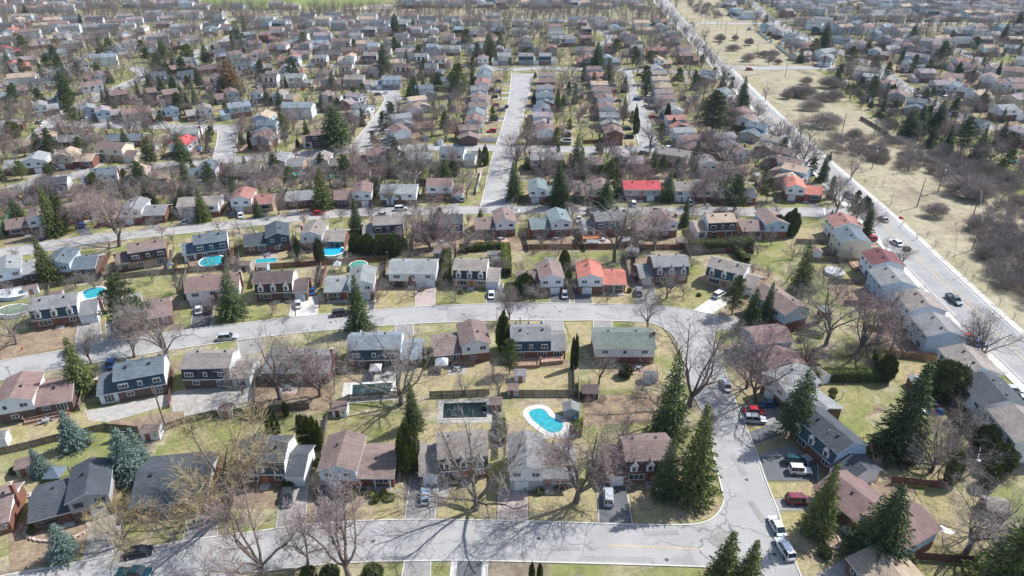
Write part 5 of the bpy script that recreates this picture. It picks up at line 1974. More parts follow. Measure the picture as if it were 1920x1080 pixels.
HEDGES = [([(1290, 472), (1345, 470), (1410, 464)], 3.6, 2.6, CEDARD, 'long clipped hedge behind the tan mansard house'), ([(838, 533), (838, 480)], 3.0, 2.2, CEDAR, 'tall hedge left of the taupe mansard with dormers'),
          ([(950, 520), (948, 472)], 3.2, 2.4, CEDAR, 'tall hedge right of the taupe mansard with dormers'), ([(862, 472), (940, 466)], 2.2, 1.8, CEDARD, None),
          ([(1512, 712), (1580, 712), (1650, 712)], 2.4, 2.2, CEDARD, 'long low hedge below the reddish brown split-level with timber deck'), ([(1662, 708), (1645, 672)], 2.4, 2.2, CEDAR, None),
          ([(655, 327), (735, 325)], 2.4, 2.6, CEDAR, None), ([(706, 354), (712, 328)], 2.4, 3.0, CEDAR, None), ([(795, 348), (800, 324)], 2.6, 3.0, CEDAR, None), ([(805, 324), (848, 319)], 2.6, 3, CEDARD, None),
          ([(256, 362), (290, 364), (330, 358)], 2.8, 3, CEDARD, None), ([(1085, 795), (1083, 820)], 1.8, 1.2, CEDAR, None), ([(942, 835), (940, 800)], 2.4, 1.4, CEDARD, 'narrow hedge beside the dark pool, left of the kidney-shaped pool'),
          ([(660, 285), (672, 262)], .01, .01, CEDAR, None), ([(1375, 470), (1400, 495)], 2.2, 2, CEDARD, None), ([(1160, 370), (1163, 350)], 2, 1.4, CEDAR, None),
          ([(1645, 215), (1680, 240)], 2.6, 2.0, CEDARD, None), ([(1735, 130), (1775, 128), (1805, 137)], 3.0, 2.4, CEDARD, None), ([(1600, 165), (1625, 190)], 3, 2.6, CEDAR, None), ([(815, 170), (870, 174)], 3, 3, CEDARD, None), ([(880, 168), (925, 172)], 2.4, 2.4, CEDARD, None)]
for px, h, w_, m, lb in HEDGES:
    if h > .1:
        hedge(px, h, w_, m, lb)
# ---------------------------------------------------------------- trees between the houses
rt = random.Random(23)


def house_near(x, y, pad):
    for h in HOUSES:
        dx, dy = x - h[0], y - h[1]
        if abs(dx) > 16 or abs(dy) > 16:
            continue
        c, s = math.cos(-h[3]), math.sin(-h[3])
        lx, ly = dx * c - dy * s, dx * s + dy * c
        if abs(lx) < h[2] / 2 + pad and abs(ly) < 4.6 + pad:
            return True
    return False


FW = [GL(FIELD_P), GL([(372, 14), (740, 20), (760, -30), (360, -30)])]
cnt = {'grey': 0, 'bud': 0, 'spruce': 0, 'pine': 0}
spots = []
tries = 0
while tries < 130000 and len(spots) < 4300:
    tries += 1
    y = 150 + 690 * rt.random() ** 1.25
    x = rt.uniform(-620, 640) * min(1, (y + 60) / 780)
    sx, sy = PX(x, y)
    if sx < -40 or sx > 1960 or sy < -12 or sy > 600:
        continue
    if sy > 425 and rt.random() < .88:
        continue
    if 210 < sy <= 440 and rt.random() < .25:
        continue
    if on_road((x, y)) or any(inside((x, y), f) for f in FW) or house_near(x, y, .8):
        continue
    if any(abs(a - x) < 3.6 and abs(b - y) < 3.8 for a, b in spots):
        continue
    if any(abs(a - x) < 3 and abs(b - y) < 3 for a, b in TREES):
        continue
    if any(h[5] and abs(h[0] - x) < 8 and -12 < y - h[1] < 0 for h in HOUSES[:90]) and sy < 425:
        continue
    if 895 < sx < 1010 and 135 < sy < 390 and rt.random() < .8:
        continue
    spots.append((x, y))
# the tree belt along the open corridor
belt = []
while len(belt) < 190:
    px, py = rt.uniform(-10, 1240), rt.uniform(16, 42)
    x, y = G(px, py)
    if any(abs(a - x) < 5 and abs(b - y) < 7 for a, b in belt) or on_road((x, y), 0) or inside((x, y), FW[1]):
        continue
    belt.append((x, y))
spots += belt
spots.sort(key=lambda p: p[1])
STUFF_T = []
for x, y in spots:
    r = rt.random()
    bel = y > 600
    kind = 'grey' if r < .50 else 'bud' if r < .82 else 'spruce' if r < .93 else 'pine'
    if y > 420 and .38 < r < .50:
        kind = 'spruce' if r < .45 else 'pine'
    if PX(x, y)[1] > 425:
        kind = 'grey' if r < .8 else 'bud'
    H = rt.uniform(5.5, 12) if PX(x, y)[1] < 425 else rt.uniform(4, 7) if kind in ('grey', 'bud') else rt.uniform(5, 12)
    if y > 420 and kind in ('grey', 'bud'):
        H = rt.uniform(8, 13)
    if y < 480 and (on_road((x, y + 6)) or on_road((x, y + 11))):
        H = min(H, rt.uniform(3.5, 6))
    if cnt[kind] >= (210 if kind in ('grey', 'bud') else 150):
        STUFF_T.append((kind, x, y, H))
        continue
    cnt[kind] += 1
    tree(kind, x, y, H, rt.uniform(.9, 1.3) if y < 420 else rt.uniform(1.1, 1.5))
print('trees', cnt, len(STUFF_T))
LOWT = {'grey': [bare_tree_meshes(200 + i, n1=6, n2=5, n3=4, n4=3, twig_r=.05)[2] for i in range(3)]}
_mm = spruce_meshes(90, tiers=11, per=5)[1]
_v = np.zeros(len(_mm.vertices) * 3); _mm.vertices.foreach_get('co', _v)
_f = np.zeros(len(_mm.loops), dtype=np.int32); _mm.loops.foreach_get('vertex_index', _f)
SPR = (_v.reshape(-1, 3), _f.reshape(-1, 4))


def scatter_mesh(name, items, mats, label, cat):
    Vs, Fs, Mi, n = [], [], [], 0
    for (kind, x, y, H) in items:
        a = rt.uniform(0, 6.28)
        c, s = math.cos(a), math.sin(a)
        sc = H / 12.0
        if kind in ('grey', 'bud'):
            tv, tf, cv, cf = rt.choice(LOWT['grey'])
            srcs = [(tv, tf, 0), (cv, cf, 1 if kind == 'grey' else 2)]
        else:
            srcs = [(SPR[0], SPR[1], 3)]
        for v, f, mi in srcs:
            q = v * sc
            q = np.stack([q[:, 0] * c - q[:, 1] * s + x, q[:, 0] * s + q[:, 1] * c + y, q[:, 2]], axis=1)
            Vs.append(q)
            Fs.append(f + n)
            Mi.append(np.full(len(f), mi))
            n += len(q)
    if not Vs:
        return
    o = link(name, np_mesh(name, np.concatenate(Vs), np.concatenate(Fs), mats, np.concatenate(Mi)))
    o['kind'] = 'stuff'
    o['label'] = label
    o['category'] = cat


scatter_mesh('distant_trees', STUFF_T, [BARK, TWIG, TWIGP, SPRUCE], 'haze of small trees among the farthest roofs near the top edge', 'trees')

# bushes standing in the field, each a thing; the dense brush is one mass
def dome_arrays(seed, n, R=2.2, H=3.6, r=.02, L=(.5, 1.3)):
    rs = np.random.RandomState(seed)
    segs = []
    for i in range(n):
        az, q = rs.uniform(0, 6.283), rs.uniform(0, 1) ** .5
        th = q * 1.25
        d = np.array([math.cos(az) * math.sin(th), math.sin(az) * math.sin(th), math.cos(th)])
        lump = 1 + .18 * math.sin(az * 3 + seed) + .1 * math.sin(az * 7)
        t = rs.uniform(.25, 1) ** .7
        p0 = np.array([d[0] * R * t * lump, d[1] * R * t * lump, d[2] * H * t * .9])
        dd = unit(d * np.array([.6, .6, 1]) + rs.normal(size=3) * .3 + np.array([0, 0, .25]))
        segs.append((p0, p0 + dd * rs.uniform(*L), r))
    stems = [(np.array([0, 0, -.1]) + rs.normal(size=3) * [.25, .25, 0], np.array([math.cos(a) * R * .6, math.sin(a) * R * .6, H * .6]) * rs.uniform(.6, 1.1), .05, .02) for a in rs.uniform(0, 6.28, 14)]
    return join_arrays([seg_arrays(stems, 3), blade_arrays(segs)])


BUSHV = [(np_mesh('bush', *dome_arrays(400 + i, 3800), [BRUSH]),) for i in range(3)]
for bx, by, ty, w_, lb in [(1350, 78, 62, 1.5, None), (1378, 76, 63, 1.2, None), (1349, 83, 74, .9, None), (1404, 85, 70, 1.1, None), (1374, 95, 82, 2.2, None), (1402, 115, 98, 2.0, None), (1432, 107, 93, 1.7, None), (1448, 107, 92, 1.7, None), (1458, 120, 110, 1.7, None),
                           (1511, 158, 143, 2.2, None), (1556, 165, 142, 1.8, None), (1560, 188, 165, 2.2, None), (1490, 180, 160, 2.0, None), (1508, 182, 158, 2.2, None), (1535, 190, 170, 1.8, None), (1520, 206, 185, 2.2, None), (1545, 238, 208, 2.2, None), (1475, 185, 168, 1.6, None),
                           (1752, 406, 375, 1.6, 'lone reddish brown bush in the dry field beside the boulevard'), (1812, 366, 325, 2.0, None), (1830, 375, 340, 1.6, None), (1600, 262, 240, 1.4, None)]:
    v = rt.choice(BUSHV)
    x, y = G(bx, by)
    hh = max(1.5, (by - ty) / ((PX(x, y, 0)[1] - PX(x, y, 1)[1])))
    o = link('bush', v[0], None, (x, y, 0), rt.uniform(-.5, .5), (hh / 3.9 * w_ * rt.uniform(.7, 1.0), hh / 3.9 * w_ * rt.uniform(.5, .75), hh / 3.9 * rt.uniform(.85, 1.05)))
    thing(o, lb or 'grey-brown leafless bush standing in the dry field', 'bush', 'bushes in the dry field', bool(lb))
brush = []
BR = [([(1560, 262), (1640, 262), (1700, 290), (1690, 322), (1620, 310), (1545, 278)], 42), ([(1700, 290), (1790, 300), (1830, 340), (1800, 365), (1740, 330), (1690, 318)], 50),
      ([(1790, 300), (1900, 330), (1940, 400), (1930, 470), (1850, 470), (1822, 430), (1830, 370), (1800, 345)], 90), ([(1822, 440), (1935, 460), (1945, 600), (1880, 540), (1840, 500)], 70),
      ([(1640, 225), (1700, 262), (1800, 290), (1790, 305), (1700, 285), (1640, 262)], 30), ([(1320, 8), (1385, 10), (1410, 30), (1340, 38), (1300, 25), (1285, 2)], 60), ([(1400, 100), (1470, 118), (1500, 122), (1460, 125)], 6),
      ([(1690, 790), (1860, 780), (1900, 900), (1800, 930), (1720, 860)], 26), ([(1580, 655), (1680, 640), (1700, 690), (1600, 700)], 5), ([(1095, 745), (1235, 735), (1240, 775), (1095, 790)], 4),
      ([(1545, 135), (1620, 130), (1640, 180), (1600, 190)], 22), ([(560, 300), (575, 300), (575, 310), (560, 310)], 1)]
lowb = [dome_arrays(420 + i, 620, 2.6, 3.6, .03, (.6, 1.8)) for i in range(4)]
Vs, Fs, n = [], [], 0
for poly, k in BR:
    wp = GL(poly)
    xs, ys = [p[0] for p in wp], [p[1] for p in wp]
    got = t_ = 0
    k = int(k * 1.05)
    while got < k and t_ < 4000:
        t_ += 1
        p = (rt.uniform(min(xs), max(xs)), rt.uniform(min(ys), max(ys)))
        if not inside(p, wp) or on_road(p) or house_near(p[0], p[1], .5):
            continue
        got += 1
        a = rt.uniform(0, 6.28)
        c, s = math.cos(a), math.sin(a)
        sc = rt.uniform(.6, 1.25) * (.5 if p[1] < 135 else 1)
        for v, f in (rt.choice(lowb),):
            q = np.stack([(v[:, 0] * c - v[:, 1] * s) * sc * 1.05 + p[0], (v[:, 0] * s + v[:, 1] * c) * sc * 1.05 + p[1], v[:, 2] * sc], axis=1)
            Vs.append(q)
            Fs.append(f + n)
            n += len(q)
o = link('brush_thicket', np_mesh('brush_thicket', np.concatenate(Vs), np.concatenate(Fs), [BRUSH]))
o['kind'] = 'stuff'
o['label'] = 'tangled leafless brush along the edge of the dry field and gardens'
o['category'] = 'brush'
# young trees along the boulevard verge
for px, py in [(1690, 425), (1718, 450), (1738, 445), (1752, 465), (1775, 485), (1803, 500), (1822, 527), (1850, 547), (1873, 572), (1901, 598), (1640, 350), (1655, 350), (1670, 385), (1620, 345), (1595, 335)]:
    x, y = G(px, py)
    tree('thin', x, y, rt.uniform(2.2, 3.6), .8)
# ---------------------------------------------------------------- fences
def panel_mesh(m):
    mb = MB()
    for i in range(12):
        x = -1.2 + .2 * i
        mb.box(x + .012, x + .188, -.012, .012, .05, 1.78 + (.04 if i % 2 else 0))
    mb.box(-1.2, 1.2, .012, .06, .35, .45)
    mb.box(-1.2, 1.2, .012, .06, 1.35, 1.45)
    return mb.mesh('panel', [m])


def post_mesh(m):
    mb = MB()
    mb.box(-.06, .06, -.06, .06, 0, 1.95)
    return mb.mesh('post', [m])


WHITEF = mat('white_fence_paint', (.66, .67, .68), .6, .06)
GREENF = mat('green_mesh_fence', (.14, .26, .19), .8, .1)
PAN = {m.name: (panel_mesh(m), post_mesh(m)) for m in (WOOD, WOODT, WOODR, WHITEF, GREENF)}
FN = {WOOD.name: 'weathered grey board fence', WOODT.name: 'tan board fence', WOODR.name: 'reddish brown board fence', WHITEF.name: 'white board fence', GREENF.name: 'green mesh fence'}


def fence(line, m=WOOD, h=1.0, label=None, posts=True):
    cx = sum(p[0] for p in line) / len(line)
    cy = sum(p[1] for p in line) / len(line)
    root = empty('fence', (cx, cy, 0))
    pm, qm = PAN[m.name]
    for a, b in zip(line, line[1:]):
        L = math.hypot(b[0] - a[0], b[1] - a[1])
        k = max(1, round(L / 2.4))
        yaw = math.atan2(b[1] - a[1], b[0] - a[0])
        for i in range(k):
            t = (i + .5) / k
            o = link('panel', pm, root, (a[0] + (b[0] - a[0]) * t - cx, a[1] + (b[1] - a[1]) * t - cy, 0), yaw, (L / k / 2.4, 1, h))
        if posts:
            for i in range(k + 1):
                t = i / k
                link('post', qm, root, (a[0] + (b[0] - a[0]) * t - cx, a[1] + (b[1] - a[1]) * t - cy, 0), yaw, (1, 1, h))
    thing(root, label or FN[m.name], 'fence', 'garden fences', bool(label))


FEN = [([(620, 768), (655, 752), (750, 744)], WOOD, 'grey fence between the rectangular pool and green back lawn'), ([(806, 746), (917, 741)], WOOD, 'grey fence directly behind the dark pool'), ([(960, 743), (1083, 743)], WOOD, 'grey fence behind the kidney-shaped pool'),
       ([(470, 776), (530, 770), (580, 767)], WOOD, None), ([(-10, 856), (60, 840), (105, 828)], WOOD, None), ([(300, 812), (345, 795), (400, 782), (470, 776)], WOOD, None),
       ([(603, 868), (609, 830), (615, 785)], WOOD, None), ([(933, 860), (935, 768)], WOODR, None), ([(1084, 718), (1085, 800)], WOOD, None), ([(1075, 690), (1077, 745)], WOOD, None),
       ([(72, 544), (140, 533), (213, 523)], WOOD, 'grey fence behind the grey mansard and turquoise pool'), ([(215, 525), (290, 516), (353, 512)], WOOD, None), ([(353, 512), (450, 504)], WOOD, None), ([(483, 506), (600, 498)], WOODR, None),
       ([(600, 498), (727, 490)], WOODR, None), ([(105, 828), (200, 806), (262, 812)], WOOD, None), ([(770, 477), (813, 472)], WOOD, None), ([(980, 468), (1080, 467), (1173, 467)], WOODR, 'long reddish fence behind the orange-red roofed house'), ([(1197, 468), (1290, 468)], WOODR, None), ([(1360, 474), (1410, 474)], WOODR, None),
       ([(197, 577), (215, 525)], WOOD, None), ([(340, 550), (352, 508)], WOOD, None), ([(190, 517), (207, 480)], WOODR, None), ([(315, 507), (328, 467)], WOOD, None), ([(433, 497), (443, 463)], WOODR, None), ([(472, 540), (480, 510)], WOOD, None),
       ([(597, 540), (603, 499)], WOOD, None), ([(548, 485), (556, 440)], WOOD, None), ([(720, 527), (720, 491)], WOODR, None), ([(1080, 448), (1082, 466)], WOOD, None), ([(1190, 465), (1190, 530)], WOODR, None),
       ([(1645, 665), (1753, 679)], WOODT, 'new tan fence between the boulevard back gardens'), ([(1493, 624), (1543, 634)], WOOD, None), ([(1670, 906), (1773, 917)], WOODR, 'dark fence behind the slate mansard with jeeps'), ([(1673, 1047), (1750, 1052), (1830, 1057)], WOODR, None),
       ([(1540, 479), (1625, 481)], WOOD, None), ([(1290, 480), (1360, 474)], WOOD, None), ([(975, 328), (1080, 328), (1200, 327)], WOOD, None), ([(1092, 270), (1130, 268)], WOODR, None), ([(1010, 272), (1070, 273)], WOOD, None),
       ([(302, 298), (336, 293)], WOOD, None), ([(337, 351), (435, 346)], WOOD, None), ([(42, 386), (85, 381)], GREENF, None), ([(7, 430), (28, 380)], GREENF, None), ([(1455, 87), (1483, 108)], WHITEF, 'white fence at the field edge below the red roof, upper right'), ([(1364, 25), (1375, 35), (1403, 36)], WHITEF, None), ([(1423, 62), (1440, 76)], WHITEF, None),
       ([(1612, 224), (1640, 240), (1680, 270)], WOOD, None), ([(1625, 200), (1680, 202)], WOOD, None), ([(893, 365), (903, 325)], WHITEF, 'white fence beside the straight street junction'), ([(420, 382), (425, 350)], WOODR, None), ([(150, 770), (158, 740)], WOOD, None), ([(318, 765), (325, 700)], WOODR, None), ([(478, 755), (482, 700)], WOOD, None),
       ([(1130, 268), (1130, 290)], WOOD, None), ([(895, 266), (932, 267)], WHITEF, None), ([(1395, 655), (1440, 658)], WOODR, None), ([(1340, 420), (1345, 470)], WOOD, None), ([(780, 70 + 60), (815, 130)], WOOD, None), ([(738, 36 - 22), (835, 14)], WOOD, None), ([(1640, 41), (1800, 42)], WOODR, None)]
for px, m, lb in FEN:
    fence(GL(px), m, 1.0, lb, px[0][1] > 440)
# side fences between neighbours in the rows, behind the houses
rr_ = random.Random(4)
for h1, h2 in zip(HOUSES[8:100], HOUSES[9:101]):
    d = math.hypot(h1[0] - h2[0], h1[1] - h2[1])
    dy = (h1[3] - h2[3] + math.pi) % (2 * math.pi) - math.pi
    if d > 26 or d < 9 or abs(dy) > .35 or h1[1] < 150:
        continue
    mx, my = (h1[0] + h2[0]) / 2, (h1[1] + h2[1]) / 2
    bx, by = -math.sin(h1[3]), math.cos(h1[3])
    p0, p1 = (mx + bx * 3.5, my + by * 3.5), (mx + bx * 15, my + by * 15)
    if on_road(p1) or on_road(p0) or house_near(p1[0], p1[1], 0) or house_near(*p0, 0):
        continue
    fence([p0, p1], rr_.choice([WOOD, WOOD, WOODR]), .9, None, False)
# ---------------------------------------------------------------- driveways of the farther rows
for i, h in enumerate(HOUSES[42:230]):
    if h[1] > 420 or h[4] == 'x':
        continue
    fx, fy = math.sin(h[3]), -math.cos(h[3])
    tx, ty = math.cos(h[3]), math.sin(h[3])
    s_ = (h[2] * .28) * (1 if i % 2 else -1)
    L0, L1 = 4.6, 13.0
    for k in range(8, 22):
        if on_road((h[0] + fx * k + tx * s_, h[1] + fy * k + ty * s_)):
            L1 = k + .3
            break
    else:
        continue
    pts = [(h[0] + fx * a + tx * (s_ + b), h[1] + fy * a + ty * (s_ + b)) for a, b in ((L0, -1.7), (L1, -1.7), (L1, 1.7), (L0, 1.7))]
    sheet('driveway', pts, [DRIVE, DRIVEG, CONC][i % 3], .0515 + (i % 10) * .0002)


# ---------------------------------------------------------------- pools
def water_mat(key, col, rough=.06):
    m, t, b = node_mat(key)
    f = _map(t, _noise(t, .9, 3, .6, _pos(t)), .3, .7, .82, 1.15)
    t.links.new(_scale_col(t, tuple(col), f), b.inputs['Base Color'])
    b.inputs['Roughness'].default_value = rough
    b.inputs['Specular IOR Level'].default_value = .5
    bp = t.nodes.new('ShaderNodeBump')
    bp.inputs['Strength'].default_value = .15
    bp.inputs['Distance'].default_value = .05
    t.links.new(_noise(t, 3.0, 2, .5, _pos(t)), bp.inputs['Height'])
    t.links.new(bp.outputs[0], b.inputs['Normal'])
    return m


WT = water_mat('turquoise_pool_water', (.03, .29, .33))
WB = water_mat('bright_blue_pool_cover', (.02, .34, .52), .35)
WD = water_mat('dark_green_pool_water', (.018, .048, .042))
WG = water_mat('green_pool_water', (.06, .26, .17))
WC = mat('pale_pool_cover', (.50, .52, .53), .5, .25, .8)
WDC = mat('dark_pool_cover', (.010, .022, .022), .55, .2, 1, .08)
POOLW = mat('pool_wall', (.45, .52, .55), .5, .1)


def pool(pts, water, coping=CONC2, wide=.9, label='', rim=.13):
    cx = sum(p[0] for p in pts) / len(pts)
    cy = sum(p[1] for p in pts) / len(pts)
    root = empty('swimming_pool', (cx, cy, 0))
    loc = [(p[0] - cx, p[1] - cy) for p in pts]
    cl = loc + [loc[0], loc[1]]
    mb = MB()
    n = len(loc)
    area = sum(loc[i][0] * loc[(i + 1) % n][1] - loc[(i + 1) % n][0] * loc[i][1] for i in range(n))
    sg = -1 if area > 0 else 1
    outer = []
    for i in range(n):
        a, b, c = loc[i - 1], loc[i], loc[(i + 1) % n]
        d1 = Vector((b[0] - a[0], b[1] - a[1])).normalized()
        d2 = Vector((c[0] - b[0], c[1] - b[1])).normalized()
        nn = Vector((-(d1.y + d2.y), d1.x + d2.x)).normalized() * sg * wide / max(.5, math.cos(d1.angle(d2) / 2))
        outer.append((b[0] + nn.x, b[1] + nn.y))
    for i in range(n):
        j = (i + 1) % n
        a, b, c, d = loc[i], loc[j], outer[j], outer[i]
        mb.add([(*a, rim), (*b, rim), (*c, rim), (*d, rim), (*a, 0), (*b, 0), (*c, 0), (*d, 0)], [(0, 1, 2, 3), (0, 4, 5, 1), (2, 6, 7, 3)])
    mb.build('coping', coping, root)
    w = sheet('water', loc, water, rim - .05, None, root)
    w.location = (w.location.x, w.location.y, rim - .05)
    thing(root, label, 'pool', None, True)


def chaikin_closed(p, it=2):
    for _ in range(it):
        q = []
        for i in range(len(p)):
            a, b = p[i], p[(i + 1) % len(p)]
            q += [(a[0] * .75 + b[0] * .25, a[1] * .75 + b[1] * .25), (a[0] * .25 + b[0] * .75, a[1] * .25 + b[1] * .75)]
        p = q
    return p


kid = [(990, 776), (996, 769), (1012, 766), (1023, 770), (1031, 783), (1051, 788), (1057, 799), (1050, 811), (1032, 813), (1017, 803), (1000, 790)]
pool(chaikin_closed(GL(kid), 1), WT, CONC2, 1.3, 'kidney-shaped turquoise pool with a pale concrete surround')
sheet('patio', GL([(1016, 816), (1048, 812), (1062, 792), (1072, 821), (1020, 822)]), CONC2, .0538)
pool(GL([(661, 722), (736, 718), (731, 741), (660, 745)]), WD, TRIM, .5, 'rectangular dark green pool with white edging beside wide bare tree')
pool(GL([(832, 757), (912, 755), (913, 783), (830, 785)]), WDC, CONC, .5, 'rectangular dark covered pool behind the taupe mansard house')
pool(GL([(610, 327), (643, 325), (645, 334), (612, 336)]), WG, CONC2, .8, 'small green rectangular pool behind a beige split-level')
pool(GL([(592, 208), (617, 207), (618, 213), (594, 214)]), WT, CONC2, .8, 'small turquoise pool left of the diagonal street')
pool(chaikin_closed(GL([(1880, 300), (1900, 299), (1925, 304), (1925, 311), (1895, 306), (1882, 305)])), WG, CONC2, .8, 'green garden pool at the right edge behind brush')
pool(GL([(480, 487), (518, 484), (518, 491), (480, 494)]), WT, CONC, .5, 'narrow teal pool behind the navy split-level')


def round_pool(px, py, r, water, label, h=1.2, ry=None, wallm=POOLW):
    cx, cy = G(px, py, h)
    ry = ry or r
    root = empty('round_pool', (cx, cy, 0))
    n = 28
    mb = MB()
    ring = [(math.cos(2 * math.pi * i / n), math.sin(2 * math.pi * i / n)) for i in range(n)]
    for i in range(n):
        a, b = ring[i], ring[(i + 1) % n]
        mb.add([(a[0] * r, a[1] * ry, 0), (b[0] * r, b[1] * ry, 0), (b[0] * r, b[1] * ry, h), (a[0] * r, a[1] * ry, h)], [(0, 1, 2, 3)])
    mb.build('pool_wall', wallm, root)
    mb = MB()
    for i in range(n):
        a, b = ring[i], ring[(i + 1) % n]
        k, q = 1.03, .93
        mb.add([(a[0] * r * q, a[1] * ry * q, h + .03), (b[0] * r * q, b[1] * ry * q, h + .03), (b[0] * r * k, b[1] * ry * k, h + .03), (a[0] * r * k, a[1] * ry * k, h + .03),
                (a[0] * r * q, a[1] * ry * q, h - .1), (b[0] * r * q, b[1] * ry * q, h - .1), (b[0] * r * k, b[1] * ry * k, h - .1), (a[0] * r * k, a[1] * ry * k, h - .1)], [(0, 1, 2, 3), (1, 0, 4, 5), (3, 2, 6, 7)])
    mb.build('rim', TRIM, root)
    w = sheet('water', [(a[0] * r * .95, a[1] * ry * .95) for a in ring], water, h - .08, None, root)
    thing(root, label, 'pool', None, True)


round_pool(398, 489, 3.8, WT, 'round turquoise pool with white rim behind the slate mansard')
round_pool(623, 470, 3.6, WB, 'round pool with bright blue cover below the red-brown fence')
round_pool(174, 549, 3.4, WT, 'round turquoise pool with a pale blue wall behind the grey mansard')
round_pool(22, 548, 4.3, WC, 'pale covered round pool at the left edge, upper of two', 1.2, 2.8)
round_pool(25, 580, 4.0, water_mat('murky_pool_cover', (.16, .20, .13), .5), 'oval pool with white rim at the left edge, lower of two', 1.2, 2.8, TRIM)
round_pool(672, 496, 2.6, WG, 'small green-rimmed round pool behind the pale grey split-level', 1.2)
round_pool(556, 325, 3.0, WG, 'round green pool in a grey wall behind the grey split-level', 1.2, 2.4)
round_pool(1063, 262, 2.6, WDC, 'round covered pool in the back garden below pink trees')
round_pool(1565, 508, 2.6, WC, 'round trampoline-like covered pool behind the maroon roofed house', .9)
round_pool(432, 338, 2.5, WT, 'round teal pool behind the taupe bungalow', 1.0, 1.8)
round_pool(1890, 340, 3.4, WDC, 'round dark covered pool at the right edge behind brush')
round_pool(1668, 206, 2.6, WDC, 'dark round pool in the corner garden at the field edge')
round_pool(765, 313, 2.6, WT, 'half-hidden turquoise pool behind the pale grey raised bungalow', .9)


# ---------------------------------------------------------------- sheds, gazebos, decks
def shed(px, py, w, d, h, yaw, roof, wall, label):
    x, y = G(px, py)
    root = empty('garden_shed', (x, y, 0), math.radians(yaw))
    wm = wall_mat(wall)
    walls(-w / 2, w / 2, -d / 2, d / 2, 0, h, .45, 'x', wm, root)
    gable_roof(-w / 2, w / 2, -d / 2, d / 2, h, .45, 'x', roof_mat(roof, ROOF[roof]), root, .22, .1)
    link('door', DOORMESH, root, (-w * .15, -d / 2, 0), 0, (.9, 1, .85))
    add_window(root, 'f', w * .28, d / 2, h * .62, .6, .6, 0)
    thing(root, label, 'shed', 'garden sheds', True)


shed(640, 775, 3.0, 2.6, 2.1, 0, 'brown', 'white', 'white shed with brown roof at the corner of the green back lawn')
shed(1070, 778, 2.6, 3.2, 2.1, 88, 'grey', 'greysiding', 'grey shed standing beside the kidney-shaped pool')
shed(1105, 742, 3.4, 2.8, 1.9, 0, 'dkbrown', 'darkbrown', 'dark brown shed behind the green roofed house')
shed(288, 818, 3.4, 2.6, 2.1, 8, 'brown', 'white', 'pale shed with double doors behind the broad slate roof')
shed(55, 882, 3.0, 3.0, 2.1, 20, 'brown', 'beige', 'beige shed beside the small blue-green spruce')
shed(930, 765, 2.4, 2.4, 2.0, 0, 'brown', 'darkbrown', 'brown shed at the corner of the dark covered pool')
shed(962, 738, 2.2, 2.0, 1.9, 0, 'redbrown', 'blue', 'pale blue shed behind the fence of the kidney-shaped pool')
shed(495, 508, 3.0, 2.4, 2.0, 0, 'taupe', 'blue', 'pale shed left of the dark brown mansard house')
shed(822, 483, 2.6, 2.0, 2.0, 0, 'ltgrey', 'blue', 'pale blue shed left of the tall hedge')
shed(923, 485, 2.8, 2.2, 2.0, 0, 'grey', 'white', 'grey shed behind the taupe mansard with three dormers')
shed(1186, 480, 3.0, 2.4, 2.2, 0, 'ltgrey', 'blue', 'pale blue shed behind the grey mansard right of the orange-red roof')
shed(1277, 462, 3.0, 2.6, 2.1, 0, 'taupe', 'beige', 'beige shed left of the long clipped hedge')
shed(1110, 461, 3.4, 2.2, 1.6, 0, 'ltgrey', 'greysiding', 'flat grey shed beside the white pickup driveway')
shed(463, 505, 3.0, 2.4, 2.1, 0, 'brown', 'greysiding', 'brown roofed shed right of the white-rimmed round pool')
shed(35, 392, 2.8, 2.6, 2.1, 30, 'grey', 'white', 'white shed beside the green mesh fence')
shed(688, 332, 3.0, 2.4, 2.2, 0, 'redbrown', 'white', 'white shed between clipped hedges above the third street')
shed(855, 330, 2.4, 2.4, 2.2, 0, 'brown', 'white', 'white shed behind the red-brown two-storey house')
shed(1165, 330, 2.4, 2.4, 2.1, 0, 'redbrown', 'white', 'small white shed left of the bright red roof')
shed(1275, 330, 2.8, 2.4, 2.2, 0, 'rust', 'blue', 'rusty roofed blue shed right of the bright red roof')
shed(1252, 345, 2.6, 2.6, 2.2, 70, 'taupe', 'greysiding', 'grey gabled shed beside the taupe raised bungalow')
shed(99, 292, 2.4, 2.2, 2.1, 15, 'ltgrey', 'white', 'white shed with two windows beside the pale grey split-level')
shed(1860, 960, 3.6, 3.2, 2.0, -10, 'taupe', 'brownbrick', 'faded brown shed in the lower right garden')
shed(1880, 280, 2.6, 2.6, 2.2, 60, 'bluegrey', 'white', 'white gabled shed at the right edge above the green pool')
shed(375, 345, 2.6, 2.0, 1.7, 0, 'ltgrey', 'white', 'low white shed behind the clipped hedge at left')
shed(170, 512, 2.8, 2.2, 1.2, 5, 'ltgrey', 'greysiding', 'low pale shed under the timber steps at left')
shed(1655, 196, 2.6, 2.2, 2.0, 0, 'mauve', 'greysiding', 'mauve roofed shed at the corner of the dry field')


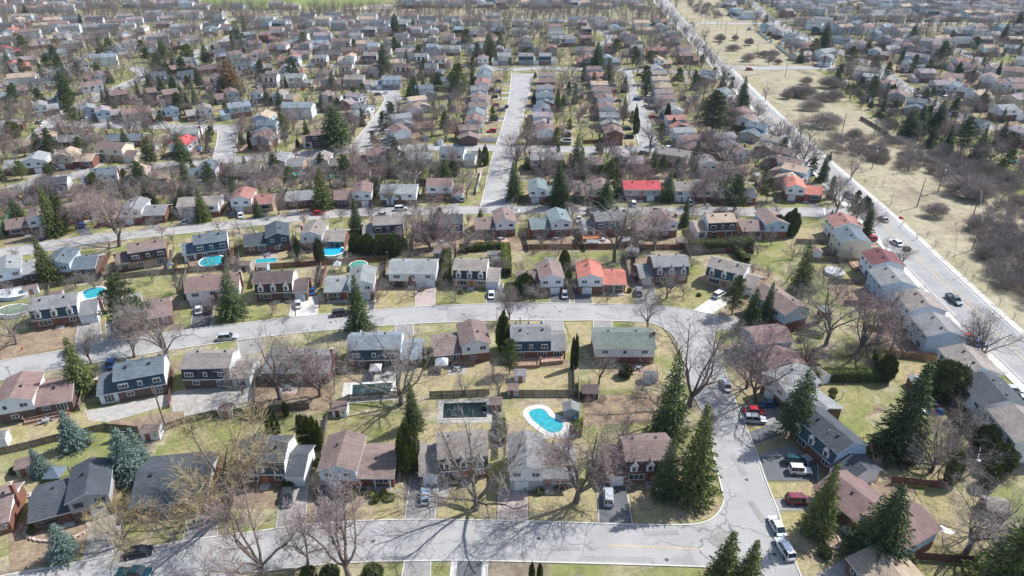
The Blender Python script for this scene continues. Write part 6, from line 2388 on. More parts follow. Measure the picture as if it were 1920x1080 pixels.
def gazebo(px, py, w, h, col, label, ht=1.1):
    x, y = G(px, py)
    root = empty('garden_gazebo', (x, y, 0), .05)
    mb = MB()
    a = w / 2
    mb.add([(-a, -a, h), (a, -a, h), (a, a, h), (-a, a, h), (-.4, -.4, h + ht * .7), (.4, -.4, h + ht * .7), (.4, .4, h + ht * .7), (-.4, .4, h + ht * .7), (0, 0, h + ht)],
           [(0, 1, 5, 4), (1, 2, 6, 5), (2, 3, 7, 6), (3, 0, 4, 7), (4, 5, 8), (5, 6, 8), (6, 7, 8), (7, 4, 8), (3, 2, 1, 0)])
    mb.box(-a, a, -a - .04, -a, h - .25, h)
    mb.box(-a, a, a, a + .04, h - .25, h)
    mb.build('canopy', mat(col[0], col[1], .8, .12), root)
    for sx in (-1, 1):
        for sy in (-1, 1):
            p = MB()
            p.box(-.06, .06, -.06, .06, 0, h)
            p.build('post', VENT, root, (sx * (a - .1), sy * (a - .1), 0))
    thing(root, label, 'gazebo', None, True)


gazebo(829, 693, 3.0, 2.3, ('grey_canopy', (.40, .43, .45)), 'pale grey gazebo behind the brown split-level house')
gazebo(706, 705, 2.7, 2.4, ('beige_canopy', (.38, .38, .37)), 'beige gazebo on the patio above the rectangular pool')
gazebo(110, 902, 3.2, 2.2, ('dark_canopy', (.10, .13, .16)), 'dark blue-grey gazebo behind the split-level with flower bed')
gazebo(634, 508, 2.3, 2.3, ('white_canopy', (.6, .6, .6)), 'white gazebo behind the pale grey split-level house')
gazebo(356, 486, 2.8, 2.2, ('white_canopy', (.6, .6, .6)), 'white gazebo beside the white-rimmed round pool')
gazebo(525, 468, 2.7, 2.3, ('grey_canopy', (.40, .43, .45)), 'grey gazebo behind the navy split-level house')
gazebo(1300, 308, 3.6, 2.4, ('grey_canopy', (.40, .43, .45)), 'white-roofed gazebo behind the taupe two-storey house')
gazebo(638, 452 , 2.6, 2.2, ('dark_canopy', (.10, .13, .16)), 'dark gazebo behind the taupe split-level above the bright blue pool')
gazebo(1674, 594, 4.2, 2.4, ('beige_canopy', (.38, .38, .37)), 'flat pale patio roof behind the taupe boulevard house', .25)
o = gazebo(372, 283, 2.8, .9, ('blue_tarpaulin', (.04, .19, .42)), 'blue tarpaulin beside the bright red gable roof', 1.6)


def deck(px, h, m, label, rail=True):
    w = GL(px)
    cx = sum(p[0] for p in w) / 4
    cy = sum(p[1] for p in w) / 4
    root = empty('deck', (cx, cy, 0))
    q = [(p[0] - cx, p[1] - cy) for p in w]
    mb = MB()
    n = 14
    for i in range(n):
        f0, f1 = (i + .06) / n, (i + .94) / n
        A = [(q[0][0] + (q[3][0] - q[0][0]) * f, q[0][1] + (q[3][1] - q[0][1]) * f) for f in (f0, f1)]
        B = [(q[1][0] + (q[2][0] - q[1][0]) * f, q[1][1] + (q[2][1] - q[1][1]) * f) for f in (f0, f1)]
        mb.add([(*A[0], h), (*B[0], h), (*B[1], h), (*A[1], h), (*A[0], h - .2), (*B[0], h - .2), (*B[1], h - .2), (*A[1], h - .2)], [(0, 1, 2, 3), (0, 4, 5, 1), (2, 6, 7, 3), (1, 5, 6, 2), (3, 7, 4, 0)])
    o = mb.build('deck_boards', m, root)
    o['kind'] = 'stuff'
    mb = MB()
    for i in range(4):
        a, b = q[i], q[(i + 1) % 4]
        mb.add([(*a, 0), (*b, 0), (*b, h - .21), (*a, h - .21)], [(0, 1, 2, 3)])
    mb.build('skirt', m, root)
    if rail:
        mb = MB()
        for i in (2, 3, 1):
            a, b = q[i], q[(i + 1) % 4]
            L = math.hypot(b[0] - a[0], b[1] - a[1])
            k = max(2, int(L / .7))
            for j in range(k + 1):
                x, y = a[0] + (b[0] - a[0]) * j / k, a[1] + (b[1] - a[1]) * j / k
                mb.box(x - .04, x + .04, y - .04, y + .04, h - .02, h + .95)
            ribbon(mb, [a, b], .09, h + .95, h + 1.02)
        o = mb.build('railing', m, root)
        o['kind'] = 'stuff'
    thing(root, label, 'deck', 'timber decks', True)


deck([(50, 773), (128, 756), (131, 778), (46, 797)], .5, DECK, 'grey-brown deck behind the leftmost reddish brown split-level')
deck([(960, 668), (1010, 668), (1012, 690), (960, 692)], .9, DECK, 'glazed deck behind the grey mansard left of the green roof')
deck([(1014, 666), (1056, 664), (1056, 682), (1014, 686)], 1.0, DECK, 'brown deck with stairs right behind the grey mansard')
deck([(850, 668), (890, 666), (892, 684), (848, 688)], .9, DECK, 'raised deck beside the pale grey gazebo')
deck([(222, 498), (266, 492), (270, 504), (224, 511)], .5, WOODR, 'red-brown deck behind the brown mansard with side chimney')
deck([(355, 490), (385, 487), (390, 500), (356, 503)], .6, DECK, 'wooden deck between white gazebo and round turquoise pool')
deck([(990, 437), (1030, 436), (1030, 444), (989, 445)], .9, ORDECK, 'orange deck behind the grey-green split-level')
deck([(1093, 444), (1122, 443), (1123, 452), (1092, 453)], 1.0, ORDECK, 'small orange deck behind the grey mansard with white pickup')
deck([(1500, 672), (1522, 668), (1530, 684), (1508, 688)], .8, WOODR, 'red-brown deck behind the split-level above the low hedge')
deck([(1628, 838), (1640, 838), (1652, 870), (1636, 876)], .7, DECK, 'deck frame beside the slate mansard with jeeps')
deck([(1590, 495), (1606, 492), (1616, 506), (1602, 510)], .6, DECK, 'wooden deck behind the maroon roofed house')
deck([(1106, 308), (1124, 307), (1124, 312), (1106, 313)], .8, ORDECK, 'tiny orange deck behind the small brown bungalow')
deck([(1690, 665), (1745, 660), (1750, 668), (1694, 672)], .7, DECK, 'deck of the taupe house above the round dark bush')
deck([(62, 268 + 8), (88, 270), (90, 276), (64, 282)], 1.0, ORDECK, 'orange deck behind the tan split-level at left')
deck([(848, 244), (862, 244), (862, 250), (847, 250)], .6, ORDECK, 'small orange deck left of the brown end house on straight street')


# ---------------------------------------------------------------- cars
TYRE = mat('tyre_rubber', (.018, .018, .018), .8, .1)
CHROME = mat('wheel_alloy', (.45, .45, .46), .35, .05, 1, .5, .05, .7)
LAMPW = mat('headlamp_lens', (.75, .78, .8), .15, .02)
LAMPR = mat('tail_lamp_lens', (.35, .01, .01), .2, .02)
CARG = mat('car_glass', (.02, .025, .03), .08, .05, 1, .6)
PAINT = {'white': (.72, .73, .74), 'silver': (.42, .44, .46), 'black': (.015, .016, .018), 'dark': (.035, .04, .045), 'blue': (.03, .09, .26), 'teal': (.012, .055, .07), 'red': (.45, .02, .03), 'maroon': (.17, .015, .04), 'pale blue': (.38, .46, .54), 'grey': (.16, .17, .18)}


def car_paint(c):
    k = 'car_paint_' + c.replace(' ', '_')
    if k not in MATS:
        m, t, b = node_mat(k)
        b.inputs['Base Color'].default_value = (*PAINT[c], 1)
        b.inputs['Roughness'].default_value = .28
        b.inputs['Metallic'].default_value = .15
        b.inputs['Coat Weight'].default_value = .5
        b.inputs['Specular IOR Level'].default_value = .5
        MATS[k] = m
    return MATS[k]


CARK = {'sedan': (4.7, .92, .72, 1.42, (-1.75, -1.05, .55, 1.35)), 'hatch': (4.1, .88, .78, 1.48, (-1.85, -1.6, .35, 1.15)), 'suv': (4.7, .95, .98, 1.74, (-2.2, -1.95, .45, 1.15)),
        'pickup': (5.4, .98, 1.0, 1.8, (-.5, -.3, .85, 1.5)), 'jeep': (4.2, .9, 1.0, 1.82, (-1.95, -1.9, .35, .55)), 'van': (4.9, .97, 1.0, 1.85, (-2.35, -2.2, .9, 1.7))}
_wm = MB()
_wm.tube((0, -.11, 0), (0, .11, 0), .335, .335, 14)
TYREM = _wm.mesh('tyre', [TYRE])
_wm = MB()
_wm.tube((0, -.118, 0), (0, .118, 0), .2, .2, 8)
RIMM = _wm.mesh('rim', [CHROME])
_CB = {}


def car_parts(kind):
    if kind in _CB:
        return _CB[kind]
    L, hw, belt, roof, (c0, c1, c2, c3) = CARK[kind]
    hl = L / 2
    body = MB()
    # lower body: stations along its length, nose and tail rounded
    hood = belt * (.86 if kind in ('sedan', 'hatch') else .92)
    tail = belt * (1.0 if kind != 'sedan' else .95)
    st = [(-hl, .82, .38, tail * .8), (-hl + .18, .95, .24, tail * .97), (-hl + .6, 1, .22, tail), (c0, 1, .2, belt), (0, 1, .2, belt), (c3, 1, .2, belt * .98), (hl - .75, .98, .22, hood), (hl - .2, .92, .25, hood * .88), (hl, .78, .36, hood * .66)]
    if kind == 'pickup':
        st[2] = (-hl + .3, 1, .22, belt)
    rings = []
    for x, w, zb, zt in st:
        W_ = hw * w
        rings.append([(x, -W_ * .93, zb), (x, -W_, (zb + zt) * .52), (x, -W_ * .94, zt - .04), (x, -W_ * .8, zt), (x, W_ * .8, zt), (x, W_ * .94, zt - .04), (x, W_, (zb + zt) * .52), (x, W_ * .93, zb)])
    n = 8
    vs = [p for r in rings for p in r]
    fs = []
    for i in range(len(rings) - 1):
        for j in range(n):
            k = (j + 1) % n
            fs.append((i * n + j, (i + 1) * n + j, (i + 1) * n + k, i * n + k))
    fs.append(tuple(range(n)))
    fs.append(tuple((len(rings) - 1) * n + j for j in range(n))[::-1])
    body.add(vs, fs)
    # roof panel and pillars
    t = hw * .72
    body.add([(c1, -t, roof - .03), (c2, -t, roof - .03), (c2, t, roof - .03), (c1, t, roof - .03), (c1 + .1, -t + .08, roof + .02), (c2 - .1, -t + .08, roof + .02), (c2 - .1, t - .08, roof + .02), (c1 + .1, t - .08, roof + .02)],
             [(0, 1, 5, 4), (1, 2, 6, 5), (2, 3, 7, 6), (3, 0, 4, 7), (4, 5, 6, 7)])
    for sgn in (-1, 1):
        for a, b in (((c3, sgn * hw * .86, belt - .02), (c2, sgn * t, roof)), ((c0, sgn * hw * .86, belt - .02), (c1, sgn * t, roof)), (((c0 + c3) / 2, sgn * hw * .9, belt - .02), ((c1 + c2) / 2, sgn * t * 1.01, roof))):
            body.tube(a, b, .045, .04, 4)
        body.box(c3 - .35, c3 - .2, sgn * (hw + .08) - .08, sgn * (hw + .08) + .08, belt, belt + .14)
    if kind == 'pickup':
        body.box(-hl + .05, c0 - .05, -hw * .82, hw * .82, belt - .02, belt + .01)
        for sgn in (-1, 1):
            body.box(-hl + .05, c0 - .02, sgn * hw * .9 - .05, sgn * hw * .9 + .05, belt - .05, belt + .16)
        body.box(-hl + .03, -hl + .12, -hw * .88, hw * .88, belt - .3, belt + .16)
    gl = MB()
    a, b = hw * .87, hw * .735
    gl.add([(c0, -a, belt - .03), (c3, -a, belt - .03), (c3, a, belt - .03), (c0, a, belt - .03), (c1, -b, roof - .035), (c2, -b, roof - .035), (c2, b, roof - .035), (c1, b, roof - .035)],
           [(0, 1, 5, 4), (1, 2, 6, 5), (2, 3, 7, 6), (3, 0, 4, 7), (4, 5, 6, 7)])
    _CB[kind] = (body, gl.mesh('windows', [CARG]))
    return _CB[kind]


_CBM = {}
_lm = MB(); _lm.box(-.04, .04, -.2, .2, -.08, .08)
HLM, TLM = _lm.mesh('headlight', [LAMPW]), _lm.mesh('tail_light', [LAMPR])


def car(x1, y1, x2, y2, col, kind, label=None):
    a, b = G(x1, y1, .6), G(x2, y2, .6)
    x, y = (a[0] + b[0]) / 2, (a[1] + b[1]) / 2
    yaw = math.atan2(b[1] - a[1], b[0] - a[0])
    L, hw, belt, roof, cc = CARK[kind]
    body, gl = car_parts(kind)
    if (kind, col) not in _CBM:
        me = body.mesh('body', [car_paint(col)])
        for p in me.polygons:
            p.use_smooth = False
        _CBM[(kind, col)] = me
    z0 = .105 if on_road((x, y)) else .06
    root = empty({'pickup': 'pickup_truck', 'suv': 'parked_suv', 'jeep': 'open_jeep', 'van': 'parked_van'}.get(kind, 'parked_car'), (x, y, z0), yaw)
    link('body', _CBM[(kind, col)], root)
    link('windows', gl, root)
    big = kind in ('suv', 'pickup', 'jeep', 'van')
    for wx in (-L * .31, L * .32):
        for s in (-1, 1):
            w = link('wheel', TYREM, root, (wx, s * (hw - .1), .36 if big else .33), None, (1.12,) * 3 if big else None)
            if PX(x, y)[1] > 380:
                link('rim', RIMM, w)
    for s in (-1, 1):
        link('headlight', HLM, root, (L / 2 - .05, s * hw * .62, belt * .66))
        link('tail_light', TLM, root, (-L / 2 + .03, s * hw * .7, belt * .74))
    thing(root, label or '%s %s' % (col, {'sedan': 'sedan', 'hatch': 'hatchback', 'suv': 'sport utility car', 'pickup': 'pickup truck', 'jeep': 'jeep', 'van': 'van'}[kind]), 'car', 'parked and passing cars', bool(label))


CARS = [(797, 948, 797, 912, 'pale blue', 'hatch', 'pale blue hatchback on the drive of the taupe mansard house'), (1141, 950, 1140, 912, 'silver', 'suv', 'silver car on the dark drive of the brown mansard house'),
        (233, 1040, 285, 1030, 'black', 'sedan', 'black sedan on the nearest street at lower left'), (215, 1078, 290, 1075, 'teal', 'pickup', 'dark teal vehicle cut by the bottom edge at left'),
        (1466, 1003, 1448, 970, 'white', 'sedan', 'white sedan parked at the kerb, upper of two white cars lower right'), (1482, 1046, 1462, 1013, 'white', 'suv', 'white car parked at the kerb, lower of two white cars lower right'),
        (1484, 937, 1512, 938, 'maroon', 'suv', 'maroon car beside the bare-trunked spruce'), (1475, 863, 1510, 866, 'teal', 'jeep', 'dark teal jeep on the drive of the slate mansard'), (1483, 881, 1518, 883, 'white', 'jeep', 'white jeep on the drive of the slate mansard'),
        (1397, 769, 1432, 771, 'red', 'sedan', 'red sedan beside the pale car at the bending street'), (1397, 785, 1433, 787, 'silver', 'suv', 'silver car below the red sedan at the bending street'), (1432, 757, 1460, 757, 'blue', 'sedan', 'dark blue car behind the dense spruce and red sedan'),
        (1366, 733, 1356, 710, 'silver', 'sedan', 'silver car at the kerb beneath bare trees above the red sedan'), (540, 912, 538, 946, 'dark', 'pickup', 'dark pickup on the drive right of the single-dormer mansard'), (609, 910, 606, 940, 'dark', 'suv', 'dark car on the drive left of the columned porch'),
        (378, 943, 375, 968, 'grey', 'sedan', 'grey car under the straw-coloured tree'), (411, 634, 444, 631, 'silver', 'suv', 'silver car on the curved street above the taupe mansard'),
        (558, 578, 559, 560, 'white', 'sedan', 'white car on the pale drive of the dark brown mansard'), (585, 553, 585, 536, 'blue', 'sedan', 'dark blue car beside the dark brown mansard house'), (627, 589, 652, 586, 'dark', 'suv', 'dark car on the curved street beside the tallest spruce'),
        (921, 558, 921, 544, 'white', 'sedan', 'white car on the drive of the taupe mansard with hedge'), (1059, 557, 1059, 544, 'silver', 'sedan', 'silver car on the drive left of the orange-red roof'), (1198, 554, 1198, 539, 'silver', 'suv', 'silver car on the drive right of the orange-red roof'),
        (1342, 556, 1356, 548, 'white', 'suv', 'white car on the pale concrete drive of the angled mansard'), (1085, 418, 1085, 408, 'white', 'pickup', 'white pickup in the side drive behind the third street'), (372, 586, 372, 574, 'white', 'sedan', 'white car under the raised bungalow with twin garage doors'),
        (390, 586, 390, 574, 'black', 'sedan', 'black car under the raised bungalow with twin garage doors'), (78, 448, 80, 438, 'blue', 'suv', 'blue car on the third street drive at far left'), (206, 684, 209, 676, 'blue', 'sedan', 'dark blue car above the blue-grey mansard house'),
        (1777, 553, 1801, 572, 'teal', 'pickup', 'dark teal pickup driving on the boulevard'), (1689, 460, 1673, 450, 'white', 'sedan', 'white sedan on the boulevard beside the maroon roof'), (1662, 415, 1649, 406, 'grey', 'sedan', 'grey car on the boulevard at the third street corner'),
        (1803, 632, 1828, 630, 'red', 'sedan', 'red sedan on the drive beside the boulevard'), (1820, 644, 1844, 645, 'blue', 'suv', 'blue car beside the red sedan near the boulevard'), (1883, 729, 1914, 731, 'silver', 'sedan', 'silver car at the right edge beside the slate roof'), (1910, 747, 1935, 750, 'white', 'sedan', 'white car cut by the right edge'),
        (1678, 617, 1703, 623, 'dark', 'pickup', 'old dark pickup in the back garden of the taupe house'), (584, 400, 608, 399, 'red', 'sedan', 'red sedan driving on the third street'), (741, 392, 763, 391, 'white', 'suv', 'white car on the third street below the pale raised bungalow'),
        (695, 390, 696, 380, 'dark', 'sedan', None), (866, 377, 866, 368, 'silver', 'suv', None), (850, 378, 850, 370, 'dark', 'sedan', None), (697, 265, 713, 264, 'black', 'suv', None), (715, 265, 731, 264, 'white', 'suv', None), (708, 402, 727, 402, 'silver', 'sedan', None),
        (436, 407, 436, 397, 'dark', 'sedan', None), (451, 408, 451, 398, 'white', 'sedan', None), (107, 318, 110, 309, 'white', 'suv', None), (156, 225, 170, 223, 'white', 'sedan', None), (282, 230, 291, 228, 'red', 'hatch', None), (293, 230, 305, 228, 'white', 'sedan', None), (374, 230, 388, 227, 'silver', 'suv', None),
        (67, 229, 81, 230, 'white', 'sedan', None), (187, 422, 198, 420, 'maroon', 'sedan', None), (1199, 286, 1215, 287, 'dark', 'sedan', None), (1295, 383, 1297, 375, 'white', 'suv', None), (1145, 378, 1147, 370, 'dark', 'sedan', None),
        (1585, 363, 1599, 373, 'teal', 'suv', None), (1609, 386, 1624, 396, 'dark', 'suv', None), (1510, 323, 1527, 326, 'white', 'sedan', None), (1471, 283, 1484, 288, 'blue', 'sedan', None), (1553, 318, 1547, 312, 'dark', 'sedan', None), (935, 206, 944, 206, 'blue', 'sedan', None), (949, 203, 951, 196, 'black', 'sedan', None),
        (703, 177, 714, 176, 'dark', 'sedan', None), (723, 176, 725, 170, 'white', 'sedan', None), (1190, 186, 1199, 186, 'blue', 'sedan', None), (1206, 198, 1220, 199, 'white', 'sedan', None), (1322, 91, 1317, 86, 'grey', 'sedan', None), (1286, 58, 1281, 52, 'black', 'sedan', None), (1364, 141, 1370, 137, 'grey', 'sedan', None), (1377, 150, 1371, 144, 'dark', 'suv', None), (1363, 149, 1369, 145, 'white', 'sedan', None),
        (1292, 43, 1302, 43, 'white', 'sedan', None), (1403, 130, 1408, 130, 'red', 'suv', None), (1768, 184, 1779, 182, 'white', 'van', None), (1250, 171, 1262, 172, 'silver', 'sedan', None), (430, 395, 431, 400, 'maroon', 'sedan', None), (480, 76 + 0, 487, 76, 'white', 'sedan', None)]
for c_ in CARS[:-1]:
    car(*c_)
# cars waiting in the drives of the farther rows
rc = random.Random(9)
for i, h in enumerate(HOUSES[42:230]):
    if rc.random() < .22 or h[1] > 600 or h[1] < 200:
        continue
    fx, fy = math.sin(h[3]), -math.cos(h[3])
    tx, ty = math.cos(h[3]), math.sin(h[3])
    s_ = (h[2] * .28) * (1 if i % 2 else -1)
    p = (h[0] + fx * 8 + tx * s_, h[1] + fy * 8 + ty * s_)
    if on_road(p) or on_road((h[0] + fx * 10.2 + tx * s_, h[1] + fy * 10.2 + ty * s_)) or house_near(p[0], p[1], 1):
        continue
    a, b = (p[0] + fx * 2, p[1] + fy * 2), (p[0] - fx * 2, p[1] - fy * 2)
    A_, B_ = PX(a[0], a[1], .6), PX(b[0], b[1], .6)
    car(A_[0], A_[1], B_[0], B_[1], rc.choice(['white', 'silver', 'black', 'dark', 'grey', 'blue', 'red', 'white']), rc.choice(['sedan', 'suv', 'hatch', 'suv']))


# ---------------------------------------------------------------- poles, wires, lamps
INS = mat('white_insulator', (.7, .72, .74), .4, .05)
WIRE = mat('wire', (.30, .30, .31), .5, .05)


def util_pole(px, py, H, arms=True, yaw=.9, label=None, trans=False):
    x, y = G(px, py)
    root = empty('utility_pole', (x, y, 0), yaw)
    mb = MB()
    mb.tube((0, 0, -.3), (0, 0, H), .19, .12, 8)
    mb.build('pole', POLEW, root)
    if arms:
        mb = MB()
        mb.box(-1.5, 1.5, -.07, .07, H - .75, H - .6)
        mb.build('crossarm', POLEW, root)
        for i in range(5):
            mb = MB()
            mb.tube((0, 0, 0), (0, 0, .26), .09, .06, 6)
            mb.build('insulator', INS, root, (-1.4 + .7 * i, 0, H - .6))
    if trans:
        mb = MB()
        mb.tube((0, -.4, 0), (0, -.4, 1.1), .32, .32, 10)
        mb.build('transformer', METAL, root, (0, 0, H - 3.2))
    thing(root, label or 'wooden utility pole' + (' with crossarm' if arms else ''), 'utility pole', 'utility poles', bool(label))
    return (x, y, H, yaw)


def PH(bx, by, ty):
    x, y = G(bx, by)
    lo, hi = 2, 40
    for _ in range(24):
        m = (lo + hi) / 2
        if PX(x, y, m)[1] > ty:
            lo = m
        else:
            hi = m
    return lo


POL = [(1822, 469, 410, True, False), (1822, 410, 355, True, False), (1758, 360, 307, True, True), (1702, 320, 270, True, True), (1634, 318, 272, True, True), (1639, 250, 226, True, False), (1719, 388, 335, True, False),
       (1575, 265, 198, False, False), (1540, 195, 160, False, False), (1505, 165, 145, False, False), (1472, 144, 118, False, False), (1440, 124, 92, False, False), (1418, 107, 80, False, False), (1396, 90, 66, False, False), (1380, 70, 50, False, False), (1360, 62, 38, False, False), (1351, 55, 32, False, False), (1345, 49, 32, False, False),
       (1322, 46, 33, False, False), (1313, 49, 30, False, False), (1331, 40, 28, False, False), (765, 470, 415, False, False), (556, 478, 430, False, False), (975, 640, 595, False, False), (738, 310, 285, False, False), (820, 312, 284, False, False), (310, 800, 722, False, False), (1818, 890, 845, True, True), (1388, 475, 425, False, False), (1180, 340, 300, False, False), (925, 710, 680, False, False), (22, 380, 335, False, False), (860, 335, 262, False, False), (1485, 305, 268, False, False)]
PO = []
for bx, by, ty, arm, tr in POL:
    PO.append(util_pole(bx, by, min(PH(bx, by, ty), 12.5), arm, .9 if bx > 1250 else 0.1, None, tr))


def wires(a, b, offs, label, dz=-.3):
    mb = MB()
    c = ((a[0] + b[0]) / 2, (a[1] + b[1]) / 2)
    for o_ in offs:
        pr = None
        for i in range(9):
            t = i / 8
            p = []
            for q, w in ((a, 1 - t), (b, t)):
                p.append((q[0] + math.cos(q[3]) * o_) * w)
                p.append((q[1] + math.sin(q[3]) * o_) * w)
                p.append((q[2] + dz) * w)
            pt = (p[0] + p[3] - c[0], p[1] + p[4] - c[1], p[2] + p[5] - 1.1 * 4 * t * (1 - t))
            if pr:
                mb.tube(pr, pt, .012, .012, 3, 0, False)
            pr = pt
    o = mb.build('power_line', WIRE, None, (c[0], c[1], 0))
    thing(o, label, 'power line', 'power lines', True)


wires(PO[0], PO[1], (-1.4, -.7, 0, .7, 1.4), 'power line between the two lowest field poles')
wires(PO[1], PO[2], (-1.4, -.7, 0, .7, 1.4), 'power line running from second to third field pole')
wires(PO[2], PO[3], (-1.4, -.7, 0, .7, 1.4), 'power line running from third to fourth field pole')
wires(PO[3], PO[5], (-1.4, -.7, 0, .7, 1.4), 'power line over the thicket towards the corner garden')
far = (G(1990, 520)[0], G(1990, 520)[1], 10.5, .9)
wires(PO[0], far, (-1.4, -.7, 0, .7, 1.4), 'power line leaving the lowest field pole over the brush')
wires(PO[4], PO[7], (0,), 'single wire from the transformer pole to the tall dark pole', -1)
wires(PO[27], (G(1990, 905)[0], G(1990, 905)[1], 9, 1.4), (-.7, 0, .7), 'wires leaving the brushy garden pole to the right', -.6)
wires(PO[27], (G(1760, 1040)[0], G(1760, 1040)[1], 5, 1.4), (-.3, .3), 'service wires from the brushy garden pole to the split-level', -1.5)
wires(PO[26], (G(620, 800)[0], G(620, 800)[1], 7.5, 1.4), (0,), 'thin wire over the gardens behind the nearest row', -.6)
wires(PO[21], PO[22], (-.3, .3), 'thin wires behind the row with round pools', -.4)
# street lamps
LAMPHEAD = mat('lamp_housing', (.30, .31, .32), .5, .05)


def street_lamp(bx, by, ty, arm, yaw, label):
    H = PH(bx, by, ty)
    x, y = G(bx, by)
    root = empty('street_lamp', (x, y, 0), yaw)
    mb = MB()
    mb.tube((0, 0, -.2), (0, 0, H - (.9 if arm else .1)), .1, .07, 8)
    mb.build('pole', METAL, root)
    hx = 0
    if arm:
        mb = MB()
        pr = (0, 0, H - .9)
        for i in range(1, 7):
            t = i / 6 * math.pi / 2
            p = (arm * (1 - math.cos(t)), 0, H - .9 + .9 * math.sin(t))
            mb.tube(pr, p, .06, .05, 6)
            pr = p
        mb.build('arm', METAL, root)
        hx = arm
    mb = MB()
    mb.box(hx - .15, hx + .5, -.16, .16, H - .08, H + .08)
    mb.box(hx - .05, hx + .4, -.12, .12, H - .13, H - .08)
    mb.build('lamp_head', LAMPHEAD, root)
    thing(root, label, 'street lamp', 'street lamps', True)


for l_ in [(1569, 304, 268, 1.8, 3.6, 'curved street lamp between boulevard and dry field'), (1667, 390, 352, 1.6, 3.6, 'slim street lamp beside the boulevard left of the lone bush'), (1497, 240, 212, 1.6, 3.6, 'street lamp beside the boulevard near the walking person'),
           (1483, 302, 268, 1.4, .4, 'street lamp on the house side of the boulevard'), (747, 959, 922, 0, .3, 'short lamp post on the lawn left of the pale blue hatchback'), (1333, 917, 880, 0, 2.2, 'short lamp post on the corner lawn of the bend'),
           (932, 611, 578, 0, .3, 'lamp post on the curved street beside the asphalt patch'), (23, 712, 688, 0, .5, 'lamp post at the left edge of the curved street'), (1578, 748, 734, 0, .3, 'dark garden lamp on the green lawn'), (1808, 518, 495, 1.4, 3.6, 'slim lamp beside the boulevard among young trees'), (502, 640, 610, 0, 1, 'lamp post on the curved street above the low grey roof')]:
    street_lamp(*l_)
# lattice tower far off
x, y = G(1672, 47)
root = empty('transmission_tower', (x, y, 0), .3)
H = 34.0
mb = MB()
for s in ((-1, -1), (1, -1), (1, 1), (-1, 1)):
    mb.tube((s[0] * 4, s[1] * 4, 0), (s[0] * .8, s[1] * .8, H * .7), .16, .12, 4)
    mb.tube((s[0] * .8, s[1] * .8, H * .7), (s[0] * .5, s[1] * .5, H), .12, .08, 4)
mb.build('tower_leg', METAL, root)
mb = MB()
for k in range(8):
    z0, z1 = H * .7 * k / 8, H * .7 * (k + 1) / 8
    r0, r1 = 4 - 3.2 * k / 8, 4 - 3.2 * (k + 1) / 8
    for (ax, ay), (bx, by) in (((-1, -1), (1, -1)), ((1, -1), (1, 1)), ((1, 1), (-1, 1)), ((-1, 1), (-1, -1))):
        mb.tube((ax * r0, ay * r0, z0), (bx * r1, by * r1, z1), .08, .08, 3)
        mb.tube((bx * r0, by * r0, z0), (ax * r1, ay * r1, z1), .08, .08, 3)
mb.build('lattice', METAL, root)
mb = MB()
for z_, w_ in ((H * .72, 6), (H * .84, 5), (H * .96, 4)):
    mb.tube((-w_, 0, z_), (w_, 0, z_), .12, .12, 4)
mb.build('crossarm', METAL, root)
thing(root, 'pale lattice transmission tower at the top right', 'tower', None, True)

# ---------------------------------------------------------------- small things
def ring_bed(px, py, rx, ry, label):
    x, y = G(px, py)
    root = empty('flower_bed', (x, y, 0))
    n = 30
    mb = MB()
    stone = MB()
    stone.box(-.36, .36, -.2, .2, 0, .4)
    sm = stone.mesh('stone', [mat('bed_stone', (.46, .36, .30), .9, .2, 2, .1, .2)])
    for i in range(n):
        a = 2 * math.pi * i / n
        link('stone', sm, root, (rx * math.cos(a), ry * math.sin(a), 0), a + math.pi / 2, (rx / 3.4, 1, 1))
    s = sheet('soil', [(rx * .95 * math.cos(6.283 * i / n), ry * .95 * math.sin(6.283 * i / n)) for i in range(n)], SOILM, .2, None, root)
    thing(root, label, 'flower bed', None, True)


ring_bed(108, 993, 5.2, 2.6, 'long stone-ringed flower bed in front of the slate split-level')
ring_bed(1558, 1012, 1.3, 1.9, 'small stone ring left of the broad dark cone tree')


def bin_(px, py, col, label):
    x, y = G(px, py)
    root = empty('wheeled_bin', (x, y, 0.03), .3)
    mb = MB()
    mb.add([(-.25, -.28, 0), (.25, -.28, 0), (.25, .28, 0), (-.25, .28, 0), (-.32, -.36, 1), (.32, -.36, 1), (.32, .36, 1), (-.32, .36, 1)], [(0, 3, 2, 1), (0, 1, 5, 4), (1, 2, 6, 5), (2, 3, 7, 6), (3, 0, 4, 7), (4, 5, 6, 7)])
    mb.build('bin_body', mat(col[0], col[1], .5, .05), root)
    mb = MB()
    mb.box(-.35, .35, -.4, .4, 1.0, 1.08)
    mb.build('lid', mat(col[0], col[1], .5, .05), root)
    thing(root, label, 'bin', None, True)


BL_ = ('blue_plastic', (.02, .13, .42))
bin_(173, 972, BL_, 'blue bin in front of the slate split-level garage')
bin_(178, 971, BL_, 'right-hand blue bin by the slate split-level garage')
bin_(1710, 985, BL_, 'blue bin on the lawn side of the reddish brown split-level')
bin_(1700, 1034, BL_, 'blue bin against the pale blue gable end')
bin_(1080, 790, BL_, 'dark blue bin beside the grey pool shed')
bin_(702, 553, BL_, 'blue bin beside the pale grey split-level garage')
bin_(563, 908, ('red_plastic', (.45, .02, .03)), 'red bin beside the single-dormer mansard carport')
# hydrant
x, y = G(42, 656)
root = empty('fire_hydrant', (x, y, 0))
mb = MB()
mb.tube((0, 0, 0), (0, 0, .65), .14, .13, 8)
mb.tube((0, 0, .65), (0, 0, .82), .17, .05, 8)
mb.tube((-.25, 0, .5), (.25, 0, .5), .07, .07, 6)
mb.build('hydrant_body', mat('hydrant_red', (.5, .03, .02), .5, .05), root)
thing(root, 'red fire hydrant on the verge of the curved street at left', 'hydrant', None, True)
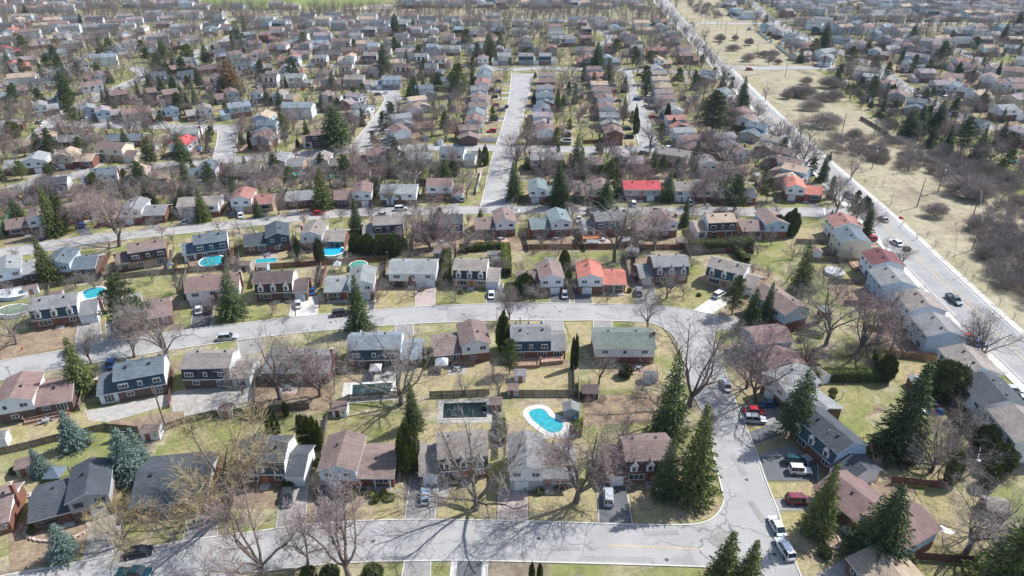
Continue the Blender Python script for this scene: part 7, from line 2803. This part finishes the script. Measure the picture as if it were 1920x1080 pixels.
# patch of old snow
o = sheet('snow_patch', chaikin_closed(GL([(1748, 982), (1762, 985), (1775, 990), (1792, 1000), (1782, 1003), (1765, 997), (1750, 990)])), mat('old_snow', (.75, .76, .78), .7, .05), .09)
o['kind'] = 'stuff'
# pile under the round dark bush
x, y = G(1765, 764)
root = empty('garden_clutter', (x, y, 0))
cl = random.Random(3)
for i in range(26):
    mb = MB()
    a, b, c = cl.uniform(.4, 1.3), cl.uniform(.3, .9), cl.uniform(.2, .8)
    mb.add([(-a, -b, 0), (a, -b, 0), (a * .8, b, 0), (-a * .9, b, 0), (-a * .6, -b * .5, c), (a * .7, -b * .6, c * .8), (a * .5, b * .6, c), (-a * .5, b * .4, c * .7)], [(0, 3, 2, 1), (0, 1, 5, 4), (1, 2, 6, 5), (2, 3, 7, 6), (3, 0, 4, 7), (4, 5, 6, 7)])
    k = cl.choice([('blue_cloth', (.05, .16, .32)), ('red_plastic', (.45, .02, .03)), ('white_cloth', (.6, .62, .65)), ('teal_cloth', (.05, .22, .25)), ('pink_cloth', (.45, .12, .2)), ('dark_cloth', (.04, .04, .06))])
    ob = mb.build('bundle', mat(k[0], k[1], .7, .1), root, (cl.uniform(-6, 6), cl.uniform(-2.2, 2.2), 0))
    ob.rotation_euler = (0, 0, cl.uniform(0, 6))
thing(root, 'heap of colourful tarpaulins and boxes below the round dark bush', 'junk', None, True)
# woodpile and play things in back gardens
for px, py, col, lb in [(318, 462 + 35, ('blue_cloth', (.05, .16, .32)), 'blue covered bundle beside the red-brown deck'), (945, 462, ('yellow_plastic', (.6, .42, .05)), 'yellow play slide among the pink trees'), (1690, 410, ('red_plastic', (.45, .02, .03)), 'red sign board on the verge of the boulevard')]:
    x, y = G(px, py)
    root = empty('garden_object', (x, y, 0), .4)
    mb = MB()
    mb.add([(-.9, -.5, 0), (.9, -.5, 0), (.9, .5, 0), (-.9, .5, 0), (-.6, -.3, .9), (.2, -.3, .5), (.2, .3, .5), (-.6, .3, .9)], [(0, 3, 2, 1), (0, 1, 5, 4), (1, 2, 6, 5), (2, 3, 7, 6), (3, 0, 4, 7), (4, 5, 6, 7)])
    mb.build('cover', mat(col[0], col[1], .6, .1), root)
    thing(root, lb, 'garden object', None, True)
# person walking on the boulevard sidewalk
x, y = G(1497, 249)
bm_ = bpy.data.meshes.new('person')
vs = [(0, 0, .95), (0, 0, 1.2), (0, 0, 1.42), (0, 0, 1.55), (0, 0, 1.68), (0, .1, .9), (.12, .12, .5), (.05, .13, .08), (0, -.1, .9), (-.1, -.12, .5), (-.3, -.13, .1), (0, .2, 1.38), (.1, .26, 1.1), (.2, .25, .88), (0, -.2, 1.38), (-.08, -.26, 1.1), (0, -.27, .86)]
ed = [(0, 1), (1, 2), (2, 3), (3, 4), (0, 5), (5, 6), (6, 7), (0, 8), (8, 9), (9, 10), (2, 11), (11, 12), (12, 13), (2, 14), (14, 15), (15, 16)]
bm_.from_pydata(vs, ed, [])
po = link('person', bm_, None, (x, y, .18), 1.0)
md = po.modifiers.new('skin', 'SKIN')
rad = [.15, .15, .14, .06, .11, .11, .08, .05, .11, .08, .05, .07, .05, .035, .07, .05, .035]
for i, s in enumerate(bm_.skin_vertices[0].data if bm_.skin_vertices else []):
    s.radius = (rad[i], rad[i])
    s.use_root = (i == 0)
po.modifiers.new('sub', 'SUBSURF').levels = 1
bm_.materials.append(mat('dark_red_coat', (.16, .03, .03), .8, .1))
thing(po, 'person in dark clothes walking along the boulevard', 'person', None, True)
if not bm_.skin_vertices:
    print('no skin data')
# soccer goal
x, y = G(530, 9)
root = empty('goal_frame', (x, y, 0), .2)
mb = MB()
for a, b in (((-3.6, 0, 0), (-3.6, 0, 2.4)), ((3.6, 0, 0), (3.6, 0, 2.4)), ((-3.6, 0, 2.4), (3.6, 0, 2.4)), ((-3.6, 0, 2.4), (-3.6, 1.8, 0)), ((3.6, 0, 2.4), (3.6, 1.8, 0))):
    mb.tube(a, b, .09, .09, 5)
mb.build('frame', TRIM, root)
thing(root, 'white goal frame on the green park at the top', 'goal', None, True)

# ---------------------------------------------------------------- more of the gardens' own things
ry = random.Random(77)
SHEDC = 0
for h in HOUSES[8:240]:
    if h[4] == 'x' or ry.random() < .45:
        continue
    c, s = math.cos(h[3]), math.sin(h[3])
    lx, ly = ry.choice([-1, 1]) * h[2] * .36, ry.uniform(10.5, 13)
    x, y = h[0] + lx * c - ly * s, h[1] + lx * s + ly * c
    if on_road((x, y), 2.5) or house_near(x, y, 2.2) or any(abs(t[0].location.x - x) < 3.4 and abs(t[0].location.y - y) < 3.4 for t in THINGS[-700:] if t[0].name.startswith(('garden', 'round', 'swimming', 'deck', 'fence'))):
        continue
    if any(abs(a - x) < 1.5 and abs(b - y) < 1.5 for a, b in TREES):
        continue
    rfc, wl = ry.choice(['brown', 'grey', 'taupe', 'ltgrey', 'redbrown']), ry.choice(['white', 'white', 'beige', 'greysiding', 'brownbrick', 'blue'])
    w, d, hh = ry.uniform(2.4, 3.4), ry.uniform(2.0, 2.6), ry.uniform(1.9, 2.2)
    root = empty('garden_shed', (x, y, 0), h[3] + ry.choice([0, math.pi]))
    walls(-w / 2, w / 2, -d / 2, d / 2, 0, hh, .45, 'x', wall_mat(wl), root)
    gable_roof(-w / 2, w / 2, -d / 2, d / 2, hh, .45, 'x', roof_mat(rfc, ROOF[rfc]), root, .2, .1)
    link('door', DOORMESH, root, (0, -d / 2, 0), 0, (.9, 1, .85))
    thing(root, '%s garden shed with %s roof' % (WN[wl].replace(' brick', ''), RN[rfc]), 'shed', 'garden sheds')
# patio tables with chairs behind nearer houses
FURN = mat('patio_furniture', (.25, .26, .27), .6, .1, 1, .3, .5)
_t = MB()
_t.box(-.7, .7, -.45, .45, .70, .75)
for a in (-.6, .6):
    for b in (-.36, .36):
        _t.box(a - .03, a + .03, b - .03, b + .03, 0, .70)
TABM = _t.mesh('table', [FURN])
_t = MB()
_t.box(-.24, .24, -.24, .24, .40, .45)
_t.box(-.24, .24, .20, .25, .45, .9)
for a in (-.2, .2):
    for b in (-.2, .2):
        _t.box(a - .025, a + .025, b - .025, b + .025, 0, .40)
CHAIRM = _t.mesh('chair', [FURN])
for h in HOUSES[8:42]:
    if ry.random() < .35:
        continue
    c, s = math.cos(h[3]), math.sin(h[3])
    lx, ly = ry.uniform(-.3, .3) * h[2], 6.4
    x, y = h[0] + lx * c - ly * s, h[1] + lx * s + ly * c
    a0 = ry.uniform(0, 3)
    tb = link('patio_table', TABM, None, (x, y, .052), a0)
    thing(tb, 'small patio table', 'table', 'patio furniture')
    for k in range(4):
        a = a0 + k * math.pi / 2
        r_ = 1.15 if k % 2 == 0 else .85
        ch = link('patio_chair', CHAIRM, None, (x + math.cos(a) * r_, y + math.sin(a) * r_, .052), a - math.pi / 2 + ry.uniform(-.4, .4))
        thing(ch, 'patio chair', 'chair', 'patio furniture')
    q = [(lx - 2.2, 4.4), (lx + 2.2, 4.4), (lx + 2.2, 8.2), (lx - 2.2, 8.2)]
    sheet('patio', [(h[0] + u * c - v * s, h[1] + u * s + v * c) for u, v in q], ry.choice([CONC, PAVER, DECK]), .0492 + lx * .0001 + .00002 * HOUSES.index(h))
# manhole covers and small repairs on the nearer streets
IRON = mat('cast_iron', (.07, .065, .06), .7, .1)
_m = MB()
_m.tube((0, 0, 0), (0, 0, .02), .34, .34, 14)
MANM = _m.mesh('manhole_cover', [IRON])
for px, py in [(700, 1015), (1010, 1010), (1250, 1050), (1400, 900), (1380, 800), (1310, 690), (870, 590), (620, 605), (300, 640), (120, 670), (1050, 585), (1452, 1040), (1290, 600), (500, 412), (850, 394), (1200, 396)]:
    x, y = G(px, py)
    o = link('manhole_cover', MANM, None, (x, y, .062 if py > 650 else .07))
    thing(o, 'round iron manhole cover', 'manhole cover', 'manhole covers')
for k, (px, py, L_, Wd, a) in enumerate([(560, 1022, 5, 1.2, .1), (750, 1000, 3, 2, 0), (1050, 1030, 7, .8, 0), (1350, 1010, 4, 2.4, .7), (1385, 870, 1.2, 6, .1), (1360, 780, 2.4, 3, .1), (1330, 720, 1.5, 4, .3), (1080, 580, 5, 1, 0), (700, 600, 6, 1.3, .1), (400, 640, 4, 1.5, .2), (200, 665, 6, 1, .2), (60, 690, 4, 2, .2), (1420, 960, 1.2, 5, .2), (1240, 1000, 6, 1, 0), (940, 140 + 130, 3, 6, 0), (950, 320, 2, 9, .05)]):
    x, y = G(px, py)
    c, s = math.cos(a), math.sin(a)
    sheet('asphalt_patch', [(x + u * c - v * s, y + u * s + v * c) for u, v in ((-L_ / 2, -Wd / 2), (L_ / 2, -Wd / 2 + .2), (L_ / 2 - .2, Wd / 2), (-L_ / 2, Wd / 2 - .1))], PATCH if k % 3 else DRIVEG, .0885 + k * .0002)
# ---------------------------------------------------------------- labels that single things out
ORD = ['first', 'second', 'third', 'fourth', 'fifth', 'sixth', 'seventh', 'eighth', 'ninth', 'tenth', 'eleventh', 'twelfth', 'thirteenth', 'fourteenth', 'fifteenth', 'sixteenth', 'seventeenth', 'eighteenth', 'nineteenth', 'twentieth']
TENS = {2: 'twenty', 3: 'thirty', 4: 'forty', 5: 'fifty'}


def ordinal(i):
    if i < 20:
        return ORD[i]
    i += 1
    if i % 10 == 0:
        return {30: 'thirtieth', 40: 'fortieth', 50: 'fiftieth'}.get(i, str(i) + 'th')
    return TENS[min(i // 10, 5)] + '-' + ORD[i % 10 - 1]


def zone(px, py):
    bx = 1235 + max(py, 0) * 1.02            # the boulevard
    if px > bx + 15:
        if py > 440:
            return 'right of the boulevard'
        return 'beyond boulevard, ' + ('near top' if py < 45 else 'upper part' if py < 110 else 'middle part' if py < 190 else 'lower part')
    sec = 'at far left' if px < 330 else 'left of centre' if px < 660 else 'at centre' if px < 1000 else 'right of centre' if px < 1330 else 'at far right'
    if py > 890:
        b = 'along the nearest street'
    elif py > 740:
        b = 'around the nearest houses'
    elif py > 620:
        b = 'behind the nearest row'
    elif py > 530:
        b = 'beside the curved street'
    elif py > 440:
        b = 'above the curved street'
    elif py > 370:
        b = 'beside the third street'
    elif py > 310:
        b = 'above the third street'
    elif py > 255:
        b = 'beside the fourth street'
    elif py > 205:
        b = 'above the fourth street'
    elif py > 160:
        b = 'in fifth roof band'
    elif py > 120:
        b = 'in sixth roof band'
    elif py > 85:
        b = 'in seventh roof band'
    elif py > 55:
        b = 'in eighth roof band'
    elif py > 25:
        b = 'near the top'
    else:
        b = 'along the top edge'
    return sec + ' ' + b


used, groups = set(), {}
for t in THINGS:
    if t[2]:
        lb = t[1]
        if lb in used:
            print('DUP', lb)
        used.add(lb)
        t[0]['label'] = lb
    else:
        groups.setdefault((t[1], zone(t[3], t[4])), []).append(t)
for (desc, zn), items in groups.items():
    items.sort(key=lambda t: t[3])
    for i, t in enumerate(items):
        if len(items) == 1:
            lb = desc + ' ' + zn
        elif len(items) == 2:
            lb = '%s %s, %s one' % (desc, zn, ('left', 'right')[i])
        else:
            lb = '%s %s, %s from left' % (desc, zn, ordinal(i))
        t[0]['label'] = lb
        if len(lb.replace('-', ' ').split()) > 16:
            print('LONG', lb)
print('things', len(THINGS))
